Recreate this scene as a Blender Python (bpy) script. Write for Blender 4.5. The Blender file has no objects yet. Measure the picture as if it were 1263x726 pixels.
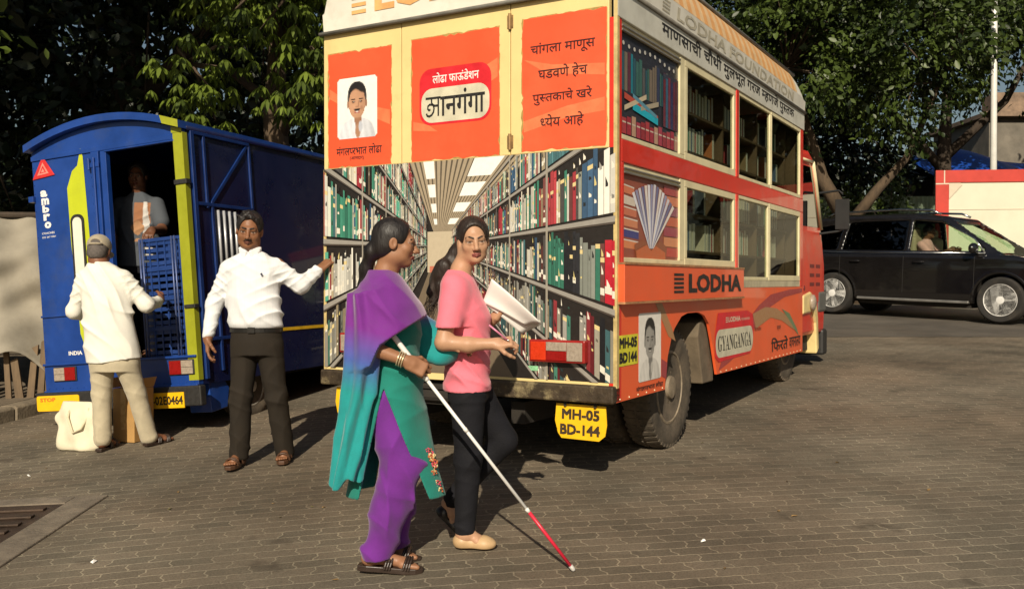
import bpy, bmesh, math, random
import numpy as np
from mathutils import Matrix, Vector, Euler
random.seed(7)
rng = np.random.default_rng(11)
sc = bpy.context.scene
COL = sc.collection
PI = math.pi
R_ = math.radians

# ------------------------------------------------------------------ camera, sky, sun, exposure
CH = 1.504
cd = bpy.data.cameras.new('camera')
cd.sensor_width = 36.0
cd.lens = 36.0 * 1150 / 1263
cd.clip_start = 0.05
cd.clip_end = 600
cam = bpy.data.objects.new('camera', cd)
COL.objects.link(cam)
cam.location = (0, 0, CH)
cam.rotation_euler = (R_(90 - 0.75), 0, 0)
sc.camera = cam

SUN_EL, SUN_DX, SUN_DY = 32.0, 0.12, 1.0          # shadows run along (dx, dy)
w = bpy.data.worlds.new('World')
sc.world = w
w.use_nodes = True
wt = w.node_tree
sky = wt.nodes.new('ShaderNodeTexSky')
sky.sky_type = 'NISHITA'
sky.sun_disc = False
sky.sun_elevation = R_(SUN_EL)
sky.sun_rotation = math.atan2(-SUN_DX, -SUN_DY)
sky.air_density = 1.3
sky.dust_density = 2.0
wt.links.new(sky.outputs[0], wt.nodes['Background'].inputs[0])
wt.nodes['Background'].inputs[1].default_value = 0.05
sl = bpy.data.lights.new('sun', 'SUN')
sl.energy = 5.0
sl.angle = R_(0.5)
sl.color = (1.0, 0.89, 0.71)
so = bpy.data.objects.new('sun', sl)
COL.objects.link(so)
_l = math.hypot(SUN_DX, SUN_DY)
_d = Vector((SUN_DX / _l * math.cos(R_(SUN_EL)), SUN_DY / _l * math.cos(R_(SUN_EL)), -math.sin(R_(SUN_EL))))
so.rotation_euler = _d.to_track_quat('-Z', 'Y').to_euler()
so.location = (-3, -12, 12)
vs = sc.view_settings
sc.display_settings.display_device = 'sRGB'
vs.view_transform = 'Standard'
vs.look = 'None'
vs.exposure = 0.0
vs.gamma = 1.0
sc.cycles.max_bounces = 6
sc.cycles.transparent_max_bounces = 12
sc.cycles.use_denoising = True


def G(x, y):
    """ground height: a gently rising yard that falls towards the left kerb"""
    g = .057 * y - .05 if y < 12 else .634 + .045 * (min(y, 20) - 12)
    if y < -3:
        g = .057 * -3 - .05
    return g + .045 * max(-5.0, min(0, x + .3))


# ------------------------------------------------------------------ materials
MATS = {}


def _nodes(name):
    m = bpy.data.materials.new(name)
    m.use_nodes = True
    nt = m.node_tree
    return m, nt, nt.nodes['Principled BSDF']


def N(nt, t, **kw):
    n = nt.nodes.new(t)
    for k, v in kw.items():
        if k.startswith('i_'):
            k = k[2:]
            n.inputs[int(k) if k.isdigit() else k].default_value = v
        else:
            setattr(n, k, v)
    return n


def mat(name, col=None, rough=.55, metal=0.0, vary=.18, scale=9.0, bump=0.0, bscale=60.0, dirt=None, dirt_amt=.5,
        coat=0.0, spec=.5, stretch=(1, 1, 1), attr=False, sss=0.0, dirt_lo=.52, sheen=0.0):
    """principled paint / cloth / metal with noise in colour, dirt patches and bump, all procedural"""
    if name in MATS:
        return MATS[name]
    m, nt, bs = _nodes(name)
    L = nt.links.new
    tc = N(nt, 'ShaderNodeTexCoord')
    mp = N(nt, 'ShaderNodeMapping')
    mp.inputs['Scale'].default_value = stretch
    L(tc.outputs['Object'], mp.inputs[0])
    nz = N(nt, 'ShaderNodeTexNoise', i_Scale=scale, i_Detail=5.0, i_Roughness=.6)
    L(mp.outputs[0], nz.inputs['Vector'])
    if attr:
        a = N(nt, 'ShaderNodeAttribute', attribute_name='Col')
        src = a.outputs['Color']
    else:
        a = N(nt, 'ShaderNodeRGB')
        a.outputs[0].default_value = (*col, 1)
        src = a.outputs[0]
    mr = N(nt, 'ShaderNodeMapRange', i_1=.3, i_2=.7, i_3=1 - vary, i_4=1 + vary)
    L(nz.outputs[0], mr.inputs[0])
    mx = N(nt, 'ShaderNodeMix', data_type='RGBA', blend_type='MULTIPLY')
    mx.inputs[0].default_value = 1
    L(src, mx.inputs[6])
    L(mr.outputs[0], mx.inputs[7])
    out = mx.outputs[2]
    if dirt:
        n2 = N(nt, 'ShaderNodeTexNoise', i_Scale=scale * .45, i_Detail=8.0, i_Roughness=.72)
        L(tc.outputs['Object'], n2.inputs['Vector'])
        r2 = N(nt, 'ShaderNodeMapRange', i_1=dirt_lo, i_2=dirt_lo + .2, i_3=0.0, i_4=dirt_amt)
        L(n2.outputs[0], r2.inputs[0])
        m2 = N(nt, 'ShaderNodeMix', data_type='RGBA')
        L(r2.outputs[0], m2.inputs[0])
        L(out, m2.inputs[6])
        m2.inputs[7].default_value = (*dirt, 1)
        out = m2.outputs[2]
    L(out, bs.inputs['Base Color'])
    rr = N(nt, 'ShaderNodeMapRange', i_1=.3, i_2=.7, i_3=max(.02, rough - .1), i_4=min(1, rough + .1))
    L(nz.outputs[0], rr.inputs[0])
    L(rr.outputs[0], bs.inputs['Roughness'])
    bs.inputs['Metallic'].default_value = metal
    bs.inputs['Specular IOR Level'].default_value = spec
    bs.inputs['Coat Weight'].default_value = coat
    bs.inputs['Sheen Weight'].default_value = sheen
    if sss:
        bs.inputs['Subsurface Weight'].default_value = sss
        bs.inputs['Subsurface Radius'].default_value = (.012, .005, .003)
    if bump:
        n3 = N(nt, 'ShaderNodeTexNoise', i_Scale=bscale, i_Detail=4.0)
        L(mp.outputs[0], n3.inputs['Vector'])
        bp = N(nt, 'ShaderNodeBump', i_Strength=bump, i_Distance=.01)
        L(n3.outputs[0], bp.inputs['Height'])
        L(bp.outputs[0], bs.inputs['Normal'])
    MATS[name] = m
    return m


def glass_mat(name, tint=(.8, .83, .8), rough=.02, refl=1.0, dust=.0):
    if name in MATS:
        return MATS[name]
    m, nt, bs = _nodes(name)
    nt.nodes.remove(bs)
    L = nt.links.new
    tr = N(nt, 'ShaderNodeBsdfTransparent')
    tr.inputs[0].default_value = (*tint, 1)
    gl = N(nt, 'ShaderNodeBsdfGlossy')
    gl.inputs['Roughness'].default_value = rough
    fr = N(nt, 'ShaderNodeFresnel', i_IOR=1.5)
    ge = N(nt, 'ShaderNodeNewGeometry')
    fb = N(nt, 'ShaderNodeMath', operation='MULTIPLY_ADD', i_1=-refl, i_2=refl)
    L(ge.outputs['Backfacing'], fb.inputs[0])
    ml = N(nt, 'ShaderNodeMath', operation='MULTIPLY')
    L(fr.outputs[0], ml.inputs[0])
    L(fb.outputs[0], ml.inputs[1])
    mx = N(nt, 'ShaderNodeMixShader')
    L(ml.outputs[0], mx.inputs[0])
    L(tr.outputs[0], mx.inputs[1])
    L(gl.outputs[0], mx.inputs[2])
    out = mx.outputs[0]
    if dust:
        df = N(nt, 'ShaderNodeBsdfDiffuse')
        df.inputs[0].default_value = (.45, .4, .3, 1)
        nz = N(nt, 'ShaderNodeTexNoise', i_Scale=3.0, i_Detail=6.0)
        tc = N(nt, 'ShaderNodeTexCoord')
        L(tc.outputs['Object'], nz.inputs['Vector'])
        r = N(nt, 'ShaderNodeMapRange', i_1=.3, i_2=.75, i_3=dust * .3, i_4=dust)
        L(nz.outputs[0], r.inputs[0])
        m2 = N(nt, 'ShaderNodeMixShader')
        L(r.outputs[0], m2.inputs[0])
        L(out, m2.inputs[1])
        L(df.outputs[0], m2.inputs[2])
        out = m2.outputs[0]
    L(out, nt.nodes['Material Output'].inputs[0])
    MATS[name] = m
    return m


def leaf_mat(name, c1, c2, trans=.25, rough=.45, spec=.4):
    if name in MATS:
        return MATS[name]
    m, nt, bs = _nodes(name)
    L = nt.links.new
    a = N(nt, 'ShaderNodeAttribute', attribute_name='Col')
    mx = N(nt, 'ShaderNodeMix', data_type='RGBA')
    sep = N(nt, 'ShaderNodeSeparateColor')
    L(a.outputs['Color'], sep.inputs[0])
    L(sep.outputs[0], mx.inputs[0])
    mx.inputs[6].default_value = (*c1, 1)
    mx.inputs[7].default_value = (*c2, 1)
    L(mx.outputs[2], bs.inputs['Base Color'])
    bs.inputs['Roughness'].default_value = rough
    bs.inputs['Specular IOR Level'].default_value = spec
    tl = N(nt, 'ShaderNodeBsdfTranslucent')
    L(mx.outputs[2], tl.inputs[0])
    ms = N(nt, 'ShaderNodeMixShader')
    ms.inputs[0].default_value = trans
    L(bs.outputs[0], ms.inputs[1])
    L(tl.outputs[0], ms.inputs[2])
    L(ms.outputs[0], nt.nodes['Material Output'].inputs[0])
    MATS[name] = m
    return m


# ------------------------------------------------------------------ objects
def tag(o, label=None, cat=None, group=None, kind=None):
    if label:
        o['label'] = label
    if cat:
        o['category'] = cat
    if group:
        o['group'] = group
    if kind:
        o['kind'] = kind
    return o


def empty(name, loc, rot=(0, 0, 0), label=None, cat=None, group=None):
    o = bpy.data.objects.new(name, None)
    COL.objects.link(o)
    o.location = loc
    o.rotation_euler = rot
    o.empty_display_size = .1
    return tag(o, label, cat, group)


def copy_tree(o, parent=None):
    c = o.copy()
    COL.objects.link(c)
    if parent:
        c.parent = parent
    for ch in list(o.children):
        copy_tree(ch, c)
    return c


def mesh_obj(name, V, F, mats, parent=None, mi=None, smooth=False, cols=None, bevel=0, auto=None):
    me = bpy.data.meshes.new(name)
    me.from_pydata([tuple(v) for v in V], [], F)
    for m_ in (mats if isinstance(mats, (list, tuple)) else [mats]):
        me.materials.append(m_)
    if mi is not None:
        me.polygons.foreach_set('material_index', mi)
    if smooth:
        me.polygons.foreach_set('use_smooth', [True] * len(me.polygons))
    if auto is not None:
        bm = bmesh.new()
        bm.from_mesh(me)
        for e in bm.edges:
            if len(e.link_faces) == 2 and e.calc_face_angle(0) > auto:
                e.smooth = False
        bm.to_mesh(me)
        bm.free()
    if cols is not None:
        ca = me.color_attributes.new('Col', 'FLOAT_COLOR', 'CORNER')
        arr = np.ones((len(me.loops), 4), np.float32)
        li = 0
        for i, p in enumerate(F):
            arr[li:li + len(p), :3] = cols[i]
            li += len(p)
        ca.data.foreach_set('color', arr.ravel())
    me.update()
    o = bpy.data.objects.new(name, me)
    COL.objects.link(o)
    if parent:
        o.parent = parent
    if bevel:
        b = o.modifiers.new('bevel', 'BEVEL')
        b.width = bevel
        b.segments = 2
        b.limit_method = 'ANGLE'
        b.angle_limit = R_(40)
        b.harden_normals = False
    return o


class MB:
    """mesh collector: everything added becomes ONE mesh object on build()"""
    def __init__(s):
        s.V, s.F, s.M, s.C = [], [], [], []
        s.T = Matrix.Identity(4)
        s.m = 0
        s.c = (1, 1, 1)

    def add(s, V, F):
        b = len(s.V)
        s.V += [tuple(s.T @ Vector(v)) for v in V]
        for f in F:
            s.F.append(tuple(i + b for i in f))
            s.M.append(s.m)
            s.C.append(s.c)
        return s

    def box(s, lo, hi):
        x0, y0, z0 = lo
        x1, y1, z1 = hi
        return s.add([(x0, y0, z0), (x1, y0, z0), (x1, y1, z0), (x0, y1, z0), (x0, y0, z1), (x1, y0, z1), (x1, y1, z1), (x0, y1, z1)],
                     [(0, 3, 2, 1), (4, 5, 6, 7), (0, 1, 5, 4), (1, 2, 6, 5), (2, 3, 7, 6), (3, 0, 4, 7)])

    def prism(s, pts, o, ex, ey, ez):
        """polygon pts (2D) in the plane o+ex*a+ey*b, extruded by the vector ez"""
        o, ex, ey, ez = Vector(o), Vector(ex), Vector(ey), Vector(ez)
        n = len(pts)
        P = [o + ex * a + ey * b for a, b in pts]
        V = P + [p + ez for p in P]
        F = [tuple(range(n - 1, -1, -1)), tuple(range(n, 2 * n))] + [(i, (i + 1) % n, n + (i + 1) % n, n + i) for i in range(n)]
        return s.add(V, F)

    def poly(s, pts, o=(0, 0, 0), ex=(1, 0, 0), ey=(0, 1, 0)):
        o, ex, ey = Vector(o), Vector(ex), Vector(ey)
        return s.add([o + ex * a + ey * b for a, b in pts], [tuple(range(len(pts)))])

    def tube(s, pts, rad, n=10, cap=True):
        pts = [Vector(p) for p in pts]
        if not isinstance(rad, (list, tuple)):
            rad = [rad] * len(pts)
        V, F = [], []
        up = None
        for i, p in enumerate(pts):
            t = (pts[min(i + 1, len(pts) - 1)] - pts[max(i - 1, 0)]).normalized()
            if up is None:
                up = t.orthogonal().normalized()
            a = (up - t * up.dot(t)).normalized()
            b = t.cross(a)
            up = a
            for k in range(n):
                th = 2 * PI * k / n
                V.append(p + (a * math.cos(th) + b * math.sin(th)) * rad[i])
        for i in range(len(pts) - 1):
            for k in range(n):
                F.append((i * n + k, i * n + (k + 1) % n, (i + 1) * n + (k + 1) % n, (i + 1) * n + k))
        if cap:
            F.append(tuple(range(n - 1, -1, -1)))
            F.append(tuple((len(pts) - 1) * n + k for k in range(n)))
        return s.add(V, F)

    def lathe(s, prof, n=32, axis='x', c=(0, 0, 0)):
        """prof: (offset along axis, radius)"""
        V, F = [], []
        c = Vector(c)
        for a, r in prof:
            for k in range(n):
                th = 2 * PI * k / n
                q = (a, r * math.cos(th), r * math.sin(th))
                if axis == 'z':
                    q = (q[1], q[2], q[0])
                elif axis == 'y':
                    q = (q[2], q[0], q[1])
                V.append(c + Vector(q))
        m = len(prof)
        for i in range(m - 1):
            for k in range(n):
                F.append((i * n + k, (i + 1) * n + k, (i + 1) * n + (k + 1) % n, i * n + (k + 1) % n))
        if prof[0][1] > 1e-4:
            F.append(tuple(range(n)))
        if prof[-1][1] > 1e-4:
            F.append(tuple((m - 1) * n + k for k in range(n - 1, -1, -1)))
        return s.add(V, F)

    def text2(s, runs, o, ex, ey, d=.004, **k):
        """heavier lettering: the same outlines laid down again a little to the side"""
        n_ = Vector(ex).cross(Vector(ey))
        for i, (a, b) in enumerate(((0, 0), (d, 0), (0, d), (d, d))):
            s.text(runs, Vector(o) + Vector(ex) * a + Vector(ey) * b + n_ * (.00025 * i), ex, ey, **k)

    def text(s, runs, o, ex, ey, height=None, width=None, bold=0.0, space=0.0):
        """lettering laid into the plane (o, ex, ey); o is the lower left of the bounding box"""
        V, F = layout(runs, bold)
        a = np.array(V)
        lo, hi = a.min(0), a.max(0)
        sx = sy = None
        if height:
            sy = height / (hi[1] - lo[1])
        if width:
            sx = width / (hi[0] - lo[0])
        sx, sy = sx or sy, sy or sx
        o, ex, ey = Vector(o), Vector(ex), Vector(ey)
        return s.add([o + ex * float((v[0] - lo[0]) * sx) + ey * float((v[1] - lo[1]) * sy) for v in V], F)

    def build(s, name, mats, parent=None, smooth=False, bevel=0, auto=None, cols=False):
        return mesh_obj(name, s.V, s.F, mats, parent, mi=s.M, smooth=smooth, bevel=bevel, auto=auto, cols=s.C if cols else None)


# ------------------------------------------------------------------ lettering
_tc = {}


def _glyphs(t, bold=0.0):
    k = (t, bold)
    if k in _tc:
        return _tc[k]
    c = bpy.data.curves.new('tmp', 'FONT')
    c.body = t
    c.size = 1
    c.resolution_u = 2
    c.offset = bold
    o = bpy.data.objects.new('tmp', c)
    COL.objects.link(o)
    bpy.context.view_layer.update()
    e = o.evaluated_get(bpy.context.evaluated_depsgraph_get())
    me = e.to_mesh()
    V = [tuple(v.co) for v in me.vertices]
    F = [tuple(p.vertices) for p in me.polygons]
    e.to_mesh_clear()
    bpy.data.objects.remove(o)
    bpy.data.curves.remove(c)
    _tc[k] = (V, F)
    return _tc[k]


def _adv(t):
    if t.endswith(' '):
        return _adv(t.rstrip() or '।') + .26 * (len(t) - len(t.rstrip()))
    a = max(v[0] for v in _glyphs(t + 'क')[0])
    b = max(v[0] for v in _glyphs('क')[0])
    return a - b


CUTS = {}


def _half(ch, bold):
    """a half consonant: the glyph without its right-hand stem"""
    V, F = _glyphs(ch, bold)
    bm = bmesh.new()
    vs_ = [bm.verts.new(v) for v in V]
    for f in F:
        try:
            bm.faces.new([vs_[i] for i in f])
        except ValueError:
            pass
    x1 = max(v[0] for v in V) - CUTS.get(ch, .19)
    bmesh.ops.bisect_plane(bm, geom=bm.verts[:] + bm.edges[:] + bm.faces[:], plane_co=(x1, 0, 0), plane_no=(1, 0, 0), clear_outer=True)
    bm.verts.index_update()
    out = [tuple(v.co) for v in bm.verts], [tuple(v.index for v in f.verts) for f in bm.faces]
    bm.free()
    return out, x1


def ribbon(pts, wd):
    """a stroke of even width through 2D points"""
    V, F = [], []
    for i, p in enumerate(pts):
        a = np.array(pts[min(i + 1, len(pts) - 1)]) - np.array(pts[max(i - 1, 0)])
        a = a / (np.linalg.norm(a) + 1e-9)
        n = np.array((-a[1], a[0])) * wd / 2
        V += [(p[0] + n[0], p[1] + n[1], 0), (p[0] - n[0], p[1] - n[1], 0)]
    for i in range(len(pts) - 1):
        F.append((2 * i, 2 * i + 1, 2 * i + 3, 2 * i + 2))
    return V, F


def _gya(bold):
    w_ = .06 + 1.2 * bold
    V, F = [], []
    top = .62
    for st in ([(-.04, top), (.74, top)], [(.62, top), (.62, 0)], [(.27, top), (.27, .45)],
               [(.62, .355), (.44, .355), (.30, .40), (.17, .41), (.08, .36), (.07, .27), (.14, .215), (.21, .25)],
               [(.27, .45), (.36, .38), (.40, .27), (.37, .15), (.28, .055), (.15, .01), (.04, .04), (.0, .12)]):
        v, f = ribbon(st, w_)
        b = len(V)
        V += v
        F += [tuple(i + b for i in q) for q in f]
    return (V, F), .74


def layout(runs, bold=0.0):
    """runs: text in which {x} marks a half consonant and {gya} the conjunct of that sound"""
    import re
    V, F, x = [], [], 0.0
    for tok in re.findall(r'\{[^}]*\}|[^{}]+', runs):
        if tok == '{gya}':
            (v, f), a = _gya(bold)
        elif tok[0] == '{':
            (v, f), a = _half(tok[1:-1], bold)
        else:
            v, f = _glyphs(tok, bold)
            a = _adv(tok) if runs.count('{') else 0
        b = len(V)
        V += [(p[0] + x, p[1], 0) for p in v]
        F += [tuple(i + b for i in q) for q in f]
        x += a
    return V, F


def rrect(x0, y0, x1, y1, r, n=5):
    P = []
    for cx, cy, a0 in ((x1 - r, y1 - r, 0), (x0 + r, y1 - r, 90), (x0 + r, y0 + r, 180), (x1 - r, y0 + r, 270)):
        for k in range(n + 1):
            a = R_(a0 + 90 * k / n)
            P.append((cx + r * math.cos(a), cy + r * math.sin(a)))
    return P


def oval(cx, cy, rx, ry, n=24, a0=0, a1=360):
    full = abs(a1 - a0) >= 360
    return [(cx + rx * math.cos(R_(a0 + (a1 - a0) * k / (n if full else n - 1))), cy + ry * math.sin(R_(a0 + (a1 - a0) * k / (n if full else n - 1)))) for k in range(n)]


# ------------------------------------------------------------------ implicit surfaces (bodies, clothes, car)
def smin(a, b, k):
    if k <= 0:
        return np.minimum(a, b)
    h = np.maximum(k - np.abs(a - b), 0) / k
    return np.minimum(a, b) - h * h * k * .25


class Field:
    def __init__(s, h=.006):
        s.h = h
        s.P = []

    def add(s, fn, lo, hi, k=.012, col=None, op='u', kc=.004):
        s.P.append((fn, np.array(lo, float), np.array(hi, float), k, None if col is None else np.array(col, float), op, kc))
        return s

    def cap(s, a, b, r1, r2=None, **kw):
        a, b = np.array(a, float), np.array(b, float)
        r2 = r1 if r2 is None else r2
        ab = b - a
        L2 = float(ab @ ab) + 1e-12
        nz = kw.pop('fold', None)

        def fn(P):
            q = P - a
            t = np.clip((q @ ab) / L2, 0, 1)
            d = np.linalg.norm(q - t[..., None] * ab, axis=-1) - (r1 + (r2 - r1) * t)
            return d - nz(P) if nz else d
        m = max(r1, r2) + (.015 if nz else 0)
        return s.add(fn, np.minimum(a, b) - m, np.maximum(a, b) + m, **kw)

    def chain(s, pts, rs, **kw):
        for i in range(len(pts) - 1):
            s.cap(pts[i], pts[i + 1], rs[i], rs[i + 1], **dict(kw))
        return s

    def ell(s, c, r, R=None, **kw):
        c, r = np.array(c, float), np.array(r, float)

        def fn(P):
            q = P - c
            if R is not None:
                q = q @ R
            k0 = np.linalg.norm(q / r, axis=-1)
            k1 = np.linalg.norm(q / (r * r), axis=-1) + 1e-9
            return k0 * (k0 - 1) / k1
        m = np.array([max(r)] * 3) if R is not None else r
        return s.add(fn, c - m, c + m, **kw)

    def box(s, c, hf, r=.01, R=None, **kw):
        c, hf = np.array(c, float), np.array(hf, float)

        def fn(P):
            q = P - c
            if R is not None:
                q = q @ R
            q = np.abs(q) - (hf - r)
            return np.linalg.norm(np.maximum(q, 0), axis=-1) + np.minimum(q.max(-1), 0) - r
        m = np.array([np.linalg.norm(hf)] * 3) if R is not None else hf
        return s.add(fn, c - m, c + m, **kw)

    def loft(s, st, fold=None, pw=2.0, cut=None, rnd=.0, **kw):
        """stations (z, cx, cy, rx, ry): ellipses stacked along z, smoothly joined; cut(P) > 0 is removed"""
        st = np.array(sorted(st), float)
        zz = np.linspace(st[0, 0], st[-1, 0], 60)
        cols = []
        for j in range(1, 5):
            v = np.interp(zz, st[:, 0], st[:, j])
            for _ in range(3):
                v[1:-1] = (v[:-2] + 2 * v[1:-1] + v[2:]) / 4
            cols.append(v)

        def fn(P):
            z = P[..., 2]
            cx, cy, rx, ry = [np.interp(z, zz, v) for v in cols]
            dx, dy = P[..., 0] - cx, P[..., 1] - cy
            k = ((np.abs(dx) / rx) ** pw + (np.abs(dy) / ry) ** pw) ** (1 / pw)
            d = (k - 1) * np.minimum(rx, ry)
            if fold is not None:
                d = d - fold(P, np.arctan2(dy / ry, dx / rx))
            d = np.maximum(d, np.maximum(st[0, 0] - z, z - st[-1, 0]))
            if cut is not None:
                d = np.maximum(d, cut(P))
            return d
        m = .02 if fold is not None else .0
        lo = np.array([(st[:, 1] - st[:, 3]).min() - m, (st[:, 2] - st[:, 4]).min() - m, st[0, 0]])
        hi = np.array([(st[:, 1] + st[:, 3]).max() + m, (st[:, 2] + st[:, 4]).max() + m, st[-1, 0]])
        return s.add(fn, lo, hi, **kw)

    def mesh(s, cut=None):
        h = s.h
        us = [p for p in s.P if p[5] == 'u']
        lo = np.min([p[1] for p in us], axis=0) - 3 * h
        hi = np.max([p[2] for p in us], axis=0) + 3 * h
        n = np.ceil((hi - lo) / h).astype(int) + 1
        D = np.full(n, .3, np.float32)
        ax = [lo[i] + h * np.arange(n[i]) for i in range(3)]

        for fn, a, b, k, col, op, kc in s.P:
            m = k + 2.5 * h
            i0 = np.clip(np.floor((a - m - lo) / h).astype(int), 0, n)
            i1 = np.clip(np.ceil((b + m - lo) / h).astype(int) + 1, 0, n)
            if (i1 <= i0).any():
                continue
            sl_ = tuple(slice(p, q) for p, q in zip(i0, i1))
            P = np.stack(np.meshgrid(*[ax[i][i0[i]:i1[i]] for i in range(3)], indexing='ij'), -1)
            d = fn(P)
            if op == 'u':
                D[sl_] = smin(D[sl_], d, k)
            elif op == 's':
                D[sl_] = -smin(-D[sl_], d, k)
        if cut is not None:
            P = np.stack(np.meshgrid(*ax, indexing='ij'), -1)
            D = np.maximum(D, cut(P))
        V, F = surfnet(D, lo, h)
        C = np.zeros((len(V), 3)) + .5
        d0 = np.full(len(V), .3)
        for fn, a, b, k, col, op, kc in s.P:
            if op != 'u':
                continue
            d = np.full(len(V), .3)
            near = ((V > a - k - .02) & (V < b + k + .02)).all(1)
            if near.any():
                d[near] = fn(V[near])
            if col is not None:
                t = np.clip(.5 + .5 * (d0 - d) / kc, 0, 1)[:, None]
                C = C * (1 - t) + col * t
            d0 = np.minimum(d0, d)
        return V, F, C

    def build(s, name, m, parent, cut=None, colfn=None):
        V, F, C = s.mesh(cut)
        if colfn is not None:
            C = colfn(V, C)
        return np_mesh(name, V, F, m, parent, C)


def np_mesh(name, V, F, m, parent=None, C=None, smooth=True):
    me = bpy.data.meshes.new(name)
    k = F.shape[1]
    me.vertices.add(len(V))
    me.vertices.foreach_set('co', np.asarray(V, np.float32).ravel())
    me.loops.add(F.size)
    me.loops.foreach_set('vertex_index', F.astype(np.int32).ravel())
    me.polygons.add(len(F))
    me.polygons.foreach_set('loop_start', np.arange(0, F.size, k, dtype=np.int32))
    if smooth:
        me.polygons.foreach_set('use_smooth', np.ones(len(F), bool))
    me.update(calc_edges=True)
    if C is not None:
        ca = me.color_attributes.new('Col', 'FLOAT_COLOR', 'POINT')
        ca.data.foreach_set('color', np.concatenate([C, np.ones((len(C), 1))], 1).astype(np.float32).ravel())
    me.materials.append(m)
    o = bpy.data.objects.new(name, me)
    COL.objects.link(o)
    if parent:
        o.parent = parent
    return o


def surfnet(D, lo, h):
    S = D < 0
    u = S.astype(np.uint8)
    c = sum(u[i:D.shape[0] - 1 + i, j:D.shape[1] - 1 + j, k:D.shape[2] - 1 + k] for i in (0, 1) for j in (0, 1) for k in (0, 1))
    I = np.argwhere((c > 0) & (c < 8))
    vid = np.full(c.shape, -1, np.int32)
    vid[I[:, 0], I[:, 1], I[:, 2]] = np.arange(len(I))
    acc = np.zeros((len(I), 3))
    cnt = np.zeros(len(I))
    cor = [(i, j, k) for i in (0, 1) for j in (0, 1) for k in (0, 1)]
    for p in cor:
        for axis in range(3):
            if p[axis] == 1:
                continue
            q = list(p)
            q[axis] = 1
            a = D[I[:, 0] + p[0], I[:, 1] + p[1], I[:, 2] + p[2]]
            b = D[I[:, 0] + q[0], I[:, 1] + q[1], I[:, 2] + q[2]]
            x = (a < 0) != (b < 0)
            t = np.where(x, a / np.where(x, a - b, 1), 0)
            pt = np.repeat(np.array(p, float)[None], len(I), 0)
            pt[:, axis] += t
            acc += pt * x[:, None]
            cnt += x
    V = lo + h * (I + acc / np.maximum(cnt, 1)[:, None])
    Fs = []
    for axis in range(3):
        b_, c_ = (axis + 1) % 3, (axis + 2) % 3
        s0 = [slice(None)] * 3
        s1 = [slice(None)] * 3
        s0[axis] = slice(0, -1)
        s1[axis] = slice(1, None)
        x = S[tuple(s0)] != S[tuple(s1)]
        E = np.argwhere(x)
        ok = (E[:, b_] > 0) & (E[:, c_] > 0) & (E[:, b_] < D.shape[b_] - 1) & (E[:, c_] < D.shape[c_] - 1)
        E = E[ok]
        ins = S[E[:, 0], E[:, 1], E[:, 2]]
        q = []
        for db, dc in ((-1, -1), (0, -1), (0, 0), (-1, 0)):
            e = E.copy()
            e[:, b_] += db
            e[:, c_] += dc
            q.append(vid[e[:, 0], e[:, 1], e[:, 2]])
        q = np.stack(q, 1)
        q[~ins] = q[~ins][:, ::-1]
        Fs.append(q)
    F = np.concatenate(Fs)
    return V, F[(F >= 0).all(1)]


def rotz(a):
    c, s_ = math.cos(a), math.sin(a)
    return np.array([[c, -s_, 0], [s_, c, 0], [0, 0, 1.0]])


def rot(yaw=0, pitch=0, tilt=0):
    """head frame: x right, y forward, z up -> parent frame"""
    return np.array(Euler((0, 0, yaw)).to_matrix() @ Euler((pitch, 0, 0)).to_matrix() @ Euler((0, tilt, 0)).to_matrix())


def ridge(P, dirs, amp):
    """sharp-crested drapery folds: dirs = (kx, ky, kz, phase, warp)"""
    x, y, z = P[..., 0], P[..., 1], P[..., 2]
    out = 0
    for kx, ky, kz, ph, wp_ in dirs:
        a = kx * x + ky * y + kz * z + ph + wp_ * np.sin(7 * x + 5 * z + ph) + .5 * wp_ * np.sin(13 * z - 9 * y + 2 * ph)
        s_ = .5 + .5 * np.sin(.37 * a + 4 * np.sin(3.1 * z + 2.3 * x + ph))
        out = out + s_ * ((1 - np.abs(np.sin(a))) ** 1.6 - .3)
    return amp * out


def wob(s=20, amp=.003, dx=(1, 1, 1), ph=0):
    def f(P, th=None):
        x, y, z = P[..., 0] * s * dx[0], P[..., 1] * s * dx[1], P[..., 2] * s * dx[2]
        return amp * (np.sin(x + 1.7 * np.sin(.63 * y + .8 * z + ph)) + np.sin(.8 * z + 1.3 * np.sin(.9 * x + ph) - y) + .6 * np.sin(1.9 * z + x * 1.3 + 2 * np.sin(y)))
    return f
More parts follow.
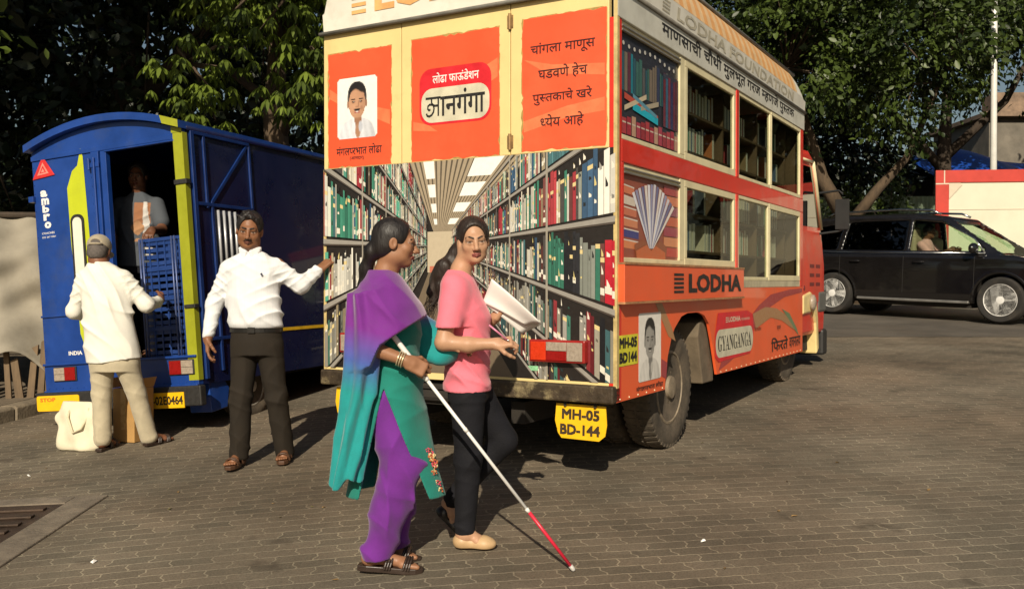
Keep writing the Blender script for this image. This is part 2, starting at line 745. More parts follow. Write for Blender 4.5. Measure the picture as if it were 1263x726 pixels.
# ------------------------------------------------------------------ ground, road, pavement
def ground_mat():
    m, nt, bs = _nodes('interlocking pavers')
    L = nt.links.new
    tc = N(nt, 'ShaderNodeTexCoord')
    mp = N(nt, 'ShaderNodeMapping')
    mp.inputs['Rotation'].default_value = (0, 0, R_(-9))
    L(tc.outputs['Object'], mp.inputs[0])
    nzw = N(nt, 'ShaderNodeTexNoise', i_Scale=2.2, i_Detail=2.0)
    L(mp.outputs[0], nzw.inputs['Vector'])
    va = N(nt, 'ShaderNodeVectorMath', operation='MULTIPLY_ADD')
    va.inputs[1].default_value = (.022, .022, 0)
    L(nzw.outputs['Color'], va.inputs[0])
    L(mp.outputs[0], va.inputs[2])
    sp = N(nt, 'ShaderNodeSeparateXYZ')
    L(va.outputs[0], sp.inputs[0])

    def tri(src, per, amp):
        a = N(nt, 'ShaderNodeMath', operation='PINGPONG', i_1=per / 2)
        L(src, a.inputs[0])
        b = N(nt, 'ShaderNodeMath', operation='MULTIPLY', i_1=amp / (per / 2))
        L(a.outputs[0], b.inputs[0])
        return b.outputs[0]
    bw, bh = .200, .097
    ax = N(nt, 'ShaderNodeMath', operation='ADD')
    L(sp.outputs[0], ax.inputs[0])
    a2 = N(nt, 'ShaderNodeMath', operation='ADD')
    L(tri(sp.outputs[1], bh * 2, .026), a2.inputs[0])
    L(tri(sp.outputs[1], bh * .66, .014), a2.inputs[1])
    L(a2.outputs[0], ax.inputs[1])
    ay = N(nt, 'ShaderNodeMath', operation='ADD')
    L(sp.outputs[1], ay.inputs[0])
    L(tri(sp.outputs[0], bh, .005), ay.inputs[1])
    cb = N(nt, 'ShaderNodeCombineXYZ')
    L(ax.outputs[0], cb.inputs[0])
    L(ay.outputs[0], cb.inputs[1])
    br = N(nt, 'ShaderNodeTexBrick', i_Scale=1.0)
    br.inputs['Brick Width'].default_value = bw
    br.inputs['Row Height'].default_value = bh
    br.inputs['Mortar Size'].default_value = .0052
    br.inputs['Mortar Smooth'].default_value = .35
    br.inputs['Color1'].default_value = (.176, .141, .105, 1)
    br.inputs['Color2'].default_value = (.130, .108, .081, 1)
    br.inputs['Mortar'].default_value = (.29, .243, .178, 1)
    L(cb.outputs[0], br.inputs['Vector'])
    n1 = N(nt, 'ShaderNodeTexNoise', i_Scale=.8, i_Detail=6.0, i_Roughness=.65)
    L(tc.outputs['Object'], n1.inputs['Vector'])
    r1 = N(nt, 'ShaderNodeMapRange', i_1=.32, i_2=.7, i_3=.58, i_4=1.30)
    L(n1.outputs[0], r1.inputs[0])
    n2 = N(nt, 'ShaderNodeTexNoise', i_Scale=95.0, i_Detail=5.0, i_Roughness=.7)
    L(tc.outputs['Object'], n2.inputs['Vector'])
    r2 = N(nt, 'ShaderNodeMapRange', i_1=.25, i_2=.75, i_3=.62, i_4=1.38)
    L(n2.outputs[0], r2.inputs[0])
    mm = N(nt, 'ShaderNodeMath', operation='MULTIPLY')
    L(r1.outputs[0], mm.inputs[0])
    L(r2.outputs[0], mm.inputs[1])
    # dust filling the joints in places
    n3 = N(nt, 'ShaderNodeTexNoise', i_Scale=1.7, i_Detail=5.0)
    mp3 = N(nt, 'ShaderNodeMapping')
    mp3.inputs['Location'].default_value = (7, 3, 0)
    L(tc.outputs['Object'], mp3.inputs[0])
    L(mp3.outputs[0], n3.inputs['Vector'])
    r3 = N(nt, 'ShaderNodeMapRange', i_1=.46, i_2=.70, i_3=0.0, i_4=.55)
    L(n3.outputs[0], r3.inputs[0])
    md = N(nt, 'ShaderNodeMix', data_type='RGBA')
    L(r3.outputs[0], md.inputs[0])
    L(br.outputs[0], md.inputs[6])
    md.inputs[7].default_value = (.155, .126, .093, 1)
    mx = N(nt, 'ShaderNodeMix', data_type='RGBA', blend_type='MULTIPLY')
    mx.inputs[0].default_value = 1
    L(md.outputs[2], mx.inputs[6])
    L(mm.outputs[0], mx.inputs[7])
    # pavers of two batches: warm brown and olive grey patches
    n5 = N(nt, 'ShaderNodeTexNoise', i_Scale=.55, i_Detail=4.0, i_Roughness=.6)
    mp5 = N(nt, 'ShaderNodeMapping')
    mp5.inputs['Location'].default_value = (13, -6, 0)
    L(tc.outputs['Object'], mp5.inputs[0])
    L(mp5.outputs[0], n5.inputs['Vector'])
    r5 = N(nt, 'ShaderNodeMapRange', i_1=.40, i_2=.60, i_3=0.0, i_4=1.0)
    L(n5.outputs[0], r5.inputs[0])
    t5 = N(nt, 'ShaderNodeMix', data_type='RGBA')
    L(r5.outputs[0], t5.inputs[0])
    t5.inputs[6].default_value = (1.03, 1.0, .95, 1)
    t5.inputs[7].default_value = (.97, 1.01, 1.0, 1)
    mh = N(nt, 'ShaderNodeMix', data_type='RGBA', blend_type='MULTIPLY')
    mh.inputs[0].default_value = 1
    L(mx.outputs[2], mh.inputs[6])
    L(t5.outputs[2], mh.inputs[7])
    mx = mh
    # dark drips and oil spots
    vo = N(nt, 'ShaderNodeTexNoise', i_Scale=3.1, i_Detail=3.0, i_Roughness=.5)
    mp4 = N(nt, 'ShaderNodeMapping')
    mp4.inputs['Location'].default_value = (-4, 11, 0)
    L(tc.outputs['Object'], mp4.inputs[0])
    L(mp4.outputs[0], vo.inputs['Vector'])
    r4 = N(nt, 'ShaderNodeMapRange', i_1=.66, i_2=.74, i_3=0.0, i_4=.55)
    L(vo.outputs[0], r4.inputs[0])
    ms = N(nt, 'ShaderNodeMix', data_type='RGBA')
    L(r4.outputs[0], ms.inputs[0])
    L(mx.outputs[2], ms.inputs[6])
    ms.inputs[7].default_value = (.05, .038, .028, 1)
    L(ms.outputs[2], bs.inputs['Base Color'])
    bs.inputs['Roughness'].default_value = .85
    bs.inputs['Specular IOR Level'].default_value = .25
    hh = N(nt, 'ShaderNodeMath', operation='MULTIPLY_ADD', i_1=-1.0, i_2=1.0)
    L(br.outputs['Fac'], hh.inputs[0])
    h2 = N(nt, 'ShaderNodeMath', operation='MULTIPLY_ADD', i_1=.5)
    L(n2.outputs[0], h2.inputs[0])
    L(hh.outputs[0], h2.inputs[2])
    bp = N(nt, 'ShaderNodeBump', i_Strength=.55, i_Distance=.006)
    L(h2.outputs[0], bp.inputs['Height'])
    L(bp.outputs[0], bs.inputs['Normal'])
    return m


def sheet(name, xs, ys, dz, m, label=None):
    V = [(x, y, G(x, y) + dz) for y in ys for x in xs]
    n = len(xs)
    F = [(j * n + i, j * n + i + 1, (j + 1) * n + i + 1, (j + 1) * n + i) for j in range(len(ys) - 1) for i in range(n - 1)]
    o = mesh_obj(name, V, F, m, smooth=True)
    return tag(o, kind='structure')


gx = [-260, -80, -40, -20, -12, -8] + [i * .4 for i in range(-15, 16)] + [8, 12, 20, 40, 80, 260]
gy = [-120, -40, -12, -6] + [i * .5 for i in range(-6, 50)] + [26, 30, 36, 50, 80, 140, 260]
sheet('ground', gx, gy, 0, ground_mat())
asph = mat('asphalt', (.095, .080, .063), .9, vary=.3, scale=1.2, bump=.5, bscale=160, dirt=(.13, .1, .07), dirt_amt=.6)
sheet('road', [3.2, 4, 5, 6, 8, 10, 14, 20, 30, 60], [13.6, 14, 15, 16, 17, 18, 19, 20, 20.8], .004, asph)

conc = mat('kerb concrete', (.2, .16, .11), .9, vary=.3, scale=6, bump=.5, bscale=50, dirt=(.06, .05, .035), dirt_amt=.8)
pave = mat('pavement slabs', (.16, .125, .085), .9, vary=.3, scale=3, bump=.4, bscale=40, dirt=(.07, .055, .04), dirt_amt=.7)


def kx(y):       # kerb line: runs away from the camera to the right
    return -4.62 + .30 * (y - 8.2)


mb = MB()
ys = [i * .5 for i in range(4, 60)]
V, F = [], []
for y in ys:
    for dx, dz in ((-9, .13), (-.16, .13)):
        x = kx(y) + dx
        V.append((x, y, G(kx(y), y) + dz))
for i in range(len(ys) - 1):
    F.append((2 * i, 2 * i + 1, 2 * i + 3, 2 * i + 2))
mb.add(V, F)
tag(mb.build('pavement', pave), kind='structure')
mb = MB()
for i in range(len(ys) - 1):
    y0, y1 = ys[i] + .006, ys[i + 1] - .006
    dz = .135 + random.uniform(-.012, .012)
    dx = random.uniform(-.012, .012)
    V = []
    for y in (y0, y1):
        x, g = kx(y) + dx, G(kx(y), y)
        V += [(x - .16, y, g - .1), (x, y, g - .1), (x, y, g + dz - .02), (x - .02, y, g + dz), (x - .16, y, g + dz)]
    F = [(0, 1, 2, 3, 4), (9, 8, 7, 6, 5)] + [(k, 5 + k, 5 + (k + 1) % 5, (k + 1) % 5) for k in range(5)]
    mb.add(V, F)
tag(mb.build('kerb', conc, bevel=.006), kind='structure')

# ------------------------------------------------------------------ drain cover, bottom left
dx0, dx1, dy0, dy1 = -4.2, -2.70, 4.55, 5.62
steel = mat('rusty steel plate', (.075, .05, .035), .6, .5, vary=.35, scale=7, bump=.3, bscale=40, dirt=(.03, .022, .018))
cover = empty('drain_cover', (dx1, dy0, G(dx1, dy0)), label='dark rusty drain cover with bars set in a pale concrete surround', cat='drain cover')


def slab(m, x0, x1, y0, y1, z0, z1):
    V = []
    for z in (z0, z1):
        for x, y in ((x0, y0), (x1, y0), (x1, y1), (x0, y1)):
            V.append((x - dx1, y - dy0, G(x, y) + z - G(dx1, dy0)))
    m.add(V, [(0, 3, 2, 1), (4, 5, 6, 7), (0, 1, 5, 4), (1, 2, 6, 5), (2, 3, 7, 6), (3, 0, 4, 7)])


mb = MB()
slab(mb, dx1, dx1 + .2, dy0 - .3, dy1 + .14, -.05, .012)
slab(mb, dx0 - .2, dx1 - .002, dy1, dy1 + .14, -.05, .011)
mb.build('surround', mat('worn drain concrete', (.165, .135, .10), .9, vary=.35, scale=6, bump=.5, bscale=50, dirt=(.08, .065, .05), dirt_amt=.8), cover, bevel=.008)
mb = MB()
slab(mb, dx0, dx1 - .004, dy0 - .3, dy1 - .004, -.05, .005)
mb.build('plate', steel, cover)
for k in range(9):
    mb = MB()
    y = dy0 - .2 + k * .14
    slab(mb, dx0 + .05, dx1 - .06, y, y + .05, .006, .02)
    mb.build('bar', steel, cover, bevel=.004)

# ------------------------------------------------------------------ foliage
BARK = mat('bark', (.085, .058, .035), .95, vary=.35, scale=10, bump=.9, bscale=24, stretch=(1, 1, .35))
BARK_D = mat('dark bark', (.055, .04, .028), .95, vary=.35, scale=10, bump=.9, bscale=24, stretch=(1, 1, .35))
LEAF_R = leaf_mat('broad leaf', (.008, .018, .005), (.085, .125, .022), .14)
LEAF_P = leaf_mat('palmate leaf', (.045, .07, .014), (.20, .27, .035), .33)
LEAF_D = leaf_mat('deep shade leaf', (.006, .011, .004), (.018, .030, .008), .05)  # leaf colour darkened to hold the shade of the background trees


def leaves(name, cen, dirn, nrm, ln, wd, m, parent, shade):
    """n leaves: base at cen, pointing along dirn, face normal nrm; six-point blades folded along the midrib and drooping"""
    n = len(cen)
    dirn = dirn / np.linalg.norm(dirn, axis=1)[:, None]
    side = np.cross(dirn, nrm)
    side /= np.linalg.norm(side, axis=1)[:, None] + 1e-9
    nn = np.cross(side, dirn)
    ln, wd = ln[:, None], wd[:, None]
    p0 = cen
    p1 = cen + dirn * ln * .4 + side * wd * .5 + nn * wd * .12
    p2 = cen + dirn * ln * .75 + side * wd * .36 - nn * ln * .04
    p3 = cen + dirn * ln - nn * ln * .14
    p4 = cen + dirn * ln * .75 - side * wd * .36 - nn * ln * .04
    p5 = cen + dirn * ln * .4 - side * wd * .5 + nn * wd * .12
    pm = cen + dirn * ln * .5 - nn * wd * .1
    V = np.stack([p0, p1, p2, p3, p4, p5, pm], 1).reshape(-1, 3)
    b = (np.arange(n) * 7)[:, None]
    F = np.concatenate([b + np.array([[0, 1, 2, 6]]), b + np.array([[6, 2, 3, 4]]), b + np.array([[0, 6, 4, 5]])], 1).reshape(-1, 4)
    C = np.repeat(shade, 7)[:, None] * np.ones(3)
    return np_mesh(name, V, F, m, parent, C, smooth=False)


def unit(n):
    v = rng.normal(size=(n, 3))
    return v / np.linalg.norm(v, axis=1)[:, None]


def crown(blobs, ncl, per, spread, size, m, parent, style='broad', shell=.55, name='crown', light=(0, 1)):
    B = np.array(blobs, float)
    vol = B[:, 3] * B[:, 4] * B[:, 5]
    idx = rng.choice(len(B), ncl, p=(vol ** .75) / (vol ** .75).sum())
    d = unit(ncl)
    r = rng.uniform(shell ** 3, 1, ncl) ** (1 / 3)
    cc = B[idx, :3] + d * r[:, None] * B[idx, 3:6]
    if style == 'broad':
        n = ncl * per
        c = np.repeat(cc, per, 0)
        off = rng.normal(size=(n, 3)) * spread
        cen = c + off
        out = np.repeat(d, per, 0) * .7 + unit(n) * .8 + np.array([0, -.15, -.25])
        nr = unit(n) * .8 + np.array([0, -.25, .75])
        ln = size * rng.uniform(.5, 1.5, n)
        wd = ln * rng.uniform(.42, .6, n)
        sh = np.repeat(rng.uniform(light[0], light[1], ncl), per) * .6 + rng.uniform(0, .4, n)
    else:                       # drooping fans of seven to nine leaflets
        k = 8
        n = ncl * per * k
        tip = np.repeat(cc, per, 0) + rng.normal(size=(ncl * per, 3)) * spread
        ax = np.repeat(tip, k, 0)
        th = np.tile(np.arange(k) * 2 * PI / k, ncl * per) + np.repeat(rng.uniform(0, 6, ncl * per), k)
        tilt = np.repeat(rng.uniform(-.35, .25, ncl * per), k)
        dz = -1.0 + tilt + rng.uniform(-.15, .15, n)
        out = np.stack([np.cos(th), np.sin(th), dz], 1)
        cen = ax + out * .012
        nr = np.stack([np.cos(th) * .5, np.sin(th) * .5, np.ones(n)], 1)
        ln = np.repeat(size * rng.uniform(.75, 1.2, ncl * per), k) * rng.uniform(.85, 1.1, n)
        wd = ln * .27
        sh = np.repeat(rng.uniform(light[0], light[1], ncl * per), k) * .8 + rng.uniform(0, .2, n)
    leaves(name, cen, out, nr, ln, wd, m, parent, sh)
    return cc


def tree(label, base, trunk, r0, limbs, blobs, ncl, per, spread, size, m, bark, style='broad', name='broadleaf_tree', group=None, shell=.55, twigs=40, light=(0, 1)):
    bx, by = base
    t = empty(name, (bx, by, G(bx, by)), label=label, cat='tree', group=group)
    mb = MB()
    k = len(trunk)
    pts = [(0, 0, -.2)] + list(trunk)
    mb.tube(pts, [r0 * 1.35] + [r0 * (1 - .55 * i / max(1, k - 1)) for i in range(k)], 12)
    for i, lb in enumerate(limbs):
        rr = lb[0]
        mb.tube(lb[1:], [rr * (1 - .6 * j / (len(lb) - 2)) for j in range(len(lb) - 1)], 9)
    cc = crown(blobs, ncl, per, spread, size, m, t, style, shell, light=light)
    ends = [Vector(lb[-1]) for lb in limbs] + [Vector(trunk[-1])]
    for q in cc[rng.choice(len(cc), min(twigs, len(cc)), replace=False)]:
        q = Vector(q)
        e = min(ends, key=lambda p: (p - q).length)
        md = e.lerp(q, .5) + Vector((random.uniform(-.2, .2), random.uniform(-.2, .2), random.uniform(0, .3)))
        mb.tube([e, md, q], [.035, .022, .008], 5)
    mb.build('trunk', bark, t, smooth=True)
    return t


# right-hand side: sunlit forked tree behind the car, darker trees around it
tree('big broadleaf tree with forked trunk rising behind the black car', (8.15, 22.2), [(0, 0, .8), (-.1, 0, 1.6), (-.25, .1, 2.2)], .34,
     [(.20, (-.2, .05, 2.0), (-.75, .1, 3.0), (-1.0, .2, 4.0), (-1.6, .1, 5.6)), (.15, (-.1, 0, 1.9), (.5, -.1, 2.7), (1.2, -.2, 3.5), (1.9, -.2, 5.2)),],
     [(-1.4, -.6, 6.2, 2.2, 1.8, 2.0), (.8, -.8, 6.0, 2.1, 1.8, 1.8), (-.2, -.4, 7.8, 2.6, 2.0, 1.6), (2.2, .3, 5.8, 1.4, 1.2, 1.3), (-2.3, -.6, 4.3, 1.1, 1.1, 1.0), (.6, -.9, 4.3, 1.0, .9, .7), (3.0, .4, 7.2, 1.6, 1.2, 1.4)],
     300, 76, .19, .15, LEAF_R, BARK, shell=.4, light=(-.15, 1))
tree('dark tall tree with dense crown above the red bordered hoarding', (12.6, 27.5), [(0, 0, 2), (.1, 0, 4), (.2, 0, 6)], .3,
     [(.15, (.1, 0, 3.8), (-1.5, -.2, 5.5), (-2.4, -.3, 7.0)), (.15, (.15, 0, 4.2), (1.8, -.2, 5.8), (2.8, -.2, 7.6))],
     [(0, 0, 8.0, 3.2, 2.2, 2.2), (-2.8, 0, 6.8, 2.2, 1.8, 1.8), (2.6, 0, 9.0, 2.2, 1.8, 1.7), (-1.2, -.3, 10.2, 2.8, 2, 2), (2.9, -.2, 6.2, 1.2, 1.2, .8)],
     420, 46, .26, .16, LEAF_R, BARK_D, shell=.35, light=(0, .5))
tree('shadowy tree filling the gap between the bus cab and the forked tree', (5.0, 24.5), [(0, 0, 2), (.1, 0, 3.6)], .26,
     [(.14, (.05, 0, 3.0), (-1.2, 0, 5.0), (-1.8, 0, 7.0)), (.14, (.1, 0, 3.4), (1.0, 0, 5.2), (1.3, 0, 7.2))],
     [(0, 0, 5.0, 2.2, 1.6, 2.0), (-1.8, 0, 7.2, 2.2, 1.6, 2.0), (1.2, 0, 7.6, 2.2, 1.6, 2.0), (0, 0, 9.4, 2.6, 1.8, 1.6), (.2, -.3, 2.6, 1.6, 1.0, 1.0)],
     480, 46, .25, .15, LEAF_R, BARK_D, shell=.3, light=(0, .55))
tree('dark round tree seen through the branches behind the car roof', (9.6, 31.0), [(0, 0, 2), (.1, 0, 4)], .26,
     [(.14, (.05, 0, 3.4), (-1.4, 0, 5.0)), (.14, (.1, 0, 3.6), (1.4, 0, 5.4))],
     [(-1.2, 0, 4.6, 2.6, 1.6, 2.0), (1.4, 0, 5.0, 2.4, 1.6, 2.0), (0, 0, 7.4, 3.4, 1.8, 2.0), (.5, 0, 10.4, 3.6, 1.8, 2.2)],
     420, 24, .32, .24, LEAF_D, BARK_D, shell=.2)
tree('small leafy bush tree growing beside the green corrugated fence', (9.3, 24.6), [(0, 0, .6), (.05, 0, 1.2)], .08,
     [(.04, (0, 0, .9), (-.3, 0, 1.6)), (.04, (0, 0, 1.0), (.35, -.1, 1.9))],
     [(0, 0, 1.9, .8, .6, .8), (.5, 0, 2.6, .6, .5, .55), (-.4, -.1, 2.5, .6, .5, .5)], 80, 22, .16, .15, LEAF_R, BARK_D, name='bush_tree', shell=.2)

# left-hand side: drooping palmate foliage above the blue truck and black-green trees behind
tree('palmate leaved tree with drooping green fans beside the bus top', (-3.0, 12.2), [(0, 0, 1.6), (-.1, 0, 3.2), (0, -.1, 4.6)], .2,
     [(.07, (0, 0, 2.9), (.35, -.5, 3.35), (.75, -.9, 3.5)), (.07, (-.1, 0, 3.3), (-.5, -.6, 3.6), (-.9, -1.0, 3.6)), (.08, (0, -.1, 4.2), (.6, -.6, 4.9), (1.0, -1.0, 5.2)), (.07, (0, -.1, 3.9), (.1, -.7, 4.4), (.3, -1.2, 4.5))],
     [(.65, -.95, 3.35, .55, .35, .32), (-.75, -1.0, 3.45, .45, .35, .35), (.2, -1.0, 4.15, .8, .45, .5), (.55, -.8, 5.1, .95, .6, .6), (-.6, -.4, 4.9, .8, .6, .7), (.3, -.3, 6.2, 1.2, .8, .8), (.55, -.4, 4.1, .5, .4, 1.0)],
     165, 5, .2, .185, LEAF_P, BARK, 'palmate', 'palmate_tree', shell=.3, twigs=60)
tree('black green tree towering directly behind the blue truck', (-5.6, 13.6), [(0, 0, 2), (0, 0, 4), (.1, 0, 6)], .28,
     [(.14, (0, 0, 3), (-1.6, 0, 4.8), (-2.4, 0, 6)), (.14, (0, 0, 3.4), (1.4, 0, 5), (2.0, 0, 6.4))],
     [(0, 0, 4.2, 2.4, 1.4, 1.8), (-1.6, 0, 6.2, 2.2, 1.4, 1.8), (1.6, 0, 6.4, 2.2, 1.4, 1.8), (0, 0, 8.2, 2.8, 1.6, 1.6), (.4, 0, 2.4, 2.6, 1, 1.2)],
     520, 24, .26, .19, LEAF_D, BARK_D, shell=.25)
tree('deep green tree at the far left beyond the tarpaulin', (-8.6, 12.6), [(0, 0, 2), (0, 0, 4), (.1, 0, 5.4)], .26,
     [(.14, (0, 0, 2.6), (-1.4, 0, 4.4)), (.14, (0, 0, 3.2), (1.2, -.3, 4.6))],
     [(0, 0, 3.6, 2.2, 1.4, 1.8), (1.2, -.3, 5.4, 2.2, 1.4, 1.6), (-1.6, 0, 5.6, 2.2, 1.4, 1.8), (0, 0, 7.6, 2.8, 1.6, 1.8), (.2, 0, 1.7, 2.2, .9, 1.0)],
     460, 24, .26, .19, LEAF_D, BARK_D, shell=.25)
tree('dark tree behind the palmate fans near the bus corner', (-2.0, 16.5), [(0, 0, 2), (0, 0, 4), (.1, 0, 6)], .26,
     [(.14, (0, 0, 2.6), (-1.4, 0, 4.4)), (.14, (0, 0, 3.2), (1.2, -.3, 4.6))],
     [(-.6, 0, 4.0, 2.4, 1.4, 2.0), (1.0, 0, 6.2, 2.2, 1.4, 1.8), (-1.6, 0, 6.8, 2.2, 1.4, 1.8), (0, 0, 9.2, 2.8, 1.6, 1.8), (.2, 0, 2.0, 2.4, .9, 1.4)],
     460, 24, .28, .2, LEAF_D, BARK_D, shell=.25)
tree('leafy branch tree hanging pale leaves into the upper left corner', (-6.9, 9.9), [(0, 0, 1.6), (.1, 0, 3.2), (.3, -.2, 4.6)], .14,
     [(.06, (.1, 0, 3.0), (.7, -.4, 3.6), (1.2, -.6, 3.7)), (.06, (.2, -.1, 3.8), (1.2, -.5, 4.6), (2.2, -.8, 5.0))],
     [(1.2, -.5, 3.7, .5, .4, .45), (2.0, -.6, 5.1, 1.3, .6, .5), (.4, -.2, 5.2, 1.2, .8, .8), (.2, 0, 4.2, .8, .6, .7), (3.6, -.6, 5.6, 1.2, .6, .5)],
     90, 20, .24, .16, LEAF_P, BARK_D, shell=.2, light=(0, .6))

# far wood closing the view (reads as one mass)
fb = [(x, 36 + 2 * math.sin(x), 4.6 + 1.2 * math.sin(x * .7 + 1), 3.2, 2, 4.8) for x in np.arange(-30, 13, 3.2)] + [(x, 46, 4, 3.6, 2, 3.6) for x in np.arange(14, 44, 4)] + [(x, 18.5, 2.6, 1.8, .8, 2.4) for x in np.arange(-16, 1, 1.7)] + [(x, 20 + math.sin(x * 3), 7.6, 2.0, .9, 2.6) for x in np.arange(-16, 1.5, 1.7)]
crown(fb, 2600, 18, .5, .42, LEAF_D, None, shell=.0, name='far_wood')
tag(bpy.data.objects['far_wood'], 'dark mass of distant trees closing the view', None, None, 'stuff')

# unseen tree added by the camera: its crown shades the trees beyond the truck
tree('tall shade tree added out of view to the left of the camera', (-11.5, .5), [(0, 0, 3), (.2, 0, 6), (.4, 0, 8.6)], .32,
     [(.16, (.3, 0, 7), (-2, .5, 9.5), (-3, 1, 11)), (.16, (.4, 0, 8), (2.2, 0, 10), (3.6, 0, 11.5))],
     [(1.5, 0, 11.6, 3.6, 2.4, 2.3), (-2.5, .5, 11.2, 3.6, 2.4, 2.3), (0, .5, 14.2, 5.0, 2.6, 2.2), (3.6, 0, 13.4, 2.2, 2.2, 2.0), (-4.8, 0, 9.2, 2.4, 2, 2.0)],
     500, 24, .35, .36, LEAF_R, BARK_D, shell=.1)

for bx_, by_, lb in ((17.5, 24.0, 'dense green tree added unseen behind the hoarding end for the bus window reflections'), (21.5, 19.0, 'broad green tree added unseen at the far right for the bus window reflections'), (22.5, 29.0, 'tall green tree added unseen farthest right for the bus window reflections')):  # unseen trees added to give the bus windows a dark reflection
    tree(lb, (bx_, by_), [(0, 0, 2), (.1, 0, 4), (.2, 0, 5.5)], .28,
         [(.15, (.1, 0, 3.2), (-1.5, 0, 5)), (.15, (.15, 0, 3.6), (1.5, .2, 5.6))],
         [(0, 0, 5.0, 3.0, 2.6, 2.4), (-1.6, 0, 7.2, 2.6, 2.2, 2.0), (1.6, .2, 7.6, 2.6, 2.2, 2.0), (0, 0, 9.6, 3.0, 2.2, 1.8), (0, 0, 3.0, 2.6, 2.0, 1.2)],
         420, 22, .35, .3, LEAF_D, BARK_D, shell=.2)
# ------------------------------------------------------------------ the mobile-library bus
W2, BL = 1.125, 4.77
ORANGE = mat('orange vinyl', (.86, .125, .035), .38, vary=.07, scale=2.5, coat=.25, dirt=(.42, .12, .05), dirt_amt=.35, dirt_lo=.55)
PANEL_O = mat('orange red poster vinyl', (.86, .10, .035), .42, vary=.05, scale=2.5, dirt=(.9, .2, .08), dirt_amt=.3, dirt_lo=.5)
RED = mat('red body paint', (.68, .035, .018), .35, vary=.1, scale=4, coat=.3, dirt=(.3, .05, .03), dirt_amt=.4, dirt_lo=.58)
CREAM = mat('yellow cream paint', (.78, .61, .27), .45, vary=.06, scale=3, coat=.15, dirt=(.42, .30, .12), dirt_amt=.55, dirt_lo=.54)
FRAME = mat('cream window frame', (.72, .64, .40), .45, vary=.08, scale=8, dirt=(.35, .28, .16), dirt_amt=.4)
WHITE = mat('white sign paint', (.74, .71, .62), .45, vary=.07, scale=5, dirt=(.42, .36, .25), dirt_amt=.45)
GREYW = mat('weathered white band', (.58, .57, .50), .5, vary=.1, scale=5, dirt=(.33, .3, .22), dirt_amt=.5)
BLACK = mat('black lettering', (.018, .016, .016), .5, vary=.2, scale=30)
DARK = mat('dark rubber seal', (.02, .019, .018), .6, vary=.2, scale=30)
UNDER = mat('underbody grime', (.022, .018, .014), .9, vary=.4, scale=9, bump=.3)
RUST = mat('rusty chipped bumper', (.055, .038, .022), .65, .2, vary=.45, scale=11, bump=.6, bscale=30, dirt=(.52, .42, .22), dirt_amt=.85, dirt_lo=.545)
PLATE = mat('yellow number plate', (.86, .50, .01), .4, vary=.06, scale=8, dirt=(.5, .3, .03), dirt_amt=.4)
TYRE = mat('dusty tyre rubber', (.070, .056, .040), .95, vary=.35, scale=6, bump=.4, bscale=60, dirt=(.17, .13, .09), dirt_amt=.8, dirt_lo=.45)
HUB = mat('dusty steel wheel', (.25, .20, .14), .7, .15, vary=.3, scale=14, bump=.3, dirt=(.06, .045, .03), dirt_amt=.6)
WOODI = mat('brown interior board', (.105, .062, .034), .6, vary=.25, scale=6, stretch=(1, .3, 1))
GLASS = glass_mat('bus window glass', (.74, .77, .71), .012, .42, .0)
INK = mat('printed colours', attr=True, rough=.38, vary=.05, scale=30, coat=.2)
PAPERW = mat('printed white', (.82, .80, .76), .45, vary=.03)
LENS_R = mat('red lamp lens', (.26, .004, .003), .35, vary=.2, scale=90, coat=.1)
LENS_O = mat('amber lamp lens', (.60, .035, .005), .35, vary=.12, scale=60, coat=.1)
LENS_W = mat('clear lamp lens', (.34, .28, .22), .3, vary=.2, scale=50, coat=.2)
BUSO = (-.357, 6.06, .302)
bus = empty('library_bus', BUSO, (0, 0, R_(-30)), 'orange and yellow mobile library bus with a corridor of bookshelves pictured on its back', 'bus')
X, Y, Z = Vector((1, 0, 0)), Vector((0, 1, 0)), Vector((0, 0, 1))
e = .003


A3 = lambda *v: np.array(v, float)


def side(m, pts, x=W2, d=.02):
    """polygon (y, z) on the right flank, d thick inwards from x"""
    return m.prism(pts, (x, 0, 0), Y, Z, (-d, 0, 0))


def back(m, pts, y=0.0, d=.02):
    """polygon (x, z) on the rear, d thick inwards from y"""
    return m.prism(pts, (0, y, 0), X, Z, (0, d, 0))


def rc(a, b, c, d):
    return [(a, b), (c, b), (c, d), (a, d)]


# roof: profile across (x, z) swept along y, with rounded shoulders
def roof_prof(ins):
    P = [(W2 - ins, 2.94)]
    P += [(W2 - ins + .012, 3.09)]
    P += [(W2 - ins - .005, 3.10), (W2 - ins - .025, 3.18), (W2 - ins - .055, 3.26), (W2 - ins - .10, 3.32), (W2 - ins - .2, 3.365)]
    P += [(.5, 3.41), (0, 3.425)]
    return P + [(-x, z) for x, z in P[-2::-1]]


mb = MB()
P0 = roof_prof(0)
secs = [(-.012, .93), (.0, 1.0), (4.55, 1.0), (4.72, .97), (4.86, .86)]
n = len(P0)
V = []
for y, k in secs:
    V += [(x * (1 if k > .99 else .99), y, 2.94 + (z - 2.94) * k) for x, z in P0]
F = [(i * n + j, i * n + j + 1, (i + 1) * n + j + 1, (i + 1) * n + j) for i in range(len(secs) - 1) for j in range(n - 1)]
F += [tuple(range(n - 1, -1, -1)), tuple((len(secs) - 1) * n + j for j in range(n))]
mb.add(V, F)
mb.build('roof', WHITE, bus, smooth=True, auto=R_(35))
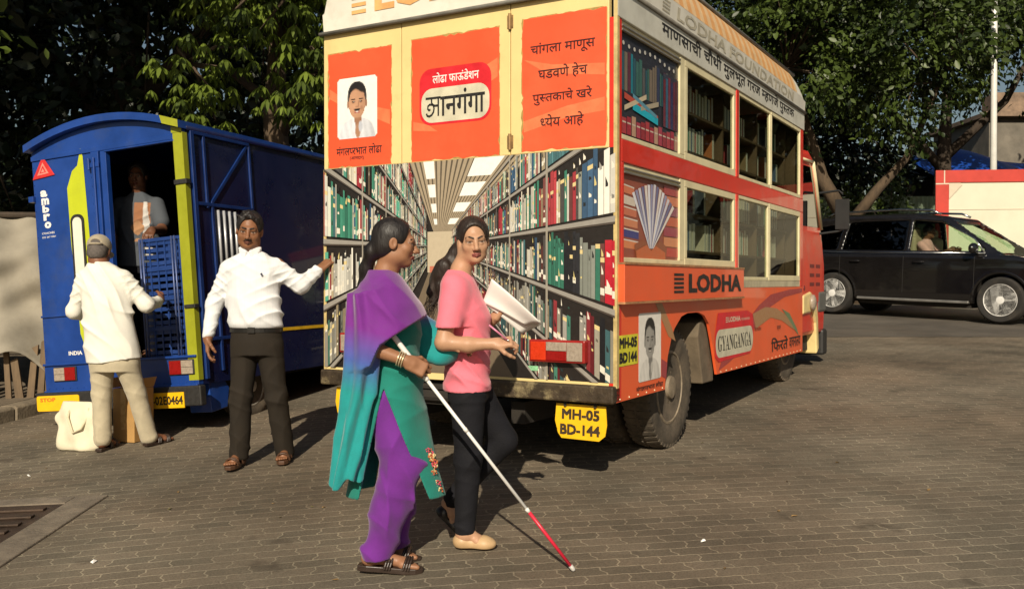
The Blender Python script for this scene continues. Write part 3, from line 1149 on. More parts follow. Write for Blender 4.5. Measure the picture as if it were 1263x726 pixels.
# striped orange flank of the roof, following the shoulder
mb = MB()
mb.m = 0
sh = [P0[i] for i in range(2, 6)]
k = 46
for i in range(k):
    y0, y1 = .35 + (4.5 - .35) * i / k, .35 + (4.5 - .35) * (i + 1) / k
    mb.m = i % 2
    V = []
    for x, z in sh:
        V += [(x + .004, y0, z + .003), (x + .004, y1, z + .003)]
    mb.add(V, [(2 * j, 2 * j + 1, 2 * j + 3, 2 * j + 2) for j in range(len(sh) - 1)])
mb.build('striped_roof_print', [mat('pale orange print', (.72, .36, .12), .45, vary=.08), mat('sand print', (.74, .50, .26), .45, vary=.08)], bus)
mb = MB()
mb.tube([(W2 + .012, -.03, 2.945), (W2 + .012, 4.8, 2.945)], .014, 8)
mb.tube([(-W2 - .012, -.03, 2.945), (W2 + .012, -.03, 2.945)], .014, 8)
mb.tube([(W2 - .085, .0, 3.325), (W2 - .085, 4.7, 3.325)], .016, 8)
mb.build('gutter', mat('dull grey trim', (.16, .15, .13), .6, vary=.25), bus, smooth=True)
# rear end letters on the white roof edge
mb = MB()
for i in range(4):
    mb.poly(rc(-.86, 3.05 + i * .05, -.735, 3.075 + i * .05), (0, -.0165, 0), X, Z)
mb.T = Matrix.Identity(4)
mb.text('LODHA', (-.66, -.0165, 3.045), X, Z, height=.2, width=1.2, bold=.04)
mb.build('roof_lettering', mat('pale orange letters', (.78, .42, .16), .45), bus)
mb = MB()
mb.text('LODHA FOUNDATION', (W2 + .0062, 1.0, 2.985), Y, Vector((.08, 0, .9968)), height=.085, width=3.3, bold=.025)
mb.build('roof_side_lettering', mat('faded grey letters', (.47, .43, .33), .55, vary=.3, scale=20), bus)
mb = MB()
for i in range(4):
    mb.poly(rc(.72, .0 + i * .023, .86, .010 + i * .023), (W2 + .0062, 0, 2.985), Y, Vector((.08, 0, .9968)))
mb.build('roof_side_emblem', mat('faded grey letters', None), bus)

# right flank
mb = MB()
side(mb, rc(0, 2.765, 4.79, 2.935), W2 + .006, .03)
mb.build('sign_band', GREYW, bus, bevel=.004)
mb = MB()
mb.text('माणसाची चौथी मुलभूत गरज {म}हणजे पु{स}तक', (W2 + .009, .71, 2.795), Y, Z, width=3.62, height=.135, bold=.012)
mb.build('sign_lettering', BLACK, bus)
mb = MB()
side(mb, rc(0, .49, .075, 2.765), W2, .05)
side(mb, rc(.0751, 1.92, 4.77, 2.055), W2, .035)
side(mb, rc(2.405, 2.0551, 2.475, 2.765), W2 + .003, .04)
side(mb, rc(4.66, 1.16, 4.77, 1.9199), W2, .035)
side(mb, rc(4.66, 2.0551, 4.77, 2.7649), W2, .035)
side(mb, rc(.0751, 1.312, .11, 1.9199), W2, .035)
side(mb, rc(2.405, 1.312, 2.475, 1.9199), W2 + .001, .034)
mb.build('red_flank_frame', RED, bus, bevel=.005)
sk = [(.0, .49), (.80, .49)]
sk += [(.8 + .07 * t + .16 * t ** 3, .49 + .44 * t) for t in (.25, .5, .75, .9)] + [(1.12, .965), (1.24, .985), (1.48, .985), (1.62, .955), (1.72, .89), (1.80, .75), (1.92, .495), (4.77, .49), (4.77, 1.155), (2.485, 1.155), (2.485, 1.08), (.0, 1.08)]
mb = MB()
V = [(W2 - .001, y, z) for y, z in sk]
side(mb, sk, W2 - .001, .02)
skirt = mb.build('skirt_panel', ORANGE, bus)
# swooshes printed on the skirt
mb = MB()
mb.c = (.40, .05, .05)
px_ = W2 + .001
mb.poly([(1.95, .52), (2.2, .56), (2.5, .62), (2.75, .72), (2.45, .66), (2.1, .66)], (px_, 0, 0), Y, Z)
mb.poly([(2.75, .88), (3.1, 1.0), (3.5, 1.09), (4.2, 1.13), (4.74, 1.14), (4.74, 1.10), (4.0, 1.06), (3.5, .98), (3.1, .84), (2.78, .76)], (px_, 0, 0), Y, Z)
mb.c = (.42, .22, .10)
mb.poly([(2.9, .93), (3.3, .98), (3.7, .96), (4.1, .88), (4.45, .72), (4.25, .76), (3.9, .84), (3.5, .88), (3.0, .80)], (px_ + .0008, 0, 0), Y, Z)
mb.poly([(.62, 1.065), (.74, 1.065), (.92, .9), (1.0, .80), (.86, .84)], (px_, 0, 0), Y, Z)
mb.c = (.36, .05, .06)
mb.poly([(.73, .70), (.84, .665), (.82, .56), (.73, .585)], (px_, 0, 0), Y, Z)
mb.c = (.16, .24, .12)
mb.poly([(3.9, .95), (4.2, .9), (4.5, .74), (4.6, .66), (4.44, .72), (4.15, .85)], (px_ + .0012, 0, 0), Y, Z)
mb.build('skirt_swoosh', INK, bus, cols=True)
mb = MB()
mb.text('िफरते', (W2 + .0035, 3.52, .56), Y, Z, width=.62, height=.13, bold=.012)
mb.text('वाचनालय', (W2 + .0035, 4.2, .56), Y, Z, width=.46, height=.10, bold=.008)
mb.text('लोढा फाऊंडेशन', (W2 + .0035, 2.95, .78), Y, Z, width=.22, height=.035)
mb.text('ज्ञान', (W2 + .0035, 3.72, .745), Y, Z, width=.14, height=.05)
mb.build('skirt_lettering', BLACK, bus)
# yellow registration sticker, portrait, logo
mb = MB()
mb.m = 0
mb.poly(rc(.02, .70, .325, .885), (W2 + .0015, 0, 0), Y, Z)
mb.m = 1
mb.text2('MH-05', (W2 + .0030, .035, .805), Y, Z, d=.009, width=.262, height=.056)
mb.text2('BD144', (W2 + .0030, .035, .717), Y, Z, d=.009, width=.262, height=.056)
mb.build('registration_sticker', [mat('lime yellow sticker', (.66, .62, .04), .5), BLACK], bus)


def portrait(m, o, ex, ey, w_, h, grey=False):
    """a printed head-and-shoulders photograph of a smiling man with a moustache, dot by dot, flat on its panel"""
    nx, ny = 44, 54
    u, v = np.meshgrid((np.arange(nx) + .5) / nx, (np.arange(ny) + .5) / ny)
    C = np.ones((ny, nx, 3)) * A3(.84, .83, .79)

    def put(msk, col):
        nonlocal C
        msk = np.clip(msk, 0, 1)[..., None]
        C = C * (1 - msk) + np.array(col) * msk

    def ov(cx, cy, rx, ry, soft=.12, p=2):
        return (1 - (np.abs((u - cx) / rx) ** p + np.abs((v - cy) / ry) ** p)) / soft

    sh = .80 - .25 * np.clip((u - .55) * 2, 0, 1) + .05 * np.sin(u * 40 + v * 12)
    put(ov(.5, -.08, .47, .42, .1, 2.6), sh[..., None] * A3(.86, .88, .94))
    put(ov(.52, .27, .10, .19, .25), A3(.32, .16, .09))
    put(ov(.52, .12, .07, .13, .3), A3(.40, .21, .12))
    put(ov(.5, .66, .245, .275, .10, 2.3), A3(.018, .014, .013))
    put(ov(.272, .56, .035, .065, .4), A3(.34, .17, .10))
    put(ov(.728, .56, .035, .065, .4), A3(.28, .14, .08))
    lit = 1.06 - .55 * np.clip((u - .48) * 2.2, 0, 1) ** 1.3 - .28 * np.clip((.40 - v) * 4, 0, 1) + .10 * np.exp(-((u - .42) / .07) ** 2 - ((v - .52) / .05) ** 2)
    face = lit[..., None] * A3(.50, .275, .165)
    put(np.minimum(ov(.5, .575, .208, .255, .10, 2.25), (.785 + .03 * np.sin(u * 17) - v) / .03), face)
    for q in (-1, 1):
        put(ov(.5 + q * .098, .638, .062, .014, .5), A3(.04, .026, .02))
        put(ov(.5 + q * .092, .598, .050, .024, .5), A3(.22, .11, .07))
        put(ov(.5 + q * .092, .597, .036, .012, .5), A3(.55, .50, .45))
        put(ov(.5 + q * .092, .597, .015, .013, .4), A3(.02, .014, .012))
        put(ov(.5 + q * .115, .49, .05, .05, 1.2), A3(.56, .30, .19) if q < 0 else A3(.34, .17, .10))
    put(ov(.535, .55, .022, .07, .9), A3(.34, .17, .10))
    put(ov(.5, .513, .050, .020, .7), A3(.40, .20, .12))
    put(ov(.5, .500, .042, .008, .6), A3(.20, .09, .06))
    put(ov(.5, .465, .092, .020, .5, 2.2), A3(.035, .024, .02))
    put(ov(.5, .422, .078, .024, .4), A3(.40, .13, .10))
    put(ov(.5, .427, .060, .011, .5), A3(.80, .76, .70))
    for q in (-1, 1):
        put(ov(.5 + q * .085, .185, .055, .10, .4), A3(.72, .74, .80) if q < 0 else A3(.5, .52, .58))
    if grey:
        g = (C @ A3(.32, .5, .18))[..., None]
        C = g * A3(1.04, 1.0, .92)
    o, ex, ey = Vector(o), Vector(ex), Vector(ey)
    for j in range(ny):
        for i in range(nx):
            a, b = (i + .5) / nx, (j + .5) / ny
            if max(abs(a - .5) - .42, 0) ** 2 + max(abs(b - .5) - .435, 0) ** 2 * (h / w_) ** 2 > .0065:
                continue
            m.c = tuple(C[j, i])
            m.add([o + ex * (w_ * (i + p) / nx) + ey * (h * (j + q) / ny) for p, q in ((0, 0), (1, 0), (1, 1), (0, 1))], [(0, 1, 2, 3)])


mb = MB()
portrait(mb, (W2 + .0015, .335, .578), Y, Z, .385, .43, True)
mb.build('flank_portrait', INK, bus, cols=True)
mb = MB()
mb.text('मंगल{प}रभात लोढा', (W2 + .0025, .30, .522), Y, Z, width=.46, height=.036, bold=.015)
mb.build('portrait_caption', BLACK, bus)
mb = MB()
o3 = (W2 + .0022, 0, 0)
mb.m = 0
mb.poly([(1.86, .63), (1.86, .80), (1.93, .965), (2.74, .965), (2.90, .93), (2.93, .8), (2.9, .66), (2.82, .60), (1.95, .585)], o3, Y, Z)
mb.m = 1
mb.poly(rrect(1.875, .618, 2.905, .835, .1, 6), (W2 + .0027, 0, 0), Y, Z)
mb.text('LODHA', (W2 + .0027, 2.2, .885), Y, Z, width=.33, height=.042, bold=.03)
mb.text('FOUNDATION', (W2 + .0027, 2.56, .888), Y, Z, width=.24, height=.02, bold=.01)
for i in range(3):
    mb.poly(rc(2.13, .885 + i * .016, 2.18, .893 + i * .016), (W2 + .0027, 0, 0), Y, Z)
mb.m = 2
mb.text('𝐆𝐘𝐀𝐍𝐆𝐀𝐍𝐆𝐀', (W2 + .0032, 1.93, .665), Y, Z, width=.92, height=.12)
mb.build('flank_logo', [mat('logo red', (.66, .02, .03), .4), mat('logo cream', (.60, .56, .42), .5), BLACK], bus)

# proud LODHA board with its rim
mb = MB()
side(mb, rc(.015, 1.085, 2.482, 1.31), W2 + .045, .043)
board = mb.build('name_board', mat('orange name board', (.80, .115, .035), .4, vary=.08, scale=3, coat=.2, dirt=(.5, .1, .04), dirt_amt=.4, dirt_lo=.56), bus, bevel=.004)
mb = MB()
side(mb, rc(.012, 1.072, 2.485, 1.086), W2 + .05, .05)
side(mb, rc(.012, 1.308, 2.485, 1.320), W2 + .05, .05)
mb.build('board_rim', mat('scuffed rim', (.45, .22, .10), .5, .2, vary=.4, scale=20), board)
mb = MB()
mb.text('LODHA', (W2 + .048, 1.13, 1.128), Y, Z, width=1.27, height=.135, bold=.045)
mb.build('board_lettering', BLACK, board)
mb = MB()
for i in range(5):
    mb.poly(rc(.84, 1.13 + i * .029, 1.03, 1.146 + i * .029), (W2 + .048, 0, 0), Y, Z)
mb.build('bar_emblem', BLACK, board)
mb = MB()
side(mb, rc(2.486, 1.157, 4.659, 1.215), W2 - .003, .05)
mb.build('window_sill', mat('dirty cream sill', (.5, .44, .3), .55, vary=.2, scale=8, dirt=(.2, .16, .1), dirt_amt=.6), bus, bevel=.003)
mb = MB()
for i in range(34):
    y = .05 + i * .14
    if y < 4.7 and not (.8 < y < 1.95):
        mb.lathe([(0, .006), (.004, .004), (.005, .0)], 8, 'x', (W2, y, .505 if y < .8 else .507))
mb.build('rivet_row', FRAME, bus)


def window(y0, z0, y1, z1, b=.045, rail=None, x=W2 - .004):
    m = MB()
    side(m, rc(y0, z0, y1, z0 + b), x, .03)
    side(m, rc(y0, z1 - b, y1, z1), x, .03)
    side(m, rc(y0, z0 + b, y0 + b, z1 - b), x, .03)
    side(m, rc(y1 - b, z0 + b, y1, z1 - b), x, .03)
    f = m.build('window', FRAME, bus, bevel=.004)
    m = MB()
    m.box((x - .019, y0 + b, z0 + b), (x - .014, y1 - b, z1 - b))
    m.build('pane', GLASS, f)
    return f


window(1.19, 2.057, 2.404, 2.763, .055)
window(2.476, 2.057, 3.50, 2.763, .03)
window(3.501, 2.057, 4.659, 2.763, .035, x=W2 - .001)
window(1.19, 1.322, 2.404, 1.918, .05)
window(2.476, 1.217, 3.44, 1.918, .03)
window(3.441, 1.217, 4.659, 1.918, .05, x=W2 - .001)
for y0, z0, y1, z1, nm in ((.08, 2.057, 1.189, 2.763, 'a'), (.111, 1.322, 1.189, 1.918, 'b')):
    m = MB()
    xx = W2 - .02
    side(m, rc(y0, z0, y1, z0 + .03), xx + .016, .03)
    side(m, rc(y1 - .1, z0 + .03, y1, z1), xx + .016, .03)
    side(m, rc(y0, z1 - .055, y1 - .1, z1), xx + .010, .03)
    f = m.build('window', FRAME if nm == 'b' else FRAME, bus, bevel=.004)
    m = MB()
    for zz in (z1 - .055, z1 - .03):
        m.tube([(xx + .016, y0, zz), (xx + .016, y1 - .1, zz)], .007, 6)
    m.build('sliding_rail', mat('grey aluminium', (.35, .33, .29), .4, .6, vary=.2), f)
    yw, zh = y1 - .1 - y0, z1 - .055 - z0 - .03
    o = Vector((xx, y0, z0 + .03))
    m = MB()
    lay = [0]

    def P(pts, c, m=m, o=o, yw=yw, zh=zh):
        lay[0] += 1
        m.c = c
        m.poly([(a * yw, b * zh) for a, b in pts], o + X * (.0002 * lay[0]), Y, Z)
    P(rc(0, 0, 1, 1), (.03, .03, .04) if nm == 'a' else (.30, .08, .05))
    r = random.Random(5)
    if nm == 'a':
        a = .03
        while a < .97:
            wd = r.uniform(.022, .05)
            P(rc(a, .44, min(a + wd, .98), .44 + r.uniform(.30, .40)), r.choice([(.03, .10, .13), (.12, .03, .05), (.05, .14, .12), (.2, .16, .12), (.04, .05, .1), (.16, .05, .06), (.02, .2, .26), (.1, .1, .1)]))
            a += wd + .006
        for a in np.arange(.05, .98, .085):
            P(oval(a, .90 - .02 * math.sin(a * 9), .018, .022, 8), (.55, .53, .48))
        for k, (c, cy, ln, t) in enumerate([((.5, .08, .05), .36, .55, .06), ((.02, .42, .55), .28, .42, .075), ((.42, .36, .26), .30, .3, .05), ((.6, .5, .34), .24, .35, .05), ((.12, .3, .4), .40, .4, .04)]):
            x0 = .06 + .13 * (k % 3)
            tl = (-.10, -.06, .12, .2, -.12)[k]
            P([(x0, cy), (x0 + ln, cy + tl), (x0 + ln, cy + tl + t), (x0, cy + t)], c)
        P(rc(.70, .23, .985, .80), (.04, .04, .06))
        for i in range(6):
            P(rc(.705 + i * .045, .235, .742 + i * .045, .74 + .02 * (i % 3)), [(.16, .02, .03), (.04, .12, .2), (.2, .03, .05), (.03, .03, .1), (.14, .02, .04), (.1, .02, .03)][i])
        for i in range(13):
            P(rc(.02 + i * .073, .015, .085 + i * .073, .17 + .02 * ((i * 7) % 3)), [(.42, .05, .06), (.36, .03, .05), (.5, .3, .2), (.4, .05, .08), (.3, .03, .04)][i % 5])
            P(rc(.025 + i * .073, .12, .08 + i * .073, .135), (.6, .5, .4))
    else:
        for i, (c) in enumerate([(.70, .24, .10), (.05, .05, .22), (.66, .24, .12), (.6, .18, .1), (.7, .6, .5), (.65, .2, .1)]):
            P([(0, .12 + i * .13), (.3 - .02 * i, .10 + i * .13), (.3 - .02 * i, .2 + i * .13), (0, .225 + i * .13)], c)
            P([(0, .21 + i * .13), (.3 - .02 * i, .185 + i * .13), (.3 - .02 * i, .2 + i * .13), (0, .225 + i * .13)], (.75, .68, .6))
        for i in range(7):
            P(rc(.72, .04 + i * .135, 1, .16 + i * .135), [(.5, .07, .05), (.66, .26, .12), (.35, .05, .08), (.55, .12, .06), (.28, .08, .12), (.62, .2, .1), (.4, .06, .06)][i])
        P([(.22, 0), (.2, .16), (.34, .24), (.5, .16), (.66, .24), (.78, .16), (.76, 0)], (.30, .09, .04))
        for i in range(15):
            th = R_(118 - i * 4.6)
            b0 = Vector((.48 + (i - 7) * .004, .13))
            t0 = b0 + Vector((math.cos(th) * .62, math.sin(th) * (.82 - .012 * abs(i - 7))))
            t1 = b0 + Vector((math.cos(th - .07) * .62, math.sin(th - .07) * (.82 - .012 * abs(i - 7))))
            P([b0, (b0[0] + .012, b0[1]), t1, t0], [(.78, .78, .84), (.30, .30, .46), (.66, .64, .70), (.16, .16, .30), (.8, .72, .66)][i % 5])
        P([(.23, .0), (.22, .09), (.40, .17), (.48, .1), (.56, .17), (.74, .09), (.74, 0)], (.55, .14, .05))
    m.build('book_print', INK, f, cols=True)

# shell: left flank, floor, front bulkhead, interior
mb = MB()
mb.box((-W2, .045, .49), (-W2 + .03, BL, 2.94))
mb.box((-W2 + .031, BL - .03, .75), (W2 - .04, BL, 2.94))
mb.build('body_shell', ORANGE, bus)
mb = MB()
mb.box((-W2 + .031, .05, 1.0), (W2 - .04, BL - .031, 1.03))
mb.box((-.55, .3, .45), (.55, BL + 1.2, .58))
mb.box((-.45, .1, .30), (-.35, BL + 1.2, .44))
mb.box((.35, .1, .30), (.45, BL + 1.2, .44))
mb.box((W2 - .5, .70, .986), (W2 - .03, 2.06, .999))
mb.box((W2 - .52, .6, .3), (W2 - .5, 2.1, .98))
mb.build('chassis', UNDER, bus)
mb = MB()
mb.box((-W2 + .0315, .055, 1.031), (-W2 + .06, BL - .035, 2.93))
shelf_z = [1.28, 1.62, 2.08, 2.40]
for z_ in shelf_z:
    mb.box((-W2 + .0601, .1, z_), (-W2 + .34, BL - .08, z_ + .022))
for y_ in np.linspace(.1, BL - .1, 6):
    mb.box((-W2 + .0602, y_ - .012, 1.031), (-W2 + .345, y_ + .012, 2.72))
# shelf units standing just inside the right-hand windows, their open backs to the glass
for z_ in (1.42, 1.70, 2.16, 2.45):
    mb.box((W2 - .40, 1.30, z_), (W2 - .12, BL - .2, z_ + .02))
for y_ in (1.30, 2.44, 3.46, 4.5):
    mb.box((W2 - .40, y_ - .012, 1.031), (W2 - .12, y_ + .012, 2.74))
mb.box((-W2 + .35, BL - .06, 1.031), (W2 - .05, BL - .035, 2.9))
mb.build('bookshelf', WOODI, bus)

mb = MB()
mb.prism([(1.70, .44), (1.95, .44), (1.93, .98), (1.62, .90), (1.58, .80)], (W2 - .04, 0, 0), Y, Z, (-.42, 0, 0))
mb.build('mud_guard', mat('dusty mud guard', (.15, .115, .075), .9, vary=.3, scale=6, bump=.3), bus, bevel=.01)

# rear: yellow doors, posters, corridor print, lamp, bumpers, plates
mb = MB()
back(mb, rc(-W2, 2.0, -.448, 2.94), 0, .04)
back(mb, rc(-.442, 2.0, .398, 2.94), 0, .04)
back(mb, rc(.404, 2.0, W2 - .051, 2.94), 0, .04)
back(mb, rc(-W2, .56, W2 - .051, 1.9999), .001, .04)
mb.build('rear_panel', CREAM, bus, bevel=.003)
mb = MB()
for z_ in (2.83, 2.08):
    mb.tube([(.401, -.008, z_ - .05), (.401, -.008, z_ + .05)], .011, 8)
    mb.box((.38, -.006, z_ - .04), (.422, -.001, z_ + .04))
mb.build('door_hinge', mat('brown hinge steel', (.28, .17, .07), .6, .4, vary=.4, scale=20), bus)


def ragged(x0, z0, x1, z1, r, am=.006):
    """a vinyl sheet whose cut edge is nibbled"""
    P = []
    for (ax, az), (bx, bz) in (((x0, z0), (x1, z0)), ((x1, z0), (x1, z1)), ((x1, z1), (x0, z1)), ((x0, z1), (x0, z0))):
        L_ = math.hypot(bx - ax, bz - az)
        n_ = max(6, int(L_ / .03))
        for i in range(n_):
            t = i / n_
            j = r.uniform(-am, am * .3) if r.random() < .35 else 0
            nx, nz = (bz - az) / L_, -(bx - ax) / L_
            P.append((ax + (bx - ax) * t + nx * j, az + (bz - az) * t + nz * j))
    return P


r = random.Random(3)
SHADE = mat('lighter orange sweep', (.88, .19, .075), .42)
for nm, (x0, z0, x1, z1) in (('portrait', (-1.072, 2.004, -.541, 2.79)), ('logo', (-.348, 2.004, .309, 2.80)), ('motto', (.497, 2.01, 1.047, 2.818))):
    mb = MB()
    mb.poly(ragged(x0 - .012, z0, x1 + .012, z1 + .012, r, .012), (0, -.0012, 0), X, Z)
    pst = mb.build('poster', PANEL_O, bus)
    mb2 = MB()
    mb2.poly(ragged(x0 - .018, z0, x1 + .016, z1 + .018, r, .016), (0, -.0006, 0), X, Z)
    mb2.build('poster_residue', mat('glue residue', (.40, .27, .08), .7, vary=.3, scale=30), pst)
    wd = x1 - x0
    mb = MB()
    if nm == 'portrait':
        mb.poly([(x0, 2.56), (x0 + .1, 2.5), (x0 + .1, 2.44), (x0, 2.49)], (0, -.0016, 0), X, Z)
        mb.poly([(x1 - .12, 2.40), (x1, 2.37), (x1, 2.27), (x1 - .12, 2.32)], (0, -.0016, 0), X, Z)
    elif nm == 'logo':
        mb.poly([(x1 - .22, 2.52), (x1, 2.62), (x1, 2.5), (x1 - .1, 2.45)], (0, -.0016, 0), X, Z)
        mb.poly([(x0, 2.27), (x0 + .12, 2.24), (x0 + .2, 2.19), (x0, 2.21)], (0, -.0016, 0), X, Z)
    else:
        mb.poly([(x0, 2.58), (x0 + .16, 2.48), (x1, 2.43), (x1, 2.50), (x0 + .2, 2.53)], (0, -.0016, 0), X, Z)
        mb.poly([(x0, 2.2), (x0 + .3, 2.27), (x1, 2.30), (x1, 2.22), (x0 + .3, 2.2), (x0, 2.13)], (0, -.0016, 0), X, Z)
    mb.build('sweep_print', SHADE, pst)
    if nm == 'portrait':
        mb = MB()
        portrait(mb, (-1.0, -.0022, 2.20), X, Z, .35, .42)
        mb.build('portrait_photo', INK, pst, cols=True)
        mb = MB()
        mb.text('मंगल{प}रभात लोढा', (-1.01, -.003, 2.085), X, Z, width=.40, height=.07, bold=.012)
        mb.text('(आमदार)', (-.89, -.003, 2.045), X, Z, width=.125, height=.03, bold=.01)
        mb.build('poster_lettering', BLACK, pst)
    elif nm == 'logo':
        mb = MB()
        mb.m = 0
        mb.poly(rrect(-.295, 2.235, .262, 2.605, .09, 6), (0, -.0022, 0), X, Z)
        mb.m = 1
        mb.poly(rrect(-.28, 2.25, .248, 2.475, .085, 6), (0, -.0027, 0), X, Z)
        mb.m = 2
        mb.text('लोढा फाऊंडेशन', (-.19, -.0028, 2.505), X, Z, width=.36, height=.07, bold=.012)
        mb.m = 3
        mb.text('{gya}ानगंगा', (-.245, -.0034, 2.285), X, Z, width=.46, height=.17, bold=.016)
        mb.build('poster_logo', [mat('logo red', None), mat('logo cream', None), PAPERW, BLACK], pst)
    else:
        for i, (t, a, b) in enumerate((('चांगला माणूस', .545, .985), ('घडवणे हेच', .60, .935), ('पु{स}तकाचे खरे', .56, .965), ('{ध}येय आहे', .615, .91))):
            mb = MB()
            mb.text(t, (a, -.003, 2.585 - i * .148), X, Z, width=b - a, height=.088, bold=.014)
            mb.build('lettering_line', mat('dark red brown lettering', (.05, .012, .01), .5), pst)

# the corridor of bookshelves printed on the lower rear
mb = MB()
x0, x1, z0, z1 = -W2 + .004, W2 - .008, .605, 1.998
vx, vz = -.145, 1.436
r = random.Random(21)
lay = [0]


def clip(pts):
    for ax, lim, sg in ((0, x0, 1), (0, x1, -1), (1, z0, 1), (1, z1, -1)):
        out = []
        for i in range(len(pts)):
            a, b = pts[i], pts[(i + 1) % len(pts)]
            da, db = (a[ax] - lim) * sg, (b[ax] - lim) * sg
            if da >= 0:
                out.append(a)
            if (da >= 0) != (db >= 0):
                t = da / (da - db)
                out.append((a[0] + (b[0] - a[0]) * t, a[1] + (b[1] - a[1]) * t))
        pts = out
        if len(pts) < 3:
            return []
    return pts


def PR(pts, c, up=1):
    pts = clip([tuple(p) for p in pts])
    if len(pts) < 3:
        return
    lay[0] += up
    mb.c = c
    mb.poly(pts, (0, -.0010 - .000002 * lay[0], 0), X, Z)


def pj(xe, ze, d):
    return (vx + (xe - vx) / d, vz + (ze - vz) / d)


PR(rc(x0, z0, x1, z1), (.018, .014, .012))
# ceiling with slats and light panels
cz = 2.62
for i in range(22):
    a, b = -.62 + i * .09, -.62 + i * .09 + .06
    PR([pj(a, cz, 1.0), pj(b, cz, 1.0), pj(b, cz, 12), pj(a, cz, 12)], (.36, .29, .20))
for i in range(22):
    a, b = -.62 + i * .09 + .06, -.62 + i * .09 + .09
    PR([pj(a, cz, 1.0), pj(b, cz, 1.0), pj(b, cz, 12), pj(a, cz, 12)], (.10, .08, .055))
for d in (2.1, 2.9, 4.2, 6.5):
    PR([pj(.45, cz, d), pj(.92, cz, d), pj(.92, cz, d * 1.26), pj(.45, cz, d * 1.26)], (.88, .86, .80))
    PR([pj(-.40, cz, d), pj(-.22, cz, d), pj(-.22, cz, d * 1.26), pj(-.40, cz, d * 1.26)], (.85, .83, .78))
PR([pj(-1.2, cz, 12), pj(1.2, cz, 12), pj(1.2, -.6, 12), pj(-1.2, -.6, 12)], (.50, .42, .30))
PR([pj(-1.0, -.1, 12), pj(1.0, -.1, 12), pj(1.0, -.6, 12), pj(-1.0, -.6, 12)], (.5, .16, .10))
PR([pj(-1.1, -.6, 12), pj(1.25, -.6, 12), pj(1.25, -.6, 1), pj(-1.1, -.6, 1)], (.16, .12, .08))
palette = [(.30, .03, .04), (.42, .05, .06), (.05, .22, .15), (.10, .34, .25), (.70, .64, .52), (.82, .79, .70), (.025, .025, .03), (.09, .08, .075), (.22, .16, .10), (.05, .11, .2),
           (.45, .37, .24), (.16, .05, .045), (.68, .63, .5), (.28, .30, .26), (.52, .5, .44), (.08, .2, .22)]
palL = palette + [(.10, .40, .28), (.16, .46, .34), (.72, .70, .62), (.60, .62, .52)]
for sgn, xe, shelves, pal in ((1, x1, [.02, .52, 1.03, 1.585, 2.14, 2.70], palette), (-1, x0, [.02, .55, 1.03, 1.50, 2.03, 2.6, 3.25, 3.95], palL)):
    for s_ in range(len(shelves) - 1):
        za, zb = shelves[s_], shelves[s_ + 1]
        gap = zb - za
        d = .92
        run = 0
        hh_ = .8
        while d < 11:
            if run <= 0:
                run = r.randint(3, 9)
                hh_ = r.uniform(.66, .93)
                cc_ = r.choice(pal)
                same = r.random() < .35
            run -= 1
            st = r.uniform(.014, .044) * (1 if d < 3 else 1.5 if d < 6 else 2.6)
            ht = min(.97, hh_ * r.uniform(.82, 1.1))
            if r.random() < .03:
                d += st * 2
                continue
            c = cc_ if same else r.choice(pal)
            if sgn > 0 and za > 1.0 and za < 1.2 and .95 < d < 1.03:
                c = (.62, .02, .04)
            k = r.uniform(.6, 1.15) * (.5 if za < .9 else .8 if za < 1.4 else 1)
            c = tuple(min(.85, q * k) for q in c)
            zt = za + .035 + (gap - .05) * ht
            PR([pj(xe, za + .03, d), pj(xe, za + .03, d + st * .93), pj(xe, zt, d + st * .93), pj(xe, zt, d)], c)
            if r.random() < .45:
                zl = za + .03 + gap * r.uniform(.05, .14)
                PR([pj(xe, zl, d), pj(xe, zl, d + st * .93), pj(xe, zl + .045, d + st * .93), pj(xe, zl + .045, d)], (.70, .66, .56))
            for q_ in range(r.choice((0, 1, 2, 3))):
                zl = za + .03 + gap * r.uniform(.15, .75)
                cz_ = r.choice([(.75, .70, .6), (.02, .02, .02), tuple(x_ * .4 for x_ in c), (.6, .5, .2)])
                PR([pj(xe, zl, d + st * .25), pj(xe, zl, d + st * .7), pj(xe, zl + gap * r.uniform(.02, .14), d + st * .7), pj(xe, zl + gap * .03, d + st * .25)], cz_)
            if r.random() < .25:
                zl = za + .03 + gap * r.uniform(.4, .62)
                PR([pj(xe, zl, d), pj(xe, zl, d + st * .93), pj(xe, zl + .03, d + st * .93), pj(xe, zl + .03, d)], (.65, .52, .25))
            d += st
    for z_ in shelves:
        t = .026
        PR([pj(xe, z_ - t, .9), pj(xe, z_ - t, 12), pj(xe, z_ + t * .35, 12), pj(xe, z_ + t * .35, .9)], (.29, .27, .24))
        PR([pj(xe, z_ - t * 1.5, .9), pj(xe, z_ - t * 1.5, 12), pj(xe, z_ - t, 12), pj(xe, z_ - t, .9)], (.07, .055, .045))
    for d in (1.55, 2.3, 3.3, 4.8, 7):
        PR([pj(xe, .0, d), pj(xe, 2.7, d), pj(xe, 2.7, d * 1.018), pj(xe, .0, d * 1.018)], (.30, .27, .22))
mb.build('library_print', INK, bus, cols=True)
for a_, b_, c_ in ((-W2 - .004, -W2 + .02, 2.0), (W2 - .02, W2 + .004, 2.94)):
    mb = MB()
    back(mb, rc(a_, .575, b_, c_), -.003, .03)
    mb.build('corner_trim', mat('worn cream corner', (.55, .42, .18), .5, vary=.25, scale=12, dirt=(.2, .13, .06), dirt_amt=.6), bus)


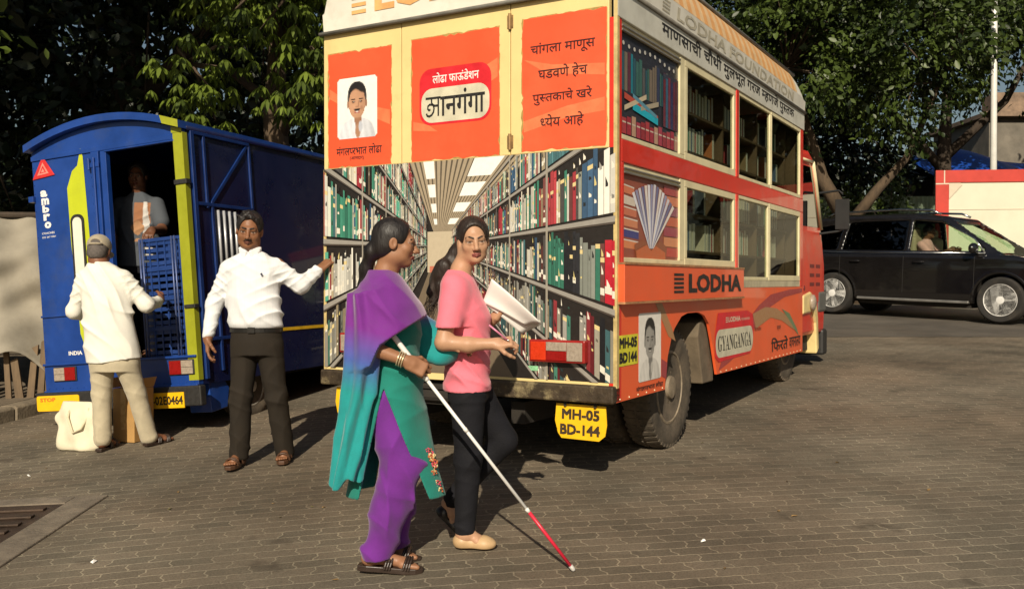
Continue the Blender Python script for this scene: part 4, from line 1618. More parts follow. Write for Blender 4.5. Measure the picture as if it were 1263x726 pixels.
def tail_lamp(cx, flip=1):
    m = MB()
    m.box((cx - .19, -.055, .716), (cx + .19, -.002, .852))
    hs = m.build('tail_light', mat('red brown lamp housing', (.30, .015, .012), .35, vary=.2), bus, bevel=.008)
    s_ = flip
    for a, b, c, d, mm in ((-.175, -.07, .728, .84, LENS_O), (-.068, .07, .728, .785, LENS_R), (-.068, .07, .787, .84, LENS_W), (.072, .175, .728, .84, LENS_W)):
        lo, hi = sorted((a * s_, b * s_))
        q = MB()
        q.box((cx + lo, -.062, c), (cx + hi, -.0545, d))
        q.build('lens', mm, hs, bevel=.003)


tail_lamp(.753)
tail_lamp(-.753, -1)
for xa, xb in ((-W2, -.32), (.14, W2)):
    mb = MB()
    mb.box((xa, -.05, .484), (xb, .06, .588))
    mb.build('bumper', RUST, bus, bevel=.012)
mb = MB()
mb.box((-.3195, -.02, .40), (.1395, .12, .50))
mb.box((-.3195, -.06, .505), (.1395, .1, .53))
mb.tube([(-.30, -.03, .46), (.12, -.03, .46)], .04, 10)
mb.build('rear_step', UNDER, bus, bevel=.004)
mb = MB()
mb.box((.02, -.05, .60), (.13, -.003, .70))
mb.build('grey_bracket', mat('galvanised bracket', (.30, .27, .22), .5, .4, vary=.3, scale=15), bus, bevel=.006)


def hang_plate(cx, lines):
    q = MB()
    q.T = Matrix.Translation((0, -.012, 0)) @ Matrix.Rotation(R_(-3), 4, 'X')
    q.m = 0
    q.prism([(cx - .15, .285), (cx - .125, .255), (cx + .125, .252), (cx + .165, .285), (cx + .175, .35), (cx + .165, .462), (cx - .165, .464), (cx - .172, .36)], (0, 0, 0), X, Z, (0, .006, 0))
    q.m = 1
    q.text2(lines[0], (cx - .125, -.002, .370), X, Z, d=.007, width=.245, height=.058)
    q.text2(lines[1], (cx - .135, -.002, .278), X, Z, d=.007, width=.26, height=.058)
    pl = q.build('number_plate', [PLATE, mat('dark plate lettering', (.05, .03, .015), .5)], bus)
    q = MB()
    for a in (-.1, .1):
        q.tube([(cx + a, .0, .45), (cx + a, .01, .50)], .01, 6)
    q.build('plate_bracket', UNDER, pl)


hang_plate(.885, ('MH-05', 'BD-144'))
hang_plate(-.86, ('MH-05', 'BD-144'))
mb = MB()
mb.poly(rc(.53, .655, .60, .685), (0, -.0032, 0), X, Z)
mb.build('green_sticker', mat('green white sticker', (.25, .55, .3), .5, vary=.4, scale=60), bus)


def wheel(parent, c, rad, wid, name='wheel', tm=None, hm=None, dual=False):
    """truck wheel facing +x: tyre with tread blocks, dished rim with hand holes and hub"""
    x_, y_, z_ = c
    m = MB()
    h = wid / 2
    m.lathe([(-h * .8, rad * .60), (-h, rad * .72), (-h, rad * .9), (-h * .82, rad * .985), (-h * .5, rad), (h * .5, rad), (h * .82, rad * .985), (h, rad * .9), (h * 1.02, rad * .74), (h * .8, rad * .60)], 48, 'x', c)
    for k in range(46):
        th = 2 * PI * k / 46
        m.T = Matrix.Translation(c) @ Matrix.Rotation(th, 4, 'X')
        for s_ in (-1, 1):
            m.add([(s_ * h * .95, -.012, rad * .93), (s_ * h * .95, .016, rad * .93), (s_ * h * .12, .020, rad * 1.0), (s_ * h * .12, -.010, rad * 1.0),
                   (s_ * h * .93, -.012, rad * .985), (s_ * h * .93, .016, rad * .985), (s_ * h * .12, .020, rad * 1.022), (s_ * h * .12, -.010, rad * 1.022)],
                  [(0, 1, 2, 3), (4, 5, 6, 7), (0, 1, 5, 4), (1, 2, 6, 5), (2, 3, 7, 6), (3, 0, 4, 7)])
    m.T = Matrix.Identity(4)
    t = m.build(name, tm or TYRE, parent, smooth=True, auto=R_(30))
    m = MB()
    m.lathe([(h * .55, rad * .615), (h * .85, rad * .61), (h * .88, rad * .57), (h * .45, rad * .53), (h * .3, rad * .46), (h * .35, rad * .34), (h * .62, rad * .28), (h * .7, rad * .2), (h * 1.0, rad * .18), (h * 1.05, rad * .12), (h * 1.05, .0)], 36, 'x', c)
    m.build('rim', hm or HUB, t, smooth=True, auto=R_(40))
    m = MB()
    for k in range(8):
        th = 2 * PI * k / 8
        m.lathe([(h * .36, rad * .07), (h * .385, rad * .07), (h * .386, 0)], 10, 'x', (x_, y_ + rad * .40 * math.cos(th), z_ + rad * .40 * math.sin(th)))
    m.build('hand_holes', UNDER, t)  # dark discs stand for the shade inside the holes
    m = MB()
    for k in range(6):
        th = 2 * PI * k / 6 + .3
        m.lathe([(h * .6, rad * .035), (h * .8, rad * .035), (h * .8, 0)], 6, 'x', (x_, y_ + rad * .245 * math.cos(th), z_ + rad * .245 * math.sin(th)))
    m.build('wheel_nuts', hm or HUB, t)
    return t


def bus_g(x, y):
    p = bus_m @ Vector((x, y, 0))
    return G(p.x, p.y) - BUSO[2]


bus_m = Matrix.Translation(BUSO) @ Matrix.Rotation(R_(-30), 4, 'Z')
for xx, yy, s_ in ((.9, 1.25, 1), (.62, 1.25, 1), (.9, 4.60, 1)):
    wheel(bus, (xx, yy, bus_g(xx, yy) + .425), .43, .22)
for xx, yy in ((.9, 1.25), (.9, 4.60)):
    q = wheel(bus, (0, 0, 0), .43, .22)
    q.location = (-xx, yy, bus_g(-xx, yy) + .425)
    q.rotation_euler = (0, 0, PI)
mb = MB()
mb.tube([(-.85, 1.25, bus_g(0, 1.25) + .42), (.85, 1.25, bus_g(0, 1.25) + .42)], .06, 10)
mb.tube([(-.85, 4.6, bus_g(0, 4.6) + .42), (.85, 4.6, bus_g(0, 4.6) + .42)], .05, 10)
mb.lathe([(-.16, .0), (-.12, .12), (0, .17), (.12, .12), (.16, 0)], 20, 'x', (0, 1.25, bus_g(0, 1.25) + .42))
mb.build('axle', UNDER, bus, smooth=True)

# the cab
cab = [(4.86, .62), (4.86, 2.50), (4.95, 2.60), (5.35, 2.64), (5.55, 2.58), (5.66, 2.42), (6.06, 1.66), (6.17, 1.40), (6.19, .95), (6.14, .62)]
mb = MB()
mb.prism(cab, (1.06, 0, 0), Y, Z, (-2.12, 0, 0))
cabo = mb.build('cab', RED, bus, bevel=.05)
mb = MB()
side(mb, [(4.93, 1.80), (4.93, 2.44), (5.45, 2.46), (5.86, 1.82)], 1.063, .01)
mb.build('cab_window', glass_mat('dark cab glass', (.05, .06, .06), .02, 1.4), cabo)
mb = MB()
mb.tube([(1.07, 5.47, 2.52), (1.07, 5.62, 2.3), (1.07, 5.9, 1.80)], .022, 8)
mb.tube([(1.07, 4.91, 2.5), (1.07, 5.47, 2.52)], .016, 8)
mb.build('window_trim', FRAME, cabo, smooth=True)
mb = MB()
side(mb, [(4.95, .98), (4.95, 1.76), (5.88, 1.76), (5.98, 1.5), (5.98, .98)], 1.066, .012)
mb.build('cab_door', mat('faded red door', (.66, .06, .03), .4, vary=.15, scale=4, dirt=(.5, .12, .07), dirt_amt=.5), cabo, bevel=.01)
mb = MB()
mb.m = 0
for i in range(3):
    for j in range(2):
        mb.poly(rc(5.36 + j * .3, 1.16 + i * .1, 5.58 + j * .3, 1.2 + i * .1), (1.0675, 0, 0), Y, Z)
mb.lathe([(0, .03), (.004, .028), (.005, 0)], 12, 'x', (1.066, 5.1, 1.14))
mb.build('door_marks', mat('dark red marking', (.18, .02, .02), .5), cabo)
mb = MB()
mb.box((.82, 5.80, .86), (1.075, 6.20, 1.10))
mb.build('corner_panel', mat('grey cab corner', (.12, .12, .11), .5, vary=.15), cabo, bevel=.03)
mb = MB()
mb.prism([(5.0, .86), (5.0, 1.06), (5.35, 1.10), (5.62, 1.02), (5.72, .80), (5.76, .45), (5.66, .40), (5.6, .75), (5.5, .88)], (1.085, 0, 0), Y, Z, (-.2, 0, 0))
mb.build('cream_fender', CREAM, cabo, bevel=.02)
mb = MB()
mb.lathe([(0, .09), (.03, .085), (.045, .05), (.05, 0)], 20, 'x', (1.086, 5.36, .98))
mb.build('side_lamp', LENS_W, cabo, smooth=True)
mb = MB()
mb.box((-1.05, 6.05, .36), (1.075, 6.26, .66))
mb.build('front_bumper', DARK, cabo, bevel=.03)
mb = MB()
mb.tube([(1.06, 5.75, 2.2), (1.25, 5.95, 2.24), (1.3, 5.95, 2.2)], .014, 8)
mb.tube([(1.06, 5.85, 1.75), (1.25, 5.96, 1.78), (1.3, 5.95, 1.8)], .014, 8)
mb.box((1.22, 5.93, 1.80), (1.37, 5.97, 2.14))
mb.build('wing_mirror', mat('matt black mirror shell', (.008, .008, .008), .7), cabo, bevel=.01)
mb = MB()
mb.box((-.98, 4.78, .45), (.98, 6.0, .68))
mb.box((-1.0, 4.775, .68), (1.0, 4.855, 2.4))
mb.build('cab_gap', UNDER, bus)

# books: each one a thing, standing on the shelves inside
bcols = [(.30, .03, .04), (.05, .17, .13), (.5, .46, .36), (.06, .07, .1), (.2, .13, .07), (.06, .1, .2), (.55, .5, .42), (.38, .12, .04)]
protos = []
for i, c in enumerate(bcols):
    m = MB()
    hgt, th, dp = .19 + .012 * (i % 4), .05 + .008 * (i % 3), .15
    m.m = 0
    m.box((0, 0, 0), (dp, th, hgt))
    m.m = 1
    m.box((.006, .006, .0), (dp + .001, th - .006, hgt + .0015))
    o = m.build('book', [mat('book cloth %d' % i, c, .6, vary=.1), PAPERW], None, bevel=.003)
    tag(o, None, 'book', 'books on the shelves inside the library bus')
    protos.append((o, th))
first = [True] * len(protos)
r = random.Random(9)
spots = []
for z_ in (1.30, 1.642, 2.102, 2.422):
    y_ = .2
    while y_ < BL - .35:
        k = r.randrange(len(protos))
        if r.random() < .12:
            y_ += .14
        spots.append((-W2 + .12, y_, z_ + .001, k, 0))
        y_ += protos[k][1] + .012
for z_ in (1.44, 1.72, 2.18, 2.47):
    y_ = 1.35
    while y_ < BL - .4:
        k = r.randrange(len(protos))
        if r.random() < .22:
            y_ += .2
        if min(abs(y_ - q) for q in (1.30, 2.44, 3.46, 4.5)) > .08:
            spots.append((W2 - .33, y_, z_ + .001, k, 0))
        y_ += protos[k][1] + .016
far_rows = [s_ for s_ in spots if s_[0] < 0][::2]
spots = far_rows + [s_ for s_ in spots if s_[0] > 0]
for x_, y_, z_, k, a in spots:
    o, th = protos[k]
    if first[k]:
        first[k] = False
        b = o
    else:
        b = o.copy()
        COL.objects.link(b)
    near = x_ > 0
    b['label'] = 'book on the shelf just behind the right-hand windows of the bus' if near else 'book on the far wall shelves deep inside the bus'
    b.rotation_euler = (0, 0, R_(-30))
    b.location = bus_m @ Vector((x_, y_, z_))
# ------------------------------------------------------------------ blue box truck
BLUE = mat('bright blue paint', (.008, .047, .245), .40, vary=.22, scale=3, coat=.25, dirt=(.05, .07, .13), dirt_amt=.6, dirt_lo=.53, bump=.06, bscale=5)
NAVY = mat('navy side panel', (.005, .009, .046), .30, vary=.15, scale=3, coat=.3, dirt=(.03, .035, .07), dirt_amt=.45, dirt_lo=.5)
LIME = mat('lime yellow vinyl', (.50, .56, .02), .4, vary=.06, scale=5, dirt=(.3, .32, .04), dirt_amt=.4)
BLUEI = mat('dark blue interior', (.006, .010, .03), .7, vary=.2)
TRO = (-3.23, 7.74, .26)
TROT = (0, R_(-4.5), R_(-20))
truck = empty('box_truck', TRO, Euler((0, R_(-4.5), 0)), 'blue box truck with arched roof and lime stripes, its rear door open', 'truck')
truck.rotation_euler = (Matrix.Rotation(R_(-20), 3, 'Z') @ Matrix.Rotation(R_(-4.5), 3, 'Y')).to_euler()
TM = Matrix.Translation(TRO) @ (Matrix.Rotation(R_(-20), 3, 'Z') @ Matrix.Rotation(R_(-4.5), 3, 'Y')).to_4x4()
TW, TL = .80, 3.5


def arc(x):
    return 2.44 + .17 * (1 - (x / .84) ** 2)


xs = [-.80 + 1.6 * i / 14 for i in range(15)]
# roof with a little overhang at the back
mb = MB()
V = []
for y in (-.07, TL):
    V += [(x * 1.02, y, arc(x) + .03) for x in xs] + [(x * 1.02, y, arc(x) - .03) for x in xs[::-1]]
n = 30
mb.add(V, [tuple(range(n - 1, -1, -1)), tuple(range(n, 2 * n))] + [(i, (i + 1) % n, n + (i + 1) % n, n + i) for i in range(n)])
mb.build('roof', BLUE, truck, smooth=True, auto=R_(30))
# rear frame: header under the arc, left door, posts, sill
mb = MB()
mb.prism([(x, arc(x) - .031) for x in xs] + [(.80, 2.37), (-.80, 2.37)], (0, .0, 0), X, Z, (0, .04, 0))
mb.box((-.80, -.012, 2.35), (.80, .03, 2.392))
mb.box((.0, -.014, 2.335), (.72, .03, 2.3499))
mb.build('header', BLUE, truck, bevel=.005)
mb = MB()
mb.box((-.80, 0, .56), (-.14, .04, 2.349))
door = mb.build('rear_door', BLUE, truck, bevel=.006)
mb = MB()
mb.box((-.135, -.02, .60), (-.055, .04, 2.349))
mb.box((-.045, -.008, .60), (.015, .04, 2.349))
mb.box((-.150, -.026, 2.22), (-.05, -.0205, 2.26))
mb.tube([(-.15, -.03, 2.2), (-.15, -.03, 2.3)], .012, 8)
mb.box((-.150, -.026, 1.32), (-.05, -.0205, 1.36))
mb.tube([(-.095, -.032, .66), (-.095, -.032, 2.3)], .009, 8)
mb.build('door_post', BLUE, truck, bevel=.004)
mb = MB()
mb.box((.715, -.01, .60), (.80, .05, 2.349))
mb.build('corner_post', BLUE, truck, bevel=.01)
mb = MB()
mb.box((-.80, -.01, .36), (.80, .05, .599))
mb.box((-.80, -.03, .585), (.80, -.0105, .605))
mb.box((-.80, -.03, .345), (.80, -.0105, .372))
mb.build('sill_panel', BLUE, truck, bevel=.005)
mb = MB()
mb.box((-.86, -.07, .20), (.86, .0, .36))
mb.build('bumper', DARK, truck, bevel=.01)
# lime swoosh and pane on the closed door
mb = MB()
mb.poly([(-.425, 2.08), (-.36, 2.22), (-.30, 2.26), (-.255, 2.40), (-.235, 2.33), (-.205, 1.2), (-.20, .62), (-.27, .64), (-.34, .72), (-.385, .84), (-.395, 1.2), (-.42, 1.6)], (0, -.003, 0), X, Z)
mb.build('lime_swoosh', LIME, door)
mb = MB()
mb.prism(rrect(-.405, 1.06, -.262, 1.85, .06, 6), (0, -.004, 0), X, Z, (0, -.008, 0))
seal = mb.build('pane_seal', DARK, door)
mb = MB()
mb.poly(rrect(-.383, 1.085, -.284, 1.825, .045, 6), (0, -.0135, 0), X, Z)
mb.build('pane', mat('white translucent pane', (.74, .72, .62), .25, vary=.05), seal)
mb = MB()
mb.prism([(-.795, 2.19), (-.545, 2.21), (-.668, 2.385)], (0, -.003, 0), X, Z, (0, -.008, 0))
tri_ = mb.build('warning_triangle', mat('red reflector', (.62, .03, .03), .3, coat=.4), door, bevel=.006)
mb = MB()
mb.m = 0
mb.poly([(-.735, 2.222), (-.607, 2.232), (-.668, 2.33)], (0, -.0125, 0), X, Z)
mb.m = 1
mb.poly([(-.708, 2.238), (-.634, 2.243), (-.668, 2.303)], (0, -.0132, 0), X, Z)
mb.m = 0
mb.poly([(-.69, 2.246), (-.65, 2.248), (-.668, 2.28)], (0, -.0138, 0), X, Z)
mb.build('triangle_mark', [mat('triangle light red', (.75, .25, .2), .4), mat('red reflector', None)], tri_)
mb = MB()
for i, ch in enumerate('ambro'):
    q = _glyphs(ch, .05)[0]
    wd_ = .075 if ch != 'm' else .085
    mb.text(ch, (-.725 + i * .006, -.002, 2.035 - i * .068), X, Z, width=wd_, height=.058 if ch != 'b' else .064, bold=.05)
mb.text('COACHES', (-.735, -.002, 1.715), X, Z, width=.14, height=.017, bold=.01)
mb.text('022 267 0001', (-.735, -.002, 1.682), X, Z, width=.15, height=.015, bold=.005)
mb.text('INDIA', (-.53, -.002, .665), X, Z, width=.15, height=.034, bold=.03)
mb.build('door_lettering', PAPERW, door)
mb = MB()
mb.box((-.835, -.03, 2.0), (-.78, .02, 2.05))
mb.box((-.80, -.015, 1.0), (-.14, -.001, 1.018))
mb.build('door_trim', BLUE, door, bevel=.003)
# lime band over the right rear corner
mb = MB()
ox = .803
V = []
for z_ in np.linspace(.40, 2.40, 12):
    V += [(ox - .092, -.0125, z_), (ox + .003, -.0125, z_), (ox + .003, .045, z_)]
V2, F2 = V, []
mb.prism([(.70, 2.401), (.803, 2.401), (.803, 2.43), (.70, 2.45)], (0, -.0125, 0), X, Z, (0, -.003, 0))
for i in range(11):
    for j in (0, 1):
        F2.append((3 * i + j, 3 * i + j + 1, 3 * i + 4 + j, 3 * i + 3 + j))
mb.add(V2, F2)
mb.add([(.64, -.072, arc(.627) + .031), (.817, -.072, arc(.80) + .031), (.817, -.072, arc(.80) - .031), (.66, -.072, arc(.65) - .031)], [(0, 1, 2, 3)])
mb.add([(.64, -.072, arc(.627) + .033), (.8175, -.072, arc(.80) + .033), (.8175, .03, arc(.80) + .033), (.64, .03, arc(.627) + .033)], [(0, 1, 2, 3)])
mb.build('lime_corner_band', mat('shaded lime vinyl', (.30, .32, .014), .45, vary=.1, scale=6, dirt=(.2, .2, .03), dirt_amt=.4), truck)  # lime darkened in colour for the shade on this side-facing corner
mb = MB()
mb.box((.70, -.024, 1.98), (.825, .03, 2.02))
mb.box((.72, -.024, .98), (.825, .03, 1.01))
mb.build('corner_hinge', DARK, truck, bevel=.004)
mb = MB()
for i in range(26):
    z_ = .42 + i * .075
    mb.lathe([(0, .006), (-.004, .004), (-.004, 0)], 7, 'y', (-.785, -.0005, z_))
    if i > 2:
        mb.lathe([(0, .006), (-.004, .004), (-.004, 0)], 7, 'y', (-.155, -.0005, z_))
for i in range(21):
    mb.lathe([(0, .006), (-.004, .004), (-.004, 0)], 7, 'y', (-.76 + i * .076, -.0105, .39))
mb.build('rivets', BLUE, truck)
# lamps, plates
for cx, s_ in ((-.567, 1), (.648, -1)):
    m = MB()
    m.box((cx - .125, -.022, .447), (cx + .125, -.0105, .572))
    hs = m.build('tail_light', DARK, truck, bevel=.006)
    for a, b, c, d, mm in ((.0, .115, .455, .564, LENS_R), (-.115, -.002, .51, .564, LENS_W), (-.115, -.002, .455, .508, LENS_W)):
        lo, hi = sorted((a * s_, b * s_))
        q = MB()
        q.box((cx + lo, -.029, c), (cx + hi, -.0225, d))
        q.build('lens', mm, hs, bevel=.003)
mb = MB()
mb.m = 0
mb.prism(rrect(-.84, .205, -.375, .335, .02, 4), (0, -.071, 0), X, Z, (0, -.006, 0))
mb.m = 1
mb.text('STOP', (-.80, -.079, .285), X, Z, width=.17, height=.033, bold=.03)
mb.text('SIGNAL', (-.57, -.079, .228), X, Z, width=.17, height=.03, bold=.03)
mb.build('warning_plate', [PLATE, mat('red sign lettering', (.75, .12, .02), .5)], truck)
mb = MB()
mb.m = 0
mb.prism(rc(.26, .19, .70, .315), (0, -.071, 0), X, Z, (0, -.006, 0))
mb.m = 1
mb.text2('MH-02E0464', (.275, -.079, .217), X, Z, d=.004, width=.41, height=.066)
mb.build('number_plate', [PLATE, BLACK], truck)
mb = MB()
mb.m = 0
mb.prism(rc(.03, .40, .12, .56), (0, -.011, 0), X, Z, (0, -.006, 0))
mb.m = 1
mb.text('L', (.05, -.0185, .42), X, Z, width=.045, height=.12, bold=.03)
mb.build('learner_mark', [PLATE, mat('red sign lettering', None)], truck)
# right side: frame with brace, barred opening, navy cladding
mb = MB()
mb.prism(rc(.05, .36, TL, 2.44), (TW, 0, 0), Y, Z, (-.03, 0, 0))
sidep = mb.build('side_panel', NAVY, truck)
mb = MB()


def bar(m, a, b, t=.018, d=.012):
    a, b = np.array(a), np.array(b)
    u = (b - a) / np.linalg.norm(b - a)
    nn = np.array((-u[1], u[0])) * t
    m.prism([tuple(a + nn), tuple(a - nn), tuple(b - nn), tuple(b + nn)], (TW + .001, 0, 0), Y, Z, (d, 0, 0))


bar(mb, (.09, .40), (.09, 2.42), .02, .022)
bar(mb, (.24, 1.80), (.24, 2.40), .014, .018)
bar(mb, (.30, .45), (.30, 1.86), .014, .018)
bar(mb, (.10, 2.41), (.86, 2.41), .014, .02)
bar(mb, (.11, 1.83), (.86, 1.83), .014, .02)
bar(mb, (.86, 1.83), (.86, 2.40), .014, .018)
bar(mb, (.30, 1.85), (.83, 2.39), .014, .016)
bar(mb, (.11, .72), (.9, .72), .014, .02)
mb.build('side_frame', mat('dull frame blue', (.006, .028, .14), .4, vary=.2, scale=5), sidep, bevel=.003)
mb = MB()
for i in range(4):
    mb.tube([(TW + .02, .36 + i * .075, 1.25), (TW + .02, .36 + i * .075, 1.79)], .012, 8)
mb.build('side_bar', mat('galvanised bars', (.55, .56, .58), .35, .4, vary=.1), sidep, smooth=True)
mb = MB()
mb.prism(rc(.33, 1.22, .66, 1.80), (TW + .002, 0, 0), Y, Z, (.004, 0, 0))
mb.build('barred_opening', BLUEI, sidep)  # dark sheet stands for the shade behind the bars
mb = MB()
mb.prism(rc(.9, .735, TL, .765), (TW + .002, 0, 0), Y, Z, (.004, 0, 0))
mb.build('yellow_line', mat('yellow reflective tape', (.75, .45, .02), .4), sidep)
mb = MB()
mb.tube([(TW + .004, .86, 2.30), (TW + .004, .87, 2.34)], .006, 6)
mb.tube([(TW + .006, .03, 2.44), (TW + .006, TL, 2.44)], .02, 8)
mb.build('top_rail', NAVY, sidep, smooth=True)
# left side, floor, front wall, inside lining
mb = MB()
mb.prism(rc(.05, .36, TL, 2.44), (-TW, 0, 0), Y, Z, (.03, 0, 0))
mb.box((-TW, TL - .03, .36), (TW, TL, 2.44))
mb.build('body_wall', NAVY, truck)
mb = MB()
mb.box((-TW + .031, .051, .54), (TW - .031, TL - .031, .598))
mb.box((TW - .036, .06, .599), (TW - .0305, TL - .04, 2.43))
mb.box((-TW + .0305, .06, .599), (-TW + .036, TL - .04, 2.43))
mb.box((-TW + .04, TL - .04, .599), (TW - .04, TL - .0305, 2.5))
mb.build('inner_lining', BLUEI, truck)
for x_ in (.275, .305, .60, .63):
    mb = MB()
    mb.tube([(x_, .02, .60), (x_, .02, 1.58)], .008, 6)
    mb.build('door_rod', mat('blue grey rod', (.08, .11, .24), .4, .3), truck, smooth=True)
mb = MB()
mb.box((-.7, .1, .30), (-.62, 4.6, .40))
mb.box((.3, .1, .30), (.38, 4.6, .40))
mb.box((-.7, .4, .40), (.7, 4.6, .53))
mb.build('chassis', UNDER, truck)
WHT = mat('pale truck rim', (.45, .42, .36), .5, .2, vary=.2)
for xx, yy in ((.62, .84), (.62, 3.9)):
    wheel(truck, (xx, yy, .27), .29, .16, hm=WHT)
for xx, yy in ((-.62, .84), (-.62, 3.9)):
    q = wheel(truck, (0, 0, 0), .29, .16, hm=WHT)
    q.location = (xx, yy, .27 + (.06 if xx < 0 else 0))
    q.rotation_euler = (0, 0, PI)
mb = MB()
mb.prism([(.16, .12), (.12, .52), (.22, .52), (.40, .30), (.36, .14)], (TW - .02, 0, 0), Y, Z, (-.22, 0, 0))
mb.build('mud_flap', BLUE, truck, bevel=.006)
mb = MB()
mb.prism([(TL + .05, .4), (TL + .05, 1.9), (TL + .9, 1.9), (TL + 1.35, 1.25), (TL + 1.45, .8), (TL + 1.4, .4)], (.74, 0, 0), Y, Z, (-1.48, 0, 0))
cb_ = mb.build('cab', BLUE, truck, bevel=.05)
mb = MB()
mb.prism([(TL + .15, 1.2), (TL + .15, 1.8), (TL + .85, 1.8), (TL + 1.2, 1.25)], (.743, 0, 0), Y, Z, (.003, 0, 0))
mb.build('cab_window', glass_mat('dark cab glass'), cb_)

# crates stacked just inside the door
CRATE = mat('blue plastic crate', (.012, .042, .18), .4, vary=.12, scale=8, dirt=(.03, .05, .12), dirt_amt=.5)


def crate_mesh():
    m = MB()
    w_, d_, h_ = .40, .32, .245
    m.box((0, 0, 0), (w_, d_, .012))
    t = .01
    for z_ in (.02, .075, .13, .185):
        m.box((0, 0, z_), (w_, t, z_ + .032))
        m.box((0, d_ - t, z_), (w_, d_, z_ + .032))
        m.box((0, t, z_), (t, d_ - t, z_ + .032))
        m.box((w_ - t, t, z_), (w_, d_ - t, z_ + .032))
    for i in range(6):
        x = .002 + i * (w_ - .018) / 5
        m.box((x, -.006, .0), (x + .014, -.0005, h_ - .02))
        m.box((x, d_ + .0005, .0), (x + .014, d_ + .006, h_ - .02))
    m.box((-.01, -.012, h_ - .028), (w_ + .01, .014, h_))
    m.box((-.01, d_ - .014, h_ - .028), (w_ + .01, d_ + .012, h_))
    m.box((-.01, .0145, h_ - .028), (.014, d_ - .0145, h_))
    m.box((w_ - .014, .0145, h_ - .028), (w_ + .01, d_ - .0145, h_))
    return m


c0 = crate_mesh().build('plastic_crate', CRATE)
crs = [c0, c0.copy(), c0.copy(), c0.copy()]
for q in crs[1:]:
    COL.objects.link(q)
for i, (q, nm) in enumerate(zip(crs, ('lowest blue crate of the stack in the truck doorway, on its floor', 'second blue crate up in the truck doorway stack', 'third blue crate up, under the top one in the truck doorway', 'topmost blue crate of the stack in the truck doorway, below the resting hand'))):
    q.location = TM @ Vector((.25, .07, .60 + i * .2455))
    q.rotation_euler = truck.rotation_euler
    tag(q, nm, 'crate', 'blue crates in the truck doorway')
# ------------------------------------------------------------------ black car on the right
CPAINT = mat('black car paint', (.008, .007, .007), .16, vary=.15, scale=3, coat=1.0, dirt=(.03, .025, .02), dirt_amt=.2, dirt_lo=.5)
CGLASS = glass_mat('tinted car glass', (.16, .18, .16), .01, 1.5)
CCLEAR = glass_mat('clear car glass', (.84, .90, .84), .01, .16)
CHROME = mat('chrome trim', (.6, .6, .58), .18, 1.0, vary=.05)
ALLOY = mat('silver alloy wheel', (.80, .79, .76), .3, .1, vary=.05)
CTRIM = mat('dark car plastic', (.03, .028, .025), .6, vary=.2)
pr, pf = np.array((6.76, 18.35)), np.array((8.80, 16.15))
mid = (pr + pf) / 2
zr, zf = G(*pr), G(*pf)
fw_ = (pf - pr) / np.linalg.norm(pf - pr)
CB = float(np.linalg.norm(pf - pr))          # wheelbase
yaw_c = math.atan2(-fw_[0], fw_[1])
pit = math.atan2(zf - zr, CB)
car = empty('parked_car', (mid[0], mid[1], (zr + zf) / 2), (pit, 0, yaw_c), 'large black estate car with silver five-spoke wheels standing behind the bus', 'car')
CM = Matrix.Translation(car.location) @ Euler((pit, 0, yaw_c)).to_matrix().to_4x4()
hb = CB / 2
YR, YF = -hb - .98, hb + .88                 # rear and front ends


def poly2(pts):
    pts = np.array(pts, float)

    def f(a, b):
        d = np.full(a.shape, 1e9)
        s_ = np.ones(a.shape)
        n = len(pts)
        for i in range(n):
            p, q = pts[i], pts[i - 1]
            ex, ey = q - p
            wx, wy = a - p[0], b - p[1]
            t = np.clip((wx * ex + wy * ey) / (ex * ex + ey * ey), 0, 1)
            d = np.minimum(d, (wx - ex * t) ** 2 + (wy - ey * t) ** 2)
            c1, c2, c3 = b >= p[1], b < q[1], ex * wy > ey * wx
            s_ = np.where((c1 & c2 & c3) | (~c1 & ~c2 & ~c3), -s_, s_)
        return s_ * np.sqrt(d)
    return f


low = poly2([(YR + .06, .34), (YR, .55), (YR + .03, .95), (YR + .10, 1.12), (hb + .15, 1.14), (hb + .62, 1.03), (YF - .08, .90), (YF, .65), (YF - .08, .34), (0, .27)])
gh_pts = [(YR + .08, 1.08), (YR + .18, 1.52), (YR + .36, 1.80), (YR + 1.0, 1.87), (-.1, 1.88), (.50, 1.81), (hb - .48, 1.46), (hb + .12, 1.08)]
gho = poly2(gh_pts)
HW = .965


def car_low(P):
    x, y, z = np.abs(P[..., 0]), P[..., 1], P[..., 2]
    hw = HW - .05 * np.clip((np.abs(y) - hb) / 1.0, 0, 1) ** 2 - .03 * np.clip((z - .85) / .3, 0, 1) ** 2 - .03 * np.clip((.45 - z) / .2, 0, 1)
    a = low(y, z) + .07
    b = x - hw + .07
    return np.minimum(np.maximum(a, b), 0) + np.hypot(np.maximum(a, 0), np.maximum(b, 0)) - .07


def car_gh(P, ins=0.0):
    x, y, z = np.abs(P[..., 0]), P[..., 1], P[..., 2]
    hw = .885 - .22 * np.clip((z - 1.1) / .72, 0, 1.2) - ins
    r_ = .09
    a = gho(y, z) + ins + r_
    b = x - hw + r_
    return np.minimum(np.maximum(a, b), 0) + np.hypot(np.maximum(a, 0), np.maximum(b, 0)) - r_


def car_all(P):
    return smin(car_low(P), car_gh(P), .05)


wins = {
    'quarter_window': [(YR + .36, 1.20), (YR + .52, 1.62), (YR + 1.06, 1.71), (YR + .98, 1.20)],
    'rear_door_window': [(YR + 1.10, 1.20), (YR + 1.18, 1.72), (-.20, 1.745), (-.20, 1.20)],
    'front_door_window': [(-.10, 1.20), (-.10, 1.745), (.40, 1.70), (hb - .50, 1.40), (hb - .30, 1.20)],
}
wp = {k: poly2(v) for k, v in wins.items()}
wsh = poly2([(hb - .16, 1.10), (.62, 1.58), (.56, 1.74), (.60, 1.92), (1.8, 1.5), (hb + .3, 1.12)])


def hollow(P):
    return np.maximum(car_gh(P, .07), 1.0 - P[..., 2])


